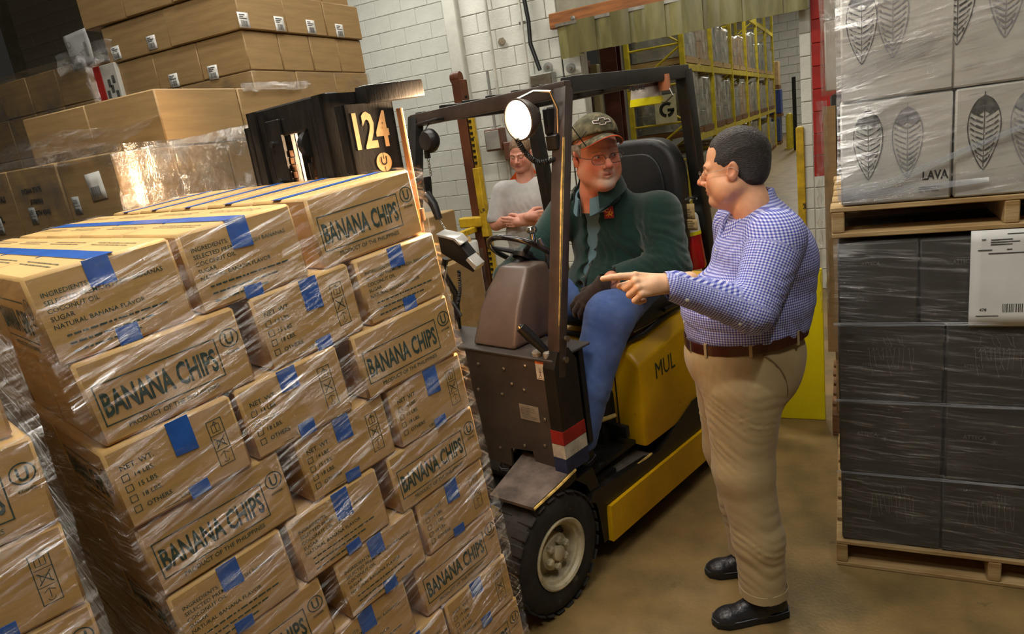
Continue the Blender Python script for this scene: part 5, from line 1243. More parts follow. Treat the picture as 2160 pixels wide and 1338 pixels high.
    def relax(s, P, F, it=1, f=.5):
        for _ in range(it):
            a = np.zeros_like(P); c = np.zeros(len(P))
            for i in range(4):
                j = F[:, (i+1) % 4]; np.add.at(a, F[:, i], P[j]); np.add.at(c, F[:, i], 1); np.add.at(a, j, P[F[:, i]]); np.add.at(c, j, 1)
            P = P*(1-f)+f*a/np.maximum(c, 1)[:, None]
        return P
    def at(s, p):
        i = [int(round((p[a]-s.lo[a])/s.h)) for a in range(3)]
        if any(i[a] < 0 or i[a] >= s.n[a] for a in range(3)): return 9
        f = [(p[a]-s.lo[a])/s.h for a in range(3)]; b = [min(int(s.n[a])-2, max(0, int(f[a]))) for a in range(3)]; t = [f[a]-b[a] for a in range(3)]; r = 0
        for x in (0, 1):
            for y in (0, 1):
                for z in (0, 1): r += s.v[b[0]+x, b[1]+y, b[2]+z]*(t[0] if x else 1-t[0])*(t[1] if y else 1-t[1])*(t[2] if z else 1-t[2])
        return float(r)
    def grad(s, p, e=.02):
        g = Vector([s.at(Vector(p)+Vector([e if i == a else 0 for i in range(3)]))-s.at(Vector(p)-Vector([e if i == a else 0 for i in range(3)])) for a in range(3)]); return g.normalized()
    def hit(s, o, d, far=.6, step=.004):
        """first surface point from o along d"""
        o, d = Vector(o), Vector(d).normalized(); t = 0
        while t < far:
            if s.at(o+d*t) < 0: return o+d*(t-step/2)
            t += step
        return None
def netmesh(name, parts, mt, parent, colfn=None, uvfn=None, relax=2, **kw):
    """parts: list of (P, F); joined into ONE mesh"""
    Ps, Fs, b = [], [], 0
    for P, F in parts: Ps.append(P); Fs.append(F+b); b += len(P)
    P = np.concatenate(Ps); F = np.concatenate(Fs); me = bpy.data.meshes.new(name)
    me.vertices.add(len(P)); me.vertices.foreach_set('co', P.astype('f4').ravel()); me.loops.add(F.size); me.loops.foreach_set('vertex_index', F.astype('i4').ravel())
    me.polygons.add(len(F)); me.polygons.foreach_set('loop_start', np.arange(0, F.size, 4, dtype='i4')); me.update(calc_edges=True); me.validate()
    me.polygons.foreach_set('use_smooth', [True]*len(me.polygons)); me.materials.append(mt)
    if colfn is not None and len(me.vertices) == len(P):
        c = np.ones((len(P), 4), 'f4'); c[:, :3] = colfn(P); at_ = me.color_attributes.new('Col', 'FLOAT_COLOR', 'POINT'); at_.data.foreach_set('color', c.ravel())
    if uvfn is not None:
        uv = uvfn(P); li = np.zeros(len(me.loops), 'i4'); me.loops.foreach_get('vertex_index', li); ul = me.uv_layers.new(name='UVMap'); ul.data.foreach_set('uv', uv[li].astype('f4').ravel())
    return put(name, me, parent, **kw)
def fmesh(fd, relax=2, xf=None):
    P, F = fd.nets(); P = fd.relax(P, F, relax)
    if xf is not None: R, t = xf; P = P @ np.array(R).T+np.array(t)
    return P, F
def skin_mat(name, rough=.48, bump=.12):
    M = bpy.data.materials.new(name); M.use_nodes = True; nt = M.node_tree; N = nt.nodes; L = nt.links; b = N['Principled BSDF']
    at_ = N.new('ShaderNodeAttribute'); at_.attribute_name = 'Col'; tc = N.new('ShaderNodeTexCoord'); n = N.new('ShaderNodeTexNoise'); n.inputs['Scale'].default_value = 45; n.inputs['Detail'].default_value = 6
    L.new(tc.outputs['Object'], n.inputs['Vector']); mr = N.new('ShaderNodeMapRange'); mr.inputs[3].default_value = .84; mr.inputs[4].default_value = 1.13; L.new(n.outputs[0], mr.inputs[0])
    mx = N.new('ShaderNodeMix'); mx.data_type = 'RGBA'; mx.blend_type = 'MULTIPLY'; mx.inputs['Factor'].default_value = 1; L.new(at_.outputs['Color'], mx.inputs['A']); L.new(mr.outputs[0], mx.inputs['B'])
    L.new(mx.outputs['Result'], b.inputs['Base Color']); b.inputs['Roughness'].default_value = rough
    b.inputs['Subsurface Weight'].default_value = .12; b.inputs['Subsurface Radius'].default_value = (.6, .25, .15); b.inputs['Subsurface Scale'].default_value = .012
    n2 = N.new('ShaderNodeTexNoise'); n2.inputs['Scale'].default_value = 260; L.new(tc.outputs['Object'], n2.inputs['Vector']); bp = N.new('ShaderNodeBump'); bp.inputs['Strength'].default_value = bump; bp.inputs['Distance'].default_value = .002
    L.new(n2.outputs[0], bp.inputs['Height']); L.new(bp.outputs[0], b.inputs['Normal']); return M
SKIN = skin_mat('skin')
EYEW = mat('eye_white', (214, 206, 198), .2, var=.03, coat=.5)
def head_field(jowl=.0, mouth=.0):
    f = Field((-.105, -.145, -.21), (.105, .125, .14), .0024)
    f.el((0, .012, .038), (.078, .098, .086), .02).el((0, -.030, -.030), (.062+jowl*.4, .064, .082), .03)
    for s_ in (-1, 1):
        f.rc((s_*.048, .005, -.052), (s_*.018, -.066, -.098), .030+jowl*.5, .021, .025)
        f.el((s_*.040, -.056, -.032), (.027, .028, .030), .02).el((s_*(.046+jowl), -.028, -.062), (.024+jowl, .034, .032+jowl), .025)
        f.rc((s_*.046, -.070, .019), (s_*.012, -.090, .018), .010, .0095, .014)
    f.el((0, -.078, -.098), (.022, .019, .019), .018)
    for s_ in (-1, 1):
        f.el((s_*.031, -.105, .001), (.019, .018, .013), .010, cut=True)
    f.rc((0, -.088, .010), (0, -.116, -.028), .0085, .0120, .012).el((0, -.117, -.031), (.0125, .0125, .0105), .006)
    for s_ in (-1, 1):
        f.el((s_*.0125, -.103, -.036), (.0085, .011, .0085), .005); f.el((s_*.006, -.108, -.046), (.0042, .006, .004), .002, cut=True)
        f.rc((s_*.014, -.101, -.036), (s_*.030, -.090, -.060), .0026, .0022, .006, cut=True)          # nasolabial fold
        f.el((s_*.031, -.0775, .001), (.0155, .0150, .0145), .003)                                       # lids
        f.el((s_*.031, -.094, .0005), (.0125, .008, .0034), .0015, cut=True)                            # the opening between them
        f.rc((s_*.020, -.088, -.0135), (s_*.042, -.083, -.0105), .0018, .0016, .005, cut=True)          # bag under the eye
    f.el((0, -.080, -.056), (.030, .020, .022), .016)
    for s_ in (-1, 1):
        f.rc((s_*.022, -.0885, -.0635), (0, -.0985, -.0600), .0035, .0058, .004); f.rc((s_*.019, -.0875, -.0690), (0, -.0960, -.0715), .0040, .0066, .004)
    f.el((0, -.102, -.0658), (.022, .007, .0014+mouth), .0015, cut=True)
    for s_ in (-1, 1):
        E_ = Matrix.Rotation(s_*.35, 3, 'Z') @ Matrix.Rotation(-.15, 3, 'X')
        f.el((s_*.081, .012, -.004), (.0075, .0185, .031), .006, R=E_); f.el((s_*.089, .008, .002), (.0065, .0105, .019), .004, cut=True, R=E_); f.rc((s_*.080, -.004, -.012), (s_*.078, -.003, -.026), .006, .0065, .005)
    f.chain([(0, .020, -.05), (0, .036, -.13), (0, .050, -.22)], [.055+jowl*.5, .056+jowl*.6, .062+jowl*.6], .02)
    f.el((0, -.022, -.108), (.040+jowl, .046, .022+jowl), .022)
    f.fold((0, -.085, .062), (.05, .04, .022), (0, .1, 1), .011, .0007, .4)
    return f
def head_cols(P, tan, lip, red, brow, stub=None, stubc=(150, 140, 132)):
    """colour of skin, lips, brows, flush and stubble by place on the head"""
    c = np.tile(np.array(lin(tan)), (len(P), 1))
    def blob(ce, r, col, a):
        d = ((P[:, 0]-ce[0])/r[0])**2+((P[:, 1]-ce[1])/r[1])**2+((P[:, 2]-ce[2])/r[2])**2; w_ = (a*np.exp(-d**2))[:, None]; c[:] = c*(1-w_)+np.array(lin(col))*w_
    for s_ in (-1, 1):
        blob((s_*.042, -.075, -.030), (.026, .04, .024), red, .55); blob((s_*.081, .01, -.004), (.02, .03, .035), red, .4)
        blob((s_*.031, -.088, -.010), (.018, .02, .008), red, .25)
        for q in range(6): x = .014+.0062*q; blob((s_*x, -.094+.0022*q, .0175+.0024*sin(q*.6)), (.006, .012, .0034), brow, .75)
        blob((s_*.031, -.092, .0050), (.014, .012, .0016), (90, 56, 44), .5)
    blob((0, -.120, -.030), (.018, .02, .016), red, .55); blob((0, -.10, .05), (.05, .05, .03), red, .12)
    for s_ in (-1, 1): blob((s_*.008, -.098, -.0605), (.013, .013, .0036), lip, .8); blob((s_*.008, -.096, -.0710), (.012, .013, .0042), lip, .8)
    blob((0, -.10, -.0658), (.024, .015, .0013), (70, 34, 30), .8)
    if stub:
        for ce, r, a in stub: blob(ce, r, stubc, a)
    blob((0, .0, -.16), (.1, .1, .035), red, .35)
    return c
def place_head(hf, parent, pos, yaw, pitch, roll, sc, cols):
    R = Matrix.Rotation(yaw, 3, 'Z') @ Matrix.Rotation(pitch, 3, 'X') @ Matrix.Rotation(roll, 3, 'Y'); P, F = hf.nets(); P = hf.relax(P, F, 1, .4); C = head_cols(P, **cols)
    return (P @ (np.array(R)*sc).T+np.array(pos), F, C), Matrix.Translation(Vector(pos)) @ (R*sc).to_4x4()
def eyes(T, parent, look=(0, 0), iris=(70, 84, 92)):
    for s_ in (-1, 1):
        c = Vector((s_*.031, -.0785, .001)); e = MB().lathe([(.0005, -.0128), (.006, -.0113), (.0105, -.0073), (.0128, 0), (.0105, .0073), (.006, .0113), (.0005, .0128)], (0, 0, 0), 'Z', 24)
        e.xf(Matrix.Translation(c)).xf(T); o = e.build('eye', EYEW, parent, smooth=80)
        d = Vector((sin(look[0]), -cos(look[0]), sin(look[1]))).normalized(); B_ = basis(d)
        q = MB().lathe([(.0001, .0129), (.0028, .0127), (.0047, .0120), (.0049, .0114), (.0001, .0112)], (0, 0, 0), 'Z', 20, B_).xf(Matrix.Translation(c)).xf(T); q.build('iris', mat('iris%d' % iris[0], iris, .15, coat=.8), o, smooth=80)
        q = MB().lathe([(.0001, .0132), (.0022, .0130), (.0024, .0122)], (0, 0, 0), 'Z', 16, B_).xf(Matrix.Translation(c)).xf(T); q.build('pupil', mat('pupil', (8, 8, 8), .1), o, smooth=80)
GLASS = bpy.data.materials.new('spectacle_glass'); GLASS.use_nodes = True
_n = GLASS.node_tree; _n.nodes.remove(_n.nodes['Principled BSDF']); _t = _n.nodes.new('ShaderNodeBsdfTransparent'); _g = _n.nodes.new('ShaderNodeBsdfGlossy'); _g.inputs['Roughness'].default_value = .03
_m = _n.nodes.new('ShaderNodeMixShader'); _m.inputs[0].default_value = .045; _n.links.new(_t.outputs[0], _m.inputs[1]); _n.links.new(_g.outputs[0], _m.inputs[2]); _n.links.new(_m.outputs[0], _n.nodes['Material Output'].inputs[0])
def spectacles(T, parent, mt, hw=.024, hh=.0155, t=.0011, rim=True, drop=0):
    def rr_(s_):
        return [(s_*.033+hw*math.copysign(abs(cos(a))**.7, cos(a)), -.1085+abs(hw*cos(a)*.25)*(1 if s_*cos(a) > 0 else -.1), -.004-drop+hh*math.copysign(abs(sin(a))**.75, sin(a))) for a in [2*pi*k/28 for k in range(29)]]
    fr = MB()
    for s_ in (-1, 1):
        fr.tube(rr_(s_), t if rim else t*.6, 6, cap=False)
        fr.tube([(s_*(.033+hw), -.100, .002-drop), (s_*.072, -.088, .003-drop*.8), (s_*.0845, -.03, .006), (s_*.086, .012, .010), (s_*.084, .030, -.006)], t, 6)
    fr.tube([(-.0095, -.112, .000-drop), (0, -.115, .003-drop), (.0095, -.112, .000-drop)], t, 6); o = fr.xf(T).build('spectacle_frame', mt, parent)
    for s_ in (-1, 1):
        p = rr_(s_)[:-1]; MB().add(p+[(a, b-.0006, c) for a, b, c in p], [tuple(range(28)), tuple(reversed(range(28, 56)))]).xf(T).build('lens', GLASS, o)
    return o
def hand_field(frame, joints, thumb, sc=1.0, h=.0022, fat=1.0, wristr=.026, fore=None):
    """frame: (origin, f, l, n); joints: 4 fingers each a list of (a, b, c) from the knuckle on; c along the back of the hand"""
    o, f, l, n = [np.array(v, 'f8') for v in frame]
    def W(p): return o+sc*(f*p[0]+l*p[1]+n*p[2])
    allp = [W(p) for fg in joints for p in fg]+[W(p) for p in thumb]+[o]+([np.array(fore)] if fore is not None else []); lo = np.min(allp, 0)-.045; hi = np.max(allp, 0)+.045
    F_ = Field(lo, hi, h); s = sc*fat
    for i, fg in enumerate(joints):
        r = (.0108, .0110, .0102, .0090)[i]*s
        F_.rc(W((.0, (.012, .004, -.005, -.013)[i], 0)), W(fg[0]), .017*s, r*1.12, .010)
        F_.chain([W(p) for p in fg], [r*1.08, r*1.0, r*.88, r*.78], .0030)
        F_.el(W(np.array(fg[0])+np.array((0, 0, .004))), np.array([r*.95]*3), .006)
    F_.el(W((.050, .0, -.006)), (.030*s, .030*s, .024*s), .012)
    F_.chain([W(p) for p in thumb], [.0165*s, .0140*s, .0120*s, .0098*s], .006)
    F_.rc(W((-.010, 0, 0)), W((.03, .0, 0)), wristr*s, .025*s, .014)
    if fore is not None: F_.rc(W((-.01, 0, 0)), fore, wristr*s, wristr*1.2*s, .01)
    return F_, W
def nails(W, tips, parent, n_dirs, sc=1.0):
    for (p, d, nn) in tips:
        MB().lathe([(.0002, .0012), (.0042*sc, .0008), (.0050*sc, 0)], W(p), 'Z', 12, basis(nn)).build('nail', mat('finger_nail', (222, 176, 150), .3, coat=.4), parent)
def cloth(name, c, rough=.85, weave=600, bump=.15, var=.08, scale=5, sheen=.2, c2=None, spots=None):
    M = mat(name, c, rough, var=var, scale=scale, bump=bump, bscale=weave, c2=c2, spots=spots, spec=.25); M.node_tree.nodes['Principled BSDF'].inputs['Sheen Weight'].default_value = sheen; return M
def strip(pts, nrm, up, hw, th, name, mt, parent, closed=False):
    """ribbon following points; up = width direction, nrm outward"""
    vs = []; n = len(pts)
    for p, q in zip(pts, nrm): p, q = Vector(p), Vector(q); u = Vector(up); vs += [p-u*hw, p+u*hw, p+u*hw+q*th, p-u*hw+q*th]
    fs = []; m_ = n if closed else n-1
    for i in range(m_):
        a, b = i*4, ((i+1) % n)*4
        for k in range(4): fs.append((a+k, a+(k+1) % 4, b+(k+1) % 4, b+k))
    if not closed: fs += [(3, 2, 1, 0), (n*4-4, n*4-3, n*4-2, n*4-1)]
    return MB().add(vs, fs).build(name, mt, parent, smooth=50)
def add_cols(parts, base):
    """parts of (P, F, C or None) -> geometry list and colour function"""
    cs = [C if C is not None else np.tile(np.array(lin(base)), (len(P), 1)) for P, F, C in parts]; C = np.concatenate(cs); return [(P, F) for P, F, _ in parts], (lambda P_: C)

# ---- 1. man in the checked shirt, standing by the truck and pointing
vx, vy = -.16, .987; _l = Vector((-vy, vx, 0)); _t = Vector((-vx, -vy, 0)); th = radians(18); fc = _l*cos(th)+_t*sin(th)
MO = Vector((-.39, 2.42, 0)); MR = math.atan2(fc.x, -fc.y)
MAN = thing('person', 'standing man in blue checked shirt and khaki trousers pointing towards the forklift', 'person', tuple(MO), MR)
tan1 = (222, 166, 128); hs1 = 1.03
hf = head_field(.006)
hc1 = dict(tan=tan1, lip=(176, 92, 80), red=(206, 116, 88), brow=(60, 44, 34), stub=[((0, -.07, -.09), (.06, .05, .03), .22)], stubc=(150, 120, 100))
HP = (.0, .064, 1.684); hyaw = -radians(18+15)
hd, HT = place_head(hf, MAN, HP, hyaw, radians(4), 0, hs1, hc1)
# left hand pointing
fdir = Vector((0, -1, .10)).normalized(); lup = Vector((-.62, 0, .78)); lup = (lup-fdir*lup.dot(fdir)).normalized(); nb = lup.cross(fdir).normalized()
if nb.x < 0: nb = -nb
WR = Vector((.262, -.262, 1.384))
jt = [[(.092, .031, 0), (.137, .034, -.006), (.163, .036, -.013), (.186, .037, -.021)],
      [(.094, .009, .004), (.119, .006, -.030), (.098, .004, -.050), (.080, .003, -.046)],
      [(.088, -.012, .003), (.110, -.017, -.030), (.090, -.016, -.051), (.072, -.014, -.046)],
      [(.079, -.031, -.002), (.097, -.038, -.028), (.080, -.036, -.046), (.064, -.033, -.042)]]
thm = [(.022, .026, -.018), (.065, .038, -.040), (.102, .026, -.048), (.134, .018, -.040)]
hfL, WL = hand_field((WR, fdir, lup, nb), jt, thm, 1.04, .0021, 1.04, .027, fore=tuple(WR-fdir*.07))
hfR, WRt = hand_field((Vector((-.26, .12, .95)), Vector((0, -.08, -1)).normalized(), Vector((.1, -.99, .08)).normalized(), Vector((-.99, -.1, .01)).normalized()),
    [[(.09, .030, 0), (.130, .030, -.012), (.150, .028, -.030), (.160, .026, -.045)], [(.092, .008, 0), (.135, .008, -.014), (.158, .008, -.034), (.166, .008, -.052)], [(.086, -.013, 0), (.125, -.014, -.014), (.146, -.014, -.034), (.154, -.013, -.05)], [(.078, -.032, 0), (.108, -.034, -.012), (.124, -.034, -.028), (.130, -.033, -.042)]],
    [(.02, .03, -.01), (.055, .05, -.025), (.085, .048, -.035), (.108, .040, -.042)], 1.04, .004, 1.0)
bd = Field((-.36, -.30, .04), (.38, .34, 1.62), .014)
bd.chain([(0, .10, 1.60), (0, .12, 1.48)], [.058, .07], .03).el((0, .12, 1.36), (.17, .12, .16), .03).el((0, .07, 1.18), (.17, .18, .16), .03).el((0, .08, 1.0), (.16, .15, .12), .03)
bd.chain([(.18, .12, 1.45), (.265, .0, 1.26), (.262, -.20, 1.36)], [.05, .042, .030]).chain([(-.18, .12, 1.45), (-.26, .14, 1.18), (-.26, .12, .97)], [.05, .042, .028])
for x, y1, y2 in ((.10, .02, .05), (-.10, .03, .08)): bd.chain([(x, .06, .95), (x*1.15, y1, .55), (x*1.25, y2, .08)], [.09, .06, .042])
P, F = fmesh(bd); Ph, Fh = hfL.nets(); Ph = hfL.relax(Ph, Fh, 1, .4); Pr, Fr = fmesh(hfR, 1)
g_, cf = add_cols([(hd[0], hd[1], hd[2]), (P, F, None), (Ph, Fh, np.tile(np.array(lin((226, 176, 138))), (len(Ph), 1))), (Pr, Fr, None)], tan1)
BODY = netmesh('body', g_, SKIN, MAN, cf)
nails(WL, [((.178, .037, -.0115), 0, nb*.9+fdir*.25)], BODY, None)
eyes(HT, BODY, (-.1, -.05), (74, 62, 50)); 
spectacles(HT, MAN, mat('thin_gold_rim', (150, 140, 130), .25, .9), .021, .014, .0008, drop=.002)
# hair
HAIR = mat('dark_brown_hair', (52, 42, 36), .5, var=.4, scale=60, stretch=(1, 1, 4), bump=.9, bscale=120, c2=(22, 18, 15), spots=((120, 112, 104), 50, .70))
h_ = Field((-.11, -.13, -.12), (.11, .15, .17), .0030)
h_.el((0, .016, .042), (.0812, .1010, .0895), .02).el((0, .046, -.015), (.068, .060, .062), .03)
h_.el((0, -.152, .026), (.100, .110, .090), .012, cut=True).el((0, -.10, -.08), (.12, .085, .09), .012, cut=True)
for s_ in (-1, 1): h_.el((s_*.092, .004, -.020), (.028, .034, .048), .006, cut=True); h_.el((s_*.060, -.085, .062), (.030, .045, .030), .01, cut=True)
h_.plane((0, 0, -.082), (0, -.25, -1)); h_.fold((0, .02, .06), (.12, .14, .12), (1, .3, 0), .012, .0014, 1.2, 3).fold((0, .06, .0), (.12, .1, .1), (1, 0, .2), .009, .0010, 1.0, 5)
P, F = h_.nets(); Pn = np.c_[P, np.ones(len(P))] @ np.array(HT).T; netmesh('hair', [(Pn[:, :3], F)], HAIR, MAN)
# trousers
KH = cloth('khaki_twill', (180, 158, 116), .8, 500, .12, .05, 4, .15)
tr = Field((-.30, -.26, .08), (.30, .36, 1.18), .0075)
tr.el((0, .068, 1.02), (.203, .203, .17), .02).el((0, .070, .95), (.195, .178, .15), .03).el((0, -.005, 1.03), (.175, .14, .14), .04)
tr.chain([(.095, .015, .93), (.108, -.004, .62), (.128, .030, .34), (.135, .036, .10)], [.136, .102, .086, .084], .035).chain([(-.095, .040, .93), (-.110, .030, .60), (-.125, .070, .34), (-.125, .090, .10)], [.138, .104, .090, .086], .035)
tr.plane((0, 0, .113), (0, 0, -1)).plane((0, 0, 1.112), (0, 0, 1))
tr.fold((.12, -.02, .86), (.14, .16, .12), (.1, .45, 1), .045, .006, 1.3, 1).fold((-.1, -.05, .80), (.1, .12, .14), (0, .5, 1), .04, .005, 1.3, 2).fold((.1, -.08, .72), (.12, .12, .14), (.3, .6, 1), .06, .004, 1.3, 9)
tr.fold((.13, .03, .30), (.11, .12, .16), (.2, .5, 1), .060, .0085, 1.2, 4).fold((-.12, .06, .3), (.11, .12, .14), (.2, -.4, 1), .07, .006, .9, 6).fold((.1, .16, .62), (.12, .09, .2), (0, .7, 1), .09, .004, .9, 7)
tr.fold((.0, -.08, 1.02), (.16, .1, .10), (1, .1, .05), .05, .003, .2, 2)
tro = netmesh('trousers', [fmesh(tr, 2)], KH, MAN)
def ring_pts(fd, c, z, off, a0=0, a1=360, n=48, zfn=None):
    out = []; nr = []
    for k in range(n):
        a = radians(a0+(a1-a0)*k/n); d = Vector((cos(a), sin(a), 0)); zz = z+(zfn(d) if zfn else 0); p = fd.hit(Vector((c[0], c[1], zz))+d*.45, -d, .45, .003); p = p or Vector((c[0], c[1], zz))+d*.2; out.append(p+d*off); nr.append(d)
    return out, nr
hemp, hn = ring_pts(tr, (.135, .036), .128, .0005, n=36); strip(hemp, hn, (0, 0, 1), .017, .0025, 'cuff', KH, tro, True)
hemp, hn = ring_pts(tr, (-.125, .090), .128, .0005, n=36); strip(hemp, hn, (0, 0, 1), .017, .0025, 'cuff', KH, tro, True)
pk = []; pn = []
for k in range(14):
    t = k/13; y = .055+.085*t+.02*sin(t*pi); z = 1.075-.165*t**1.2; p = tr.hit((.5, y, z), (-1, 0, 0), .5, .003)
    if p: pk.append(p); pn.append(Vector((1, -.1, 0)))
strip(pk, pn, (0, .5, .85), .0025, .0025, 'pocket_edge', mat('khaki_seam', (132, 112, 80), .8), tro)
# shirt
def gingham():
    M = bpy.data.materials.new('blue_gingham'); M.use_nodes = True; nt = M.node_tree; N = nt.nodes; L = nt.links; b = N['Principled BSDF']; b.inputs['Roughness'].default_value = .8; b.inputs['Specular IOR Level'].default_value = .25
    uv = N.new('ShaderNodeUVMap'); sp_ = N.new('ShaderNodeSeparateXYZ'); L.new(uv.outputs[0], sp_.inputs[0]); o = []
    for i in (0, 1):
        m1 = N.new('ShaderNodeMath'); m1.operation = 'MULTIPLY'; m1.inputs[1].default_value = 2*pi/.0088; L.new(sp_.outputs[i], m1.inputs[0]); m2 = N.new('ShaderNodeMath'); m2.operation = 'SINE'; L.new(m1.outputs[0], m2.inputs[0])
        r = N.new('ShaderNodeMapRange'); r.inputs[1].default_value = -.35; r.inputs[2].default_value = .35; r.interpolation_type = 'SMOOTHSTEP'; L.new(m2.outputs[0], r.inputs[0]); o.append(r)
    s = N.new('ShaderNodeMath'); s.operation = 'ADD'; L.new(o[0].outputs[0], s.inputs[0]); L.new(o[1].outputs[0], s.inputs[1]); s2 = N.new('ShaderNodeMath'); s2.operation = 'MULTIPLY'; s2.inputs[1].default_value = .5; L.new(s.outputs[0], s2.inputs[0])
    cr = N.new('ShaderNodeValToRGB'); cr.color_ramp.elements[0].color = rgba((214, 216, 236)); cr.color_ramp.elements[1].color = rgba((70, 74, 160)); e = cr.color_ramp.elements.new(.5); e.color = rgba((140, 146, 210)); L.new(s2.outputs[0], cr.inputs[0]); L.new(cr.outputs[0], b.inputs['Base Color'])
    tc = N.new('ShaderNodeTexCoord'); n = N.new('ShaderNodeTexNoise'); n.inputs['Scale'].default_value = 22; n.inputs['Detail'].default_value = 3; L.new(tc.outputs['Object'], n.inputs['Vector']); bp = N.new('ShaderNodeBump'); bp.inputs['Strength'].default_value = .35; bp.inputs['Distance'].default_value = .01; L.new(n.outputs[0], bp.inputs['Height']); L.new(bp.outputs[0], b.inputs['Normal'])
    return M
GING = gingham()
EL = (.270, .000, 1.258); SHO = (.185, .120, 1.452); CUF = (.263, -.238, 1.372)
sf = Field((-.37, -.27, 1.06), (.38, .38, 1.60), .0062)
sf.el((0, .078, 1.205), (.208, .230, .160), .03).el((0, .140, 1.36), (.205, .165, .165), .04).el((0, .070, 1.12), (.200, .208, .09), .03).el((0, .19, 1.33), (.17, .125, .19), .03)
sf.rc((-.16, .128, 1.470), (.16, .128, 1.470), .082, .082, .04).rc((0, .145, 1.48), (0, .125, 1.555), .105, .072, .04)
sf.chain([SHO, EL], [.092, .072], .03).chain([EL, CUF], [.070, .050], .02).chain([(-.185, .125, 1.452), (-.268, .14, 1.18), (-.26, .12, .99)], [.088, .074, .05], .03)
sf.rc((.262, -.200, 1.352), (.262, -.262, 1.384), .041, .039, .004)
sf.plane((0, 0, 1.092), (0, 0, -1)); 
wl_ = -fdir; sf.el(tuple(WR+fdir*.058), (.06, .045, .06), 0, cut=True)
sf.rc((0, .095, 1.66), (0, .115, 1.55), .068, .062, 0, cut=True)
sf.fold(EL, (.10, .12, .10), (.1, 1, .2), .040, .0075, .9, 1).fold((.27, -.08, 1.30), (.08, .12, .08), (0, 1, .5), .034, .0045, .9, 2).fold((.24, .08, 1.34), (.1, .1, .1), (.3, .5, 1), .05, .005, .8, 3)
sf.fold((0, -.08, 1.16), (.2, .14, .08), (.2, .2, 1), .05, .004, .9, 4).fold((0, .28, 1.30), (.2, .12, .2), (.7, .3, .8), .10, .005, .9, 5).fold((.1, .0, 1.42), (.12, .12, .08), (.9, .2, -.7), .06, .004, .7, 6).fold((.1, .2, 1.13), (.2, .2, .05), (.7, .9, .2), .05, .004, .5, 7)
A0, A1, A2 = map(np.array, (SHO, EL, CUF))
def shirt_uv(P):
    def seg(a, b):
        ba = b-a; t = np.clip(((P-a)@ba)/(ba@ba), -.2, 1.2); q = P-(a+ba*t[:, None]); return t*np.linalg.norm(ba), np.linalg.norm(q, axis=1), q
    th_ = np.arctan2(P[:, 0], -(P[:, 1]-.09)); u = th_*.205; v = P[:, 2].copy()
    for a, b, off in ((A0, A1, 0), (A1, A2, .31)):
        t, d, q = seg(a, b); ax = (b-a)/np.linalg.norm(b-a); e1 = np.cross(ax, [0, 0, 1.0]) if abs(ax[2]) < .8 else np.cross(ax, [0, 1.0, 0]); e1 /= np.linalg.norm(e1); e2 = np.cross(ax, e1)
        ang = np.arctan2(q@e1, -(q@e2) if off else (q@e2)); m_ = (d < .098) & (P[:, 0] > .175) & ((t > .035) | (off > 0)) & (((P-A1)@(A0-A1) > 0) == (off == 0)); u[m_] = (ang*.07)[m_]; v[m_] = (t+off)[m_]
    return np.c_[u, v]
sh = netmesh('shirt', [fmesh(sf, 2)], GING, MAN, uvfn=shirt_uv)
# collar, placket, buttons
def collar(name, cx, cy, z0, r0, flap, mt, parent, front_gap=24, rise=.030, tall=.034, spread=.03, fwd=.02, sy=1.05):
    vs = []; fs = []; n = 40
    for k in range(n+1):
        a = radians(-180+front_gap+(360-2*front_gap)*k/n); fr = (1-cos(a))/2     # a=0 at the back
        d = Vector((sin(a), cos(a)*sy, 0)); c = Vector((cx, cy-fwd*fr, z0-rise*fr)); fl_ = flap*(1+.55*fr**3)
        p0 = c+d*r0-Vector((0, 0, tall)); p1 = c+d*(r0-.002)+Vector((0, 0, .006)); p2 = c+d*(r0+.006)+Vector((0, 0, .008)); p3 = c+d*(r0+spread)-Vector((0, 0, fl_))+Vector((0, -.006*fr**2, 0)); p4 = c+d*(r0+spread-.003)-Vector((0, 0, fl_+.001)); p5 = c+d*(r0+.002)+Vector((0, 0, .0))
        vs += [p0, p1, p2, p3, p4, p5]
    for k in range(n):
        for j in range(6): fs.append((k*6+j, k*6+(j+1) % 6, (k+1)*6+(j+1) % 6, (k+1)*6+j))
    mb_ = MB().add(vs, fs+[(5, 4, 3, 2, 1, 0), tuple(n*6+j for j in range(6))]); me = mb_.mesh(name, mt, 50)
    ul = me.uv_layers.new(name='UVMap'); li = np.zeros(len(me.loops), 'i4'); me.loops.foreach_get('vertex_index', li); uv = np.array([((i//6)*.012, (0, .042, .048, .094, .096, .05)[i % 6]) for i in range(len(vs))]); ul.data.foreach_set('uv', uv[li].astype('f4').ravel())
    return put(name, me, parent)
collar('collar', 0, .112, 1.592, .068, .036, GING, sh, 12, .100, .045, .018, .020)
BTN = mat('shirt_button', (226, 224, 214), .25, coat=.5)
pp = []; pn = []
for k in range(17):
    z = 1.435-.325*k/16; p = sf.hit((0, -.4, z), (0, 1, 0), .6, .003)
    if p: pp.append(p+Vector((0, .001, 0))); pn.append(Vector((0, -1, .05)))
me_s = strip(pp, pn, (1, 0, 0), .016, .0028, 'placket', GING, sh)
_m = me_s.data; ul = _m.uv_layers.new(name='UVMap'); li = np.zeros(len(_m.loops), 'i4'); _m.loops.foreach_get('vertex_index', li); co = np.array([tuple(v.co) for v in _m.vertices]); ul.data.foreach_set('uv', np.c_[co[:, 0], co[:, 2]][li].astype('f4').ravel())
for k in (1, 5, 9, 13):
    if k < len(pp): MB().lathe([(.0055, 0), (.0058, .002), (.004, .003)], pp[k]+Vector((0, -.003, 0)), 'Z', 14, basis((0, -1, .1))).build('button', BTN, sh)
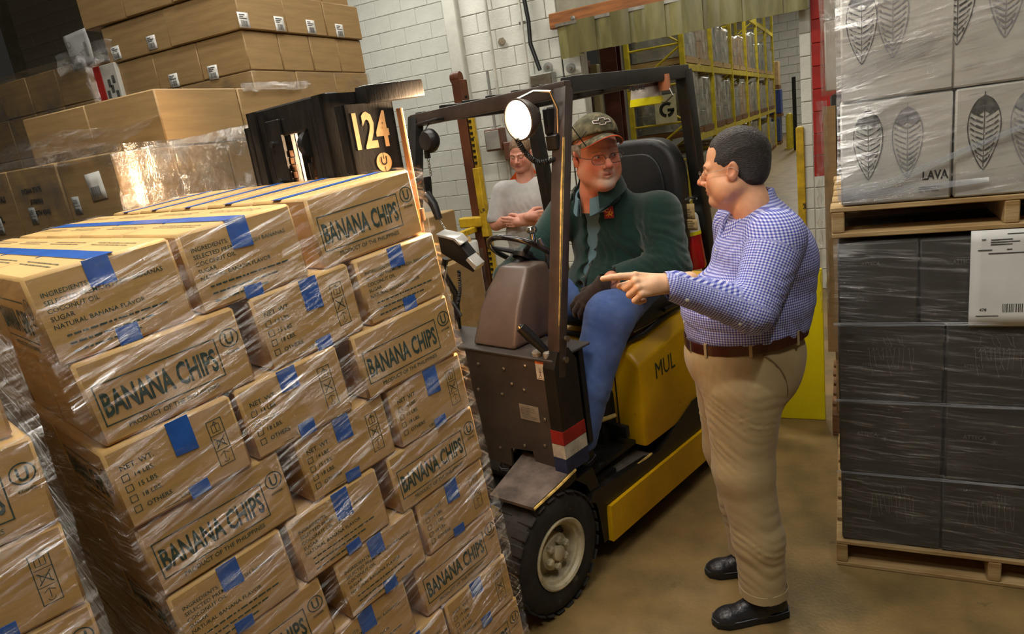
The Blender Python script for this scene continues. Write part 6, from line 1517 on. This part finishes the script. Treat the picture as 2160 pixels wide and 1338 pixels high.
for p_, d_ in (((.36, -.215, 1.335), (-1, 0, 0)), ((.45, -.06, 1.20), (-1, 0, .3))):
    p = sf.hit(p_, d_, .3, .003)
    if p: MB().lathe([(.006, 0), (.0065, .002), (.004, .003)], p, 'Z', 14, basis((1, -.1, -.2))).build('button', BTN, sh)
# belt, loops, buckle
un = Field((-.26, -.20, 1.04), (.26, .36, 1.16), .006); un.v = np.full(un.v.shape, 9., 'f4')
un.el((0, .068, 1.02), (.203, .203, .17), .02).el((0, .070, 1.12), (.200, .208, .09), .02).el((0, -.005, 1.03), (.175, .14, .14), .04)
BELT = mat('brown_leather', (72, 28, 20), .3, var=.2, scale=20, bump=.1, coat=.3)
zf = lambda d: .012*d.y*1.2
bp_, bn_ = ring_pts(un, (0, .07), 1.104, .001, zfn=zf, n=64); belt = strip(bp_, bn_, (0, 0, 1), .018, .004, 'belt', BELT, MAN, True)
p = un.hit((0, -.4, 1.09), (0, 1, 0), .5, .003)
if p: MB().box(p+Vector((0, -.004, 0)), (.006, .004, .040)).box(p+Vector((.040, -.003, 0)), (.006, .004, .040)).box(p+Vector((.020, -.004, .019)), (.044, .004, .005)).box(p+Vector((.020, -.004, -.019)), (.044, .004, .005)).build('buckle', CHROME, belt)
for a in (-60, -20, 30, 75, 120, 180):
    q, nn = ring_pts(un, (0, .085), 1.103, .004, a, a+1, 1, zfn=zf); MB().box(q[0], (.011, .006, .050), Matrix.Rotation(radians(a), 3, 'Z') @ Matrix.Rotation(radians(90), 3, 'Z')).build('belt_loop', KH, tro, smooth=0)
# shoes
LEA = mat('black_shoe_leather', (38, 39, 44), .42, var=.25, scale=14, bump=.5, bscale=45, coat=.15); SOLE = mat('black_sole', (26, 26, 28), .6, var=.1)
def shoe(x, y, yaw, parent, name='shoe', sc=1.0):
    R = Matrix.Rotation(yaw, 3, 'Z')*sc; f = Field((-.075, -.20, .005), (.075, .16, .16), .0042)
    f.rc((0, .095, .045), (0, .02, .050), .040, .042, .02).rc((0, .02, .045), (.004, -.105, .036), .044, .040, .03).el((.005, -.125, .036), (.047, .052, .034), .02).rc((0, .085, .07), (0, .055, .125), .040, .046, .02).el((0, .0, .070), (.034, .07, .032), .02)
    f.plane((0, 0, .020), (0, 0, -1)).plane((0, 0, .125), (0, 0, 1)).fold((0, -.07, .06), (.05, .03, .04), (0, 1, 0), .018, .0018, .4)
    o = netmesh(name, [fmesh(f, 1, (R, (x, y, 0)))], LEA, parent)
    ol = [(.036, .128), (.046, .07), (.044, .0), (.050, -.08), (.050, -.13), (.030, -.172), (.0, -.184), (-.030, -.172), (-.044, -.12), (-.040, -.03), (-.042, .07), (-.034, .128), (0, .142)]
    vs = [R @ Vector((a*s_, b*s_, z))+Vector((x, y, 0)) for z, s_ in ((.0, .96), (.004, 1.0), (.026, 1.01), (.030, .98)) for a, b in ol]; n = len(ol)
    MB().add(vs, [tuple(reversed(range(n))), tuple(range(3*n, 4*n))]+[(j*n+i, j*n+(i+1) % n, (j+1)*n+(i+1) % n, (j+1)*n+i) for j in range(3) for i in range(n)]).build('sole', SOLE, o, smooth=50)
    lc = MB()
    for k in range(5): yy = .035-.022*k; zz = .104-.008*k; lc.tube([R @ Vector((-.022, yy, zz-.006))+Vector((x, y, 0)), R @ Vector((0, yy-.006, zz+.001))+Vector((x, y, 0)), R @ Vector((.022, yy, zz-.006))+Vector((x, y, 0))], .0028, 6)
    lc.build('laces', mat('black_lace', (20, 20, 22), .7), o)
    wl2 = [R @ Vector((a*1.0, b*.99, .034))+Vector((x, y, 0)) for a, b in ol]; MB().tube(wl2+[wl2[0]], .0022, 6, cap=False).build('welt', mat('grey_welt', (88, 92, 100), .5), o)
    return o
shoe(.138, .000, radians(2), MAN, sc=.92); shoe(-.135, .065, radians(-6), MAN, sc=.92)

# ---- 2. driver, seated, turned towards the standing man (built in the truck's frame)
DRV = thing('person', 'seated forklift driver in camouflage cap, spectacles, dark green fleece jacket and jeans', 'person', tuple(FO), FRZ)
tan2 = (212, 142, 112); hs2 = 1.20
hf = head_field(.003)
_R2 = Matrix.Rotation(radians(57), 3, 'Z') @ Matrix.Rotation(radians(2), 3, 'X')
HP2 = tuple(to_fl(at(1275, 329, 2.93))-_R2 @ Vector((0, -.080, .001))*hs2)
hc2 = dict(tan=tan2, lip=(168, 84, 72), red=(206, 104, 80), brow=(140, 112, 94), stub=[((0, -.086, -.092), (.026, .04, .022), .95), ((0, -.098, -.0515), (.028, .02, .006), .6), ((.026, -.08, -.066), (.007, .03, .022), .6), ((-.026, -.08, -.066), (.007, .03, .022), .6), ((.03, -.06, -.088), (.03, .04, .02), .5), ((-.03, -.06, -.088), (.03, .04, .02), .5), ((.06, -.02, -.06), (.03, .03, .03), .25), ((-.06, -.02, -.06), (.03, .03, .03), .25)], stubc=(196, 176, 158))
hd2, HT2 = place_head(hf, DRV, HP2, radians(57), radians(2), radians(0), hs2, hc2)
def glove(name, frame, joints, thumb, parent, fore, sc=1.12):
    f, W = hand_field(frame, joints, thumb, sc, .0040, 1.22, .030, fore=fore); return netmesh(name, [fmesh(f, 1)], cloth('dark_brown_glove', (48, 34, 26), .8, 300, .3, .2, 12), parent), W
rel = [[(.092, .030, 0), (.128, .034, -.022), (.140, .034, -.048), (.136, .033, -.068)], [(.094, .008, .002), (.132, .009, -.022), (.146, .009, -.050), (.140, .009, -.072)], [(.088, -.013, .001), (.122, -.015, -.022), (.134, -.015, -.048), (.128, -.014, -.068)], [(.079, -.032, -.002), (.106, -.037, -.020), (.116, -.037, -.042), (.112, -.036, -.058)]]
rth = [(.018, .026, -.012), (.052, .048, -.030), (.080, .050, -.045), (.104, .046, -.056)]
WLd = Vector((-.115, .775, 1.205)); fd2 = Vector((-.62, -.52, -.58)).normalized(); n2 = Vector((.25, -.85, .55)); n2 = (n2-fd2*n2.dot(fd2)).normalized(); l2 = n2.cross(fd2).normalized()
l2 = l2 if l2.z > 0 else -l2
gl, _ = glove('glove', (WLd+fd2*.02, fd2, l2, n2), rel, rth, DRV, tuple(WLd-fd2*.008))
WRd = Vector((-.50, .55, 1.275)); fd3 = Vector((.05, -.80, -.55)).normalized(); n3 = Vector((0, -.55, .83)); n3 = (n3-fd3*n3.dot(fd3)).normalized(); l3 = n3.cross(fd3)
gr, _ = glove('glove', (WRd, fd3, l3, n3), rel, rth, DRV, tuple(WRd-fd3*.03))
SHL, SHR = (.005, 1.09, 1.468), (-.475, 1.02, 1.490); ELL, ELR = (.085, 1.0, 1.235), (-.515, .80, 1.32)
bd = Field((-.62, .35, .42), (.20, 1.32, 1.66), .016)
bd.chain([(-.24, .98, 1.58), (-.26, 1.06, 1.46)], [.06, .07], .03).el((-.25, 1.10, 1.36), (.18, .12, .16), .03).el((-.23, 1.06, 1.18), (.17, .16, .15), .03)
bd.chain([SHL, ELL, tuple(WLd)], [.05, .042, .034]).chain([SHR, ELR, tuple(WRd)], [.05, .042, .03])
bd.chain([(-.16, 1.05, 1.09), (-.07, .70, 1.10), (-.13, .56, .60)], [.08, .06, .04]).chain([(-.34, 1.03, 1.09), (-.42, .66, 1.12), (-.42, .52, .60)], [.08, .06, .04])
fw = Field((-.25, .66, 1.08), (.02, .92, 1.34), .004); fw.rc(tuple(WLd-fd2*.05+Vector((.0, .0, .0))), tuple(WLd+fd2*.01), .034, .031, .01)
P, F = fmesh(bd)
g_, cf = add_cols([hd2, (P, F, None), (*fmesh(fw, 1), None)], tan2); BODY2 = netmesh('body', g_, SKIN, DRV, cf)
eyes(HT2, BODY2, (.38, -.08), (88, 104, 112)); spectacles(HT2, DRV, mat('dark_wire_rim', (70, 56, 50), .3, .8), .025, .0165, .0011, drop=.004)
# grey hair at the sides under the cap
h_ = Field((-.10, -.10, -.10), (.10, .13, .09), .0034); h_.el((0, .020, .030), (.084, .100, .084), .02).el((0, .045, -.02), (.066, .060, .05), .02).el((0, -.11, -.0), (.12, .095, .12), .01, cut=True)
for s_ in (-1, 1): h_.el((s_*.090, .006, -.018), (.026, .032, .046), .006, cut=True)
h_.plane((0, 0, .05), (0, 0, 1)).plane((0, 0, -.065), (0, 0, -1)); P, F = h_.nets(); Pn = np.c_[P, np.ones(len(P))] @ np.array(HT2).T
netmesh('hair', [(Pn[:, :3], F)], mat('grey_hair', (150, 140, 128), .6, var=.3, scale=70, bump=.6, bscale=120), DRV)
# cap
CAMO = mat('camouflage_cloth', (112, 106, 78), .85, var=.1, scale=24, c2=(64, 62, 44), bump=.2, bscale=500, spots=((142, 126, 92), 26, .56)); nt_ = CAMO.node_tree
cp = Field((-.11, -.14, .0), (.11, .15, .17), .0034)
cp.el((0, .012, .060), (.0885, .110, .088), .02).el((0, -.022, .088), (.070, .074, .062), .02); cp.plane((0, 0, .060), (0, -.28, -1)); cp.el((0, .012, .030), (.082, .103, .094), 0, cut=True)
cap = netmesh('cap', [(lambda PF: (np.c_[PF[0], np.ones(len(PF[0]))] @ np.array(HT2).T[:, :3], PF[1]))((lambda q: (cp.relax(q[0], q[1], 1), q[1]))(cp.nets()))], CAMO, DRV)
vs = []; nb_ = 20
for s_, dz in ((0, 0), (1, -.004)):
    for j in range(6):
        t = j/5
        for k in range(nb_+1):
            a = radians(-78+156*k/nb_); x = sin(a)*(.080-.004*t); y = -cos(a)*.082-.012-t*(.072*cos(a)**.8+.004); z = .080-.034*(sin(a)**2)*(1+.2*t)-.006*t+dz; vs.append((x, y, z))
fs = []; q = nb_+1; Q = 6*q
for j in range(5):
    for k in range(nb_): a = j*q+k; fs.append((a, a+1, a+q+1, a+q)); fs.append((Q+a, Q+a+q, Q+a+q+1, Q+a+1))
for k in range(nb_): fs.append((5*q+k, 5*q+k+1, Q+5*q+k+1, Q+5*q+k)); fs.append((k+1, k, Q+k, Q+k+1))
for j in range(5): fs.append((j*q, (j+1)*q, Q+(j+1)*q, Q+j*q)); b_ = nb_; fs.append((j*q+b_, Q+j*q+b_, Q+(j+1)*q+b_, (j+1)*q+b_))
MB().add(vs, fs).xf(HT2).build('cap_brim', CAMO, cap, smooth=60)
MB().tube([(x, y+.0, z-.002) for x, y, z in vs[5*q:6*q]], .0022, 6).xf(HT2).build('orange_piping', ORNG, cap)
bt = [(-.034, -.004), (-.034, .006), (-.012, .006), (-.010, .012), (.014, .012), (.012, .006), (.034, .006), (.036, -.004), (.013, -.004), (.011, -.010), (-.013, -.010), (-.011, -.004), (-.034, -.004)]
def capfront(x, z):
    p = cp.hit((x, -.2, z), (0, 1, 0), .3, .002); return (p.x, p.y-.002, p.z) if p else (x, -.1, z)
dn = []
for (a, b), (c, d) in zip(bt, bt[1:]):
    for t in (0, .5): dn.append(capfront((a+(c-a)*t)*.92, .120+b+(d-b)*t))
dn.append(dn[0]); MB().tube(dn, .0018, 6, cap=False).xf(HT2).build('cap_emblem', mat('emblem_thread', (236, 226, 214), .5), cap, label='pale outlined emblem on the cap front')
vs = [capfront(a*.86, .120+b*.84) for a, b in bt[:-1]]; vs = [(a, b+.0008, c) for a, b, c in vs]
MB().add(vs, [(0, 1, 2, 11), (2, 3, 10, 11), (3, 4, 9, 10), (4, 5, 8, 9), (5, 6, 7, 8)]).xf(HT2).build('emblem_field', mat('emblem_dark', (66, 44, 34), .7), cap)
# jacket
FLE = cloth('dark_green_fleece', (18, 48, 42), .95, 260, .25, .15, 14, .3)
jf = Field((-.64, .48, 1.03), (.22, 1.36, 1.76), .0075)
jf.el((-.245, 1.10, 1.33), (.245, .165, .20), .04).el((-.25, 1.05, 1.17), (.235, .215, .15), .04).rc((-.42, 1.05, 1.478), (-.05, 1.10, 1.470), .085, .088, .04).rc((-.26, 1.08, 1.49), (-.242, .990, 1.620), .130, .098, .04)
jf.chain([SHL, ELL, tuple(WLd-fd2*.035)], [.100, .088, .056], .03).chain([SHR, ELR, tuple(WRd-fd3*.02)], [.095, .082, .055], .03)
jf.fold((.04, 1.04, 1.32), (.12, .12, .14), (.4, .3, 1), .060, .014, 1.2, 1).fold(ELL, (.13, .13, .11), (.8, .5, .6), .050, .015, 1.2, 2).fold((-.1, .88, 1.16), (.2, .12, .10), (.5, .2, 1), .055, .013, 1.2, 3).fold(ELR, (.1, .14, .1), (.3, 1, .3), .05, .010, 1.1, 4).fold((-.12, .95, 1.36), (.14, .12, .14), (.9, 0, .5), .075, .010, 1.1, 6)
jf.plane((0, 0, 1.055), (0, 0, -1)).rc((-.225, .92, 1.80), (-.240, .985, 1.585), .084, .080, .01, cut=True)
jf.rc(tuple(WLd-fd2*.02), tuple(WLd+fd2*.03), .075, .075, 0, cut=True)
# the open front: a wedge between the zip edges
for k in range(9):
    t = k/8; jf.rc((-.30-.020*t, .62, 1.62-.50*t), (-.270-.020*t, .97, 1.62-.50*t), .056*(1-t)**.8+.014, .052*(1-t)**.8+.008, .006, cut=True)
jk = netmesh('jacket', [fmesh(jf, 2)], FLE, DRV)
# jacket collar standing open
collar('jacket_collar', -.240, .985, 1.660, .104, .046, FLE, jk, 42, .075, .08, .026, .020)
# teal shirt and navy undershirt under the jacket
TEAL = cloth('teal_shirt', (92, 124, 136), .8, 500, .15, .06, 8, .1)
tf = Field((-.48, .74, 1.10), (.02, 1.26, 1.68), .007); tf.el((-.26, 1.095, 1.34), (.185, .140, .20), .04).el((-.27, 1.05, 1.18), (.18, .165, .14), .04).rc((-.262, 1.06, 1.48), (-.240, .982, 1.600), .100, .086, .03)
tf.rc((-.225, .92, 1.78), (-.240, .978, 1.565), .076, .074, .004, cut=True)
for k in range(6): t = k/5; tf.rc((-.25, .74, 1.60-.13*t), (-.245, .95, 1.60-.13*t), .046*(1-t)+.006, .046*(1-t)+.004, .006, cut=True)
tf.fold((-.23, .95, 1.3), (.12, .1, .16), (1, 0, .4),   .05, .001, .6, 2); tsh = netmesh('work_shirt', [fmesh(tf, 2)], TEAL, DRV)
collar('shirt_collar', -.238, .975, 1.650, .086, .044, TEAL, tsh, 20, .085, .07, .020, .016)
uf = Field((-.40, .84, 1.38), (-.12, 1.20, 1.66), .006); uf.el((-.245, 1.040, 1.50), (.085, .080, .085), .02).rc((-.228, .92, 1.76), (-.240, .975, 1.56), .068, .064, .004, cut=True)
netmesh('undershirt', [fmesh(uf, 1)], cloth('navy_cotton', (34, 34, 56), .85, 400, .1), DRV)
zp = []; zn = []
for k in range(14):
    z = 1.40-.30*k/13; p = jf.hit((-.262+.001*k, .5, z), (0, 1, 0), .7, .004)
    if p: zp.append(p+Vector((0, -.002, 0))); zn.append(Vector((0, -1, 0)))
if len(zp) > 2: strip(zp, zn, (1, 0, 0), .004, .002, 'zip', mat('zip_dark', (16, 16, 16), .4), jk)
# red embroidered patch on the chest
def on_field(fd, px, py, frame_fn=None):
    """where the photograph's line of sight meets the cloth"""
    o = to_fl(Vector((0, 0, CH))); d = ray(px, py).normalized(); dl = Vector((d.dot(FX), d.dot(FY), d.z)); return fd.hit(o+dl*2.2, dl, 1.6, .004)
pc = on_field(jf, 1284, 447)
if pc:
    n_ = jf.grad(pc); eu = Vector((0, 0, 1)).cross(n_).normalized(); ev = n_.cross(eu).normalized(); o0 = pc+n_*.009
    f = Flat().rect(-.022, -.028, .022, .028); pt = f.build('chest_patch', mat('patch_red', (150, 26, 34), .7), o0, eu, ev, jk, label='red patch with yellow stitched letters')
    Flat().ring(-.007, .010, .008, .004, 12, .6, 5.4).ring(.008, -.002, .008, .004, 12, 2.0, 7).line([(-.014, -.014), (.0, -.006), (.014, -.018)], .004).line([(-.004, -.02), (.012, .016)], .003).build('stitching', mat('patch_yellow', (226, 160, 40), .6), o0+n_*.0012, eu, ev, pt)
# watch on the bare wrist
wc = WLd-fd2*.012; Bw = basis(fd2)
MB().lathe([(.0355, -.007), (.0370, -.005), (.0370, .005), (.0355, .007)], wc, 'Z', 32, Bw).build('watch_strap', mat('watch_steel', (190, 182, 160), .25, 1), DRV)
fn = (Vector((.45, -.85, .35))-fd2*Vector((.45, -.85, .35)).dot(fd2)).normalized(); q = MB().lathe([(.001, .004), (.014, .004), (.017, .002), (.018, -.006)], wc+fn*.037, 'Z', 24, basis(fn)).build('watch_case', mat('watch_gold', (206, 182, 120), .2, 1), DRV)
MB().lathe([(.0005, .0048), (.0125, .0046)], wc+fn*.037, 'Z', 20, basis(fn)).build('watch_face', PAPER, q)
# jeans
JN = cloth('blue_denim', (86, 110, 164), .85, 700, .2, .14, 7, .1, c2=(62, 84, 136))
nf = Field((-.56, .40, .50), (.10, 1.34, 1.24), .0085)
nf.el((-.25, 1.10, 1.10), (.21, .17, .10), .03).chain([(-.15, 1.02, 1.10), (-.065, .735, 1.085), (-.115, .60, .80), (-.150, .52, .56)], [.110, .105, .088, .080], .03)
nf.chain([(-.35, 1.02, 1.10), (-.42, .72, 1.10), (-.42, .60, .80), (-.42, .54, .56)], [.105, .098, .084, .078], .03)
nf.plane((0, 0, .535), (0, 0, -1)).fold((-.08, .74, 1.05), (.12, .12, .12), (.3, .8, 1), .06, .006, .9, 1).fold((-.12, .62, .82), (.11, .1, .2), (.8, .2, 1), .10, .006, .9, 2).fold((-.1, .9, 1.12), (.1, .14, .1), (.3, 1, .2), .06, .004, .8, 3).fold((-.42, .7, 1.05), (.1, .12, .1), (.3, .8, 1), .06, .005, .9, 5)
netmesh('jeans', [fmesh(nf, 2)], JN, DRV)
shoe(-.152, .47, radians(4), DRV, 'boot'); shoe(-.42, .48, radians(-3), DRV, 'boot')
for o in DRV.children:
    if o.name.startswith('boot'): o.location.z = .432
# papers on the driver's lap beside the column
s = sheet(tuple(fy(1060, 592, .66)), (.95, .2, .1), (-.15, .8, .55), .12, .16, PAPER, 'paper_sheet', None, t=.001, wav=.003)
s.location = FO; s.rotation_euler = (0, 0, FRZ); s['label'] = 'white paper sheet lying between the driver and the steering column'; s['category'] = 'paper'

# ---- 3. worker standing behind, in a grey t-shirt
BG = at(1098, 322, 5.35); bo = Vector((BG.x, BG.y, 0)); br = math.atan2(-bo.x, bo.y)*-1
cdir = Vector((-bo.x, -bo.y, 0)).normalized(); byaw = math.atan2(cdir.x, -cdir.y)+radians(-8)
WK = thing('person', 'worker in grey t-shirt standing with folded arms behind the forklift', 'person', (bo.x, bo.y, 0), byaw)
tan3 = (208, 146, 124); hf = head_field(.006); hf_sc = 1.03
hc3 = dict(tan=tan3, lip=(176, 100, 90), red=(196, 112, 92), brow=(120, 88, 66))
hd3, HT3 = place_head(hf, WK, (0, -.01, BG.z-.01), radians(-14), radians(14), radians(3), hf_sc, hc3)
zs = BG.z-.01
aj = [[(.09, .03, 0), (.130, .03, -.008), (.152, .03, -.02), (.165, .03, -.034)], [(.092, .008, 0), (.135, .008, -.008), (.160, .008, -.02), (.174, .008, -.036)], [(.086, -.013, 0), (.125, -.013, -.008), (.148, -.013, -.02), (.160, -.013, -.034)], [(.078, -.032, 0), (.108, -.034, -.008), (.126, -.035, -.018), (.136, -.035, -.03)]]
lw, rw = Vector((-.02, -.25, zs-.50)), Vector((.03, -.27, zs-.46))
hl, _ = hand_field((lw, (-.98, .0, .1), (0, -.1, .99), (.0, -.99, -.1)), aj, rth, 1.0, .005, 1.05, .028)
hr, _ = hand_field((rw, (.98, .05, -.05), (0, -.1, .99), (0, -.99, -.1)), aj, rth, 1.0, .005, 1.05, .028)
bd = Field((-.36, -.36, .05), (.36, .24, zs), .012)
bd.chain([(0, .02, zs-.13), (0, .02, zs-.24)], [.058, .066], .03).el((0, .02, zs-.40), (.17, .11, .18), .03).el((0, .0, zs-.62), (.17, .14, .16), .03).el((0, .02, .98), (.17, .12, .12), .03)
bd.chain([(.19, .02, zs-.27), (.27, -.03, zs-.52), tuple(lw)], [.058, .048, .034], .02).chain([(-.19, .02, zs-.27), (-.27, -.03, zs-.52), tuple(rw)], [.058, .050, .034], .02)
for s_ in (-1, 1): bd.chain([(s_*.10, .02, .95), (s_*.12, .0, .5), (s_*.13, .03, .08)], [.085, .06, .045])
g_, cf = add_cols([hd3, (*fmesh(bd), None), (*fmesh(hl, 1), None), (*fmesh(hr, 1), None)], tan3); B3 = netmesh('body', g_, SKIN, WK, cf)
eyes(HT3, B3, (-.1, -.35), (80, 90, 96))
h_ = Field((-.10, -.12, -.08), (.10, .13, .15), .0045); h_.el((0, .018, .044), (.083, .102, .090), .02).el((0, -.130, .0), (.10, .075, .085), .012, cut=True).el((0, -.1, -.09), (.12, .10, .09), .01, cut=True)
for s_ in (-1, 1): h_.el((s_*.090, .004, -.018), (.026, .032, .046), .006, cut=True)
h_.plane((0, 0, -.06), (0, -.2, -1)); P, F = h_.nets(); Pn = np.c_[P, np.ones(len(P))] @ np.array(HT3).T; netmesh('hair', [(Pn[:, :3], F)], mat('light_brown_hair', (126, 98, 72), .6, var=.3, scale=60, bump=.6, bscale=120), WK)
ts = Field((-.36, -.24, .92), (.36, .22, zs-.12), .009)
ts.el((0, .02, zs-.40), (.205, .135, .19), .03).el((0, -.01, zs-.62), (.205, .175, .18), .04).rc((-.15, .02, zs-.265), (.15, .02, zs-.265), .075, .075, .04).el((0, .0, 1.0), (.20, .16, .12), .03)
for s_ in (-1, 1): ts.rc((s_*.19, .02, zs-.275), (s_*.262, -.02, zs-.475), .082, .078, .03); ts.plane((s_*.262, -.02, zs-.472), (s_*.35, -.2, -1)) if False else None
ts.rc((0, .0, zs-.10), (0, .02, zs-.22), .062, .068, .004, cut=True).plane((0, 0, .945), (0, 0, -1)).fold((0, -.12, zs-.5), (.2, .12, .2), (1, .1, .35), .07, .005, .7, 2).fold((0, -.12, zs-.75), (.2, .12, .1), (.3, .1, 1), .07, .005, .7, 4)
for s_ in (-1, 1): ts.el((s_*.285, -.06, zs-.57), (.09, .12, .075), .003, cut=True)
netmesh('t_shirt', [fmesh(ts, 2)], cloth('heather_grey_cotton', (176, 174, 172), .85, 500, .12, .05, 20), WK)
jf3 = Field((-.26, -.16, .08), (.26, .22, 1.06), .010); jf3.el((0, .02, .97), (.18, .14, .12), .03)
for s_ in (-1, 1): jf3.chain([(s_*.095, .02, .92), (s_*.115, .0, .5), (s_*.13, .03, .10)], [.105, .085, .078], .03)
jf3.plane((0, 0, .1), (0, 0, -1)); netmesh('trousers', [fmesh(jf3, 2)], JN, WK)
shoe(.13, 0, 0, WK); shoe(-.13, 0, 0, WK)
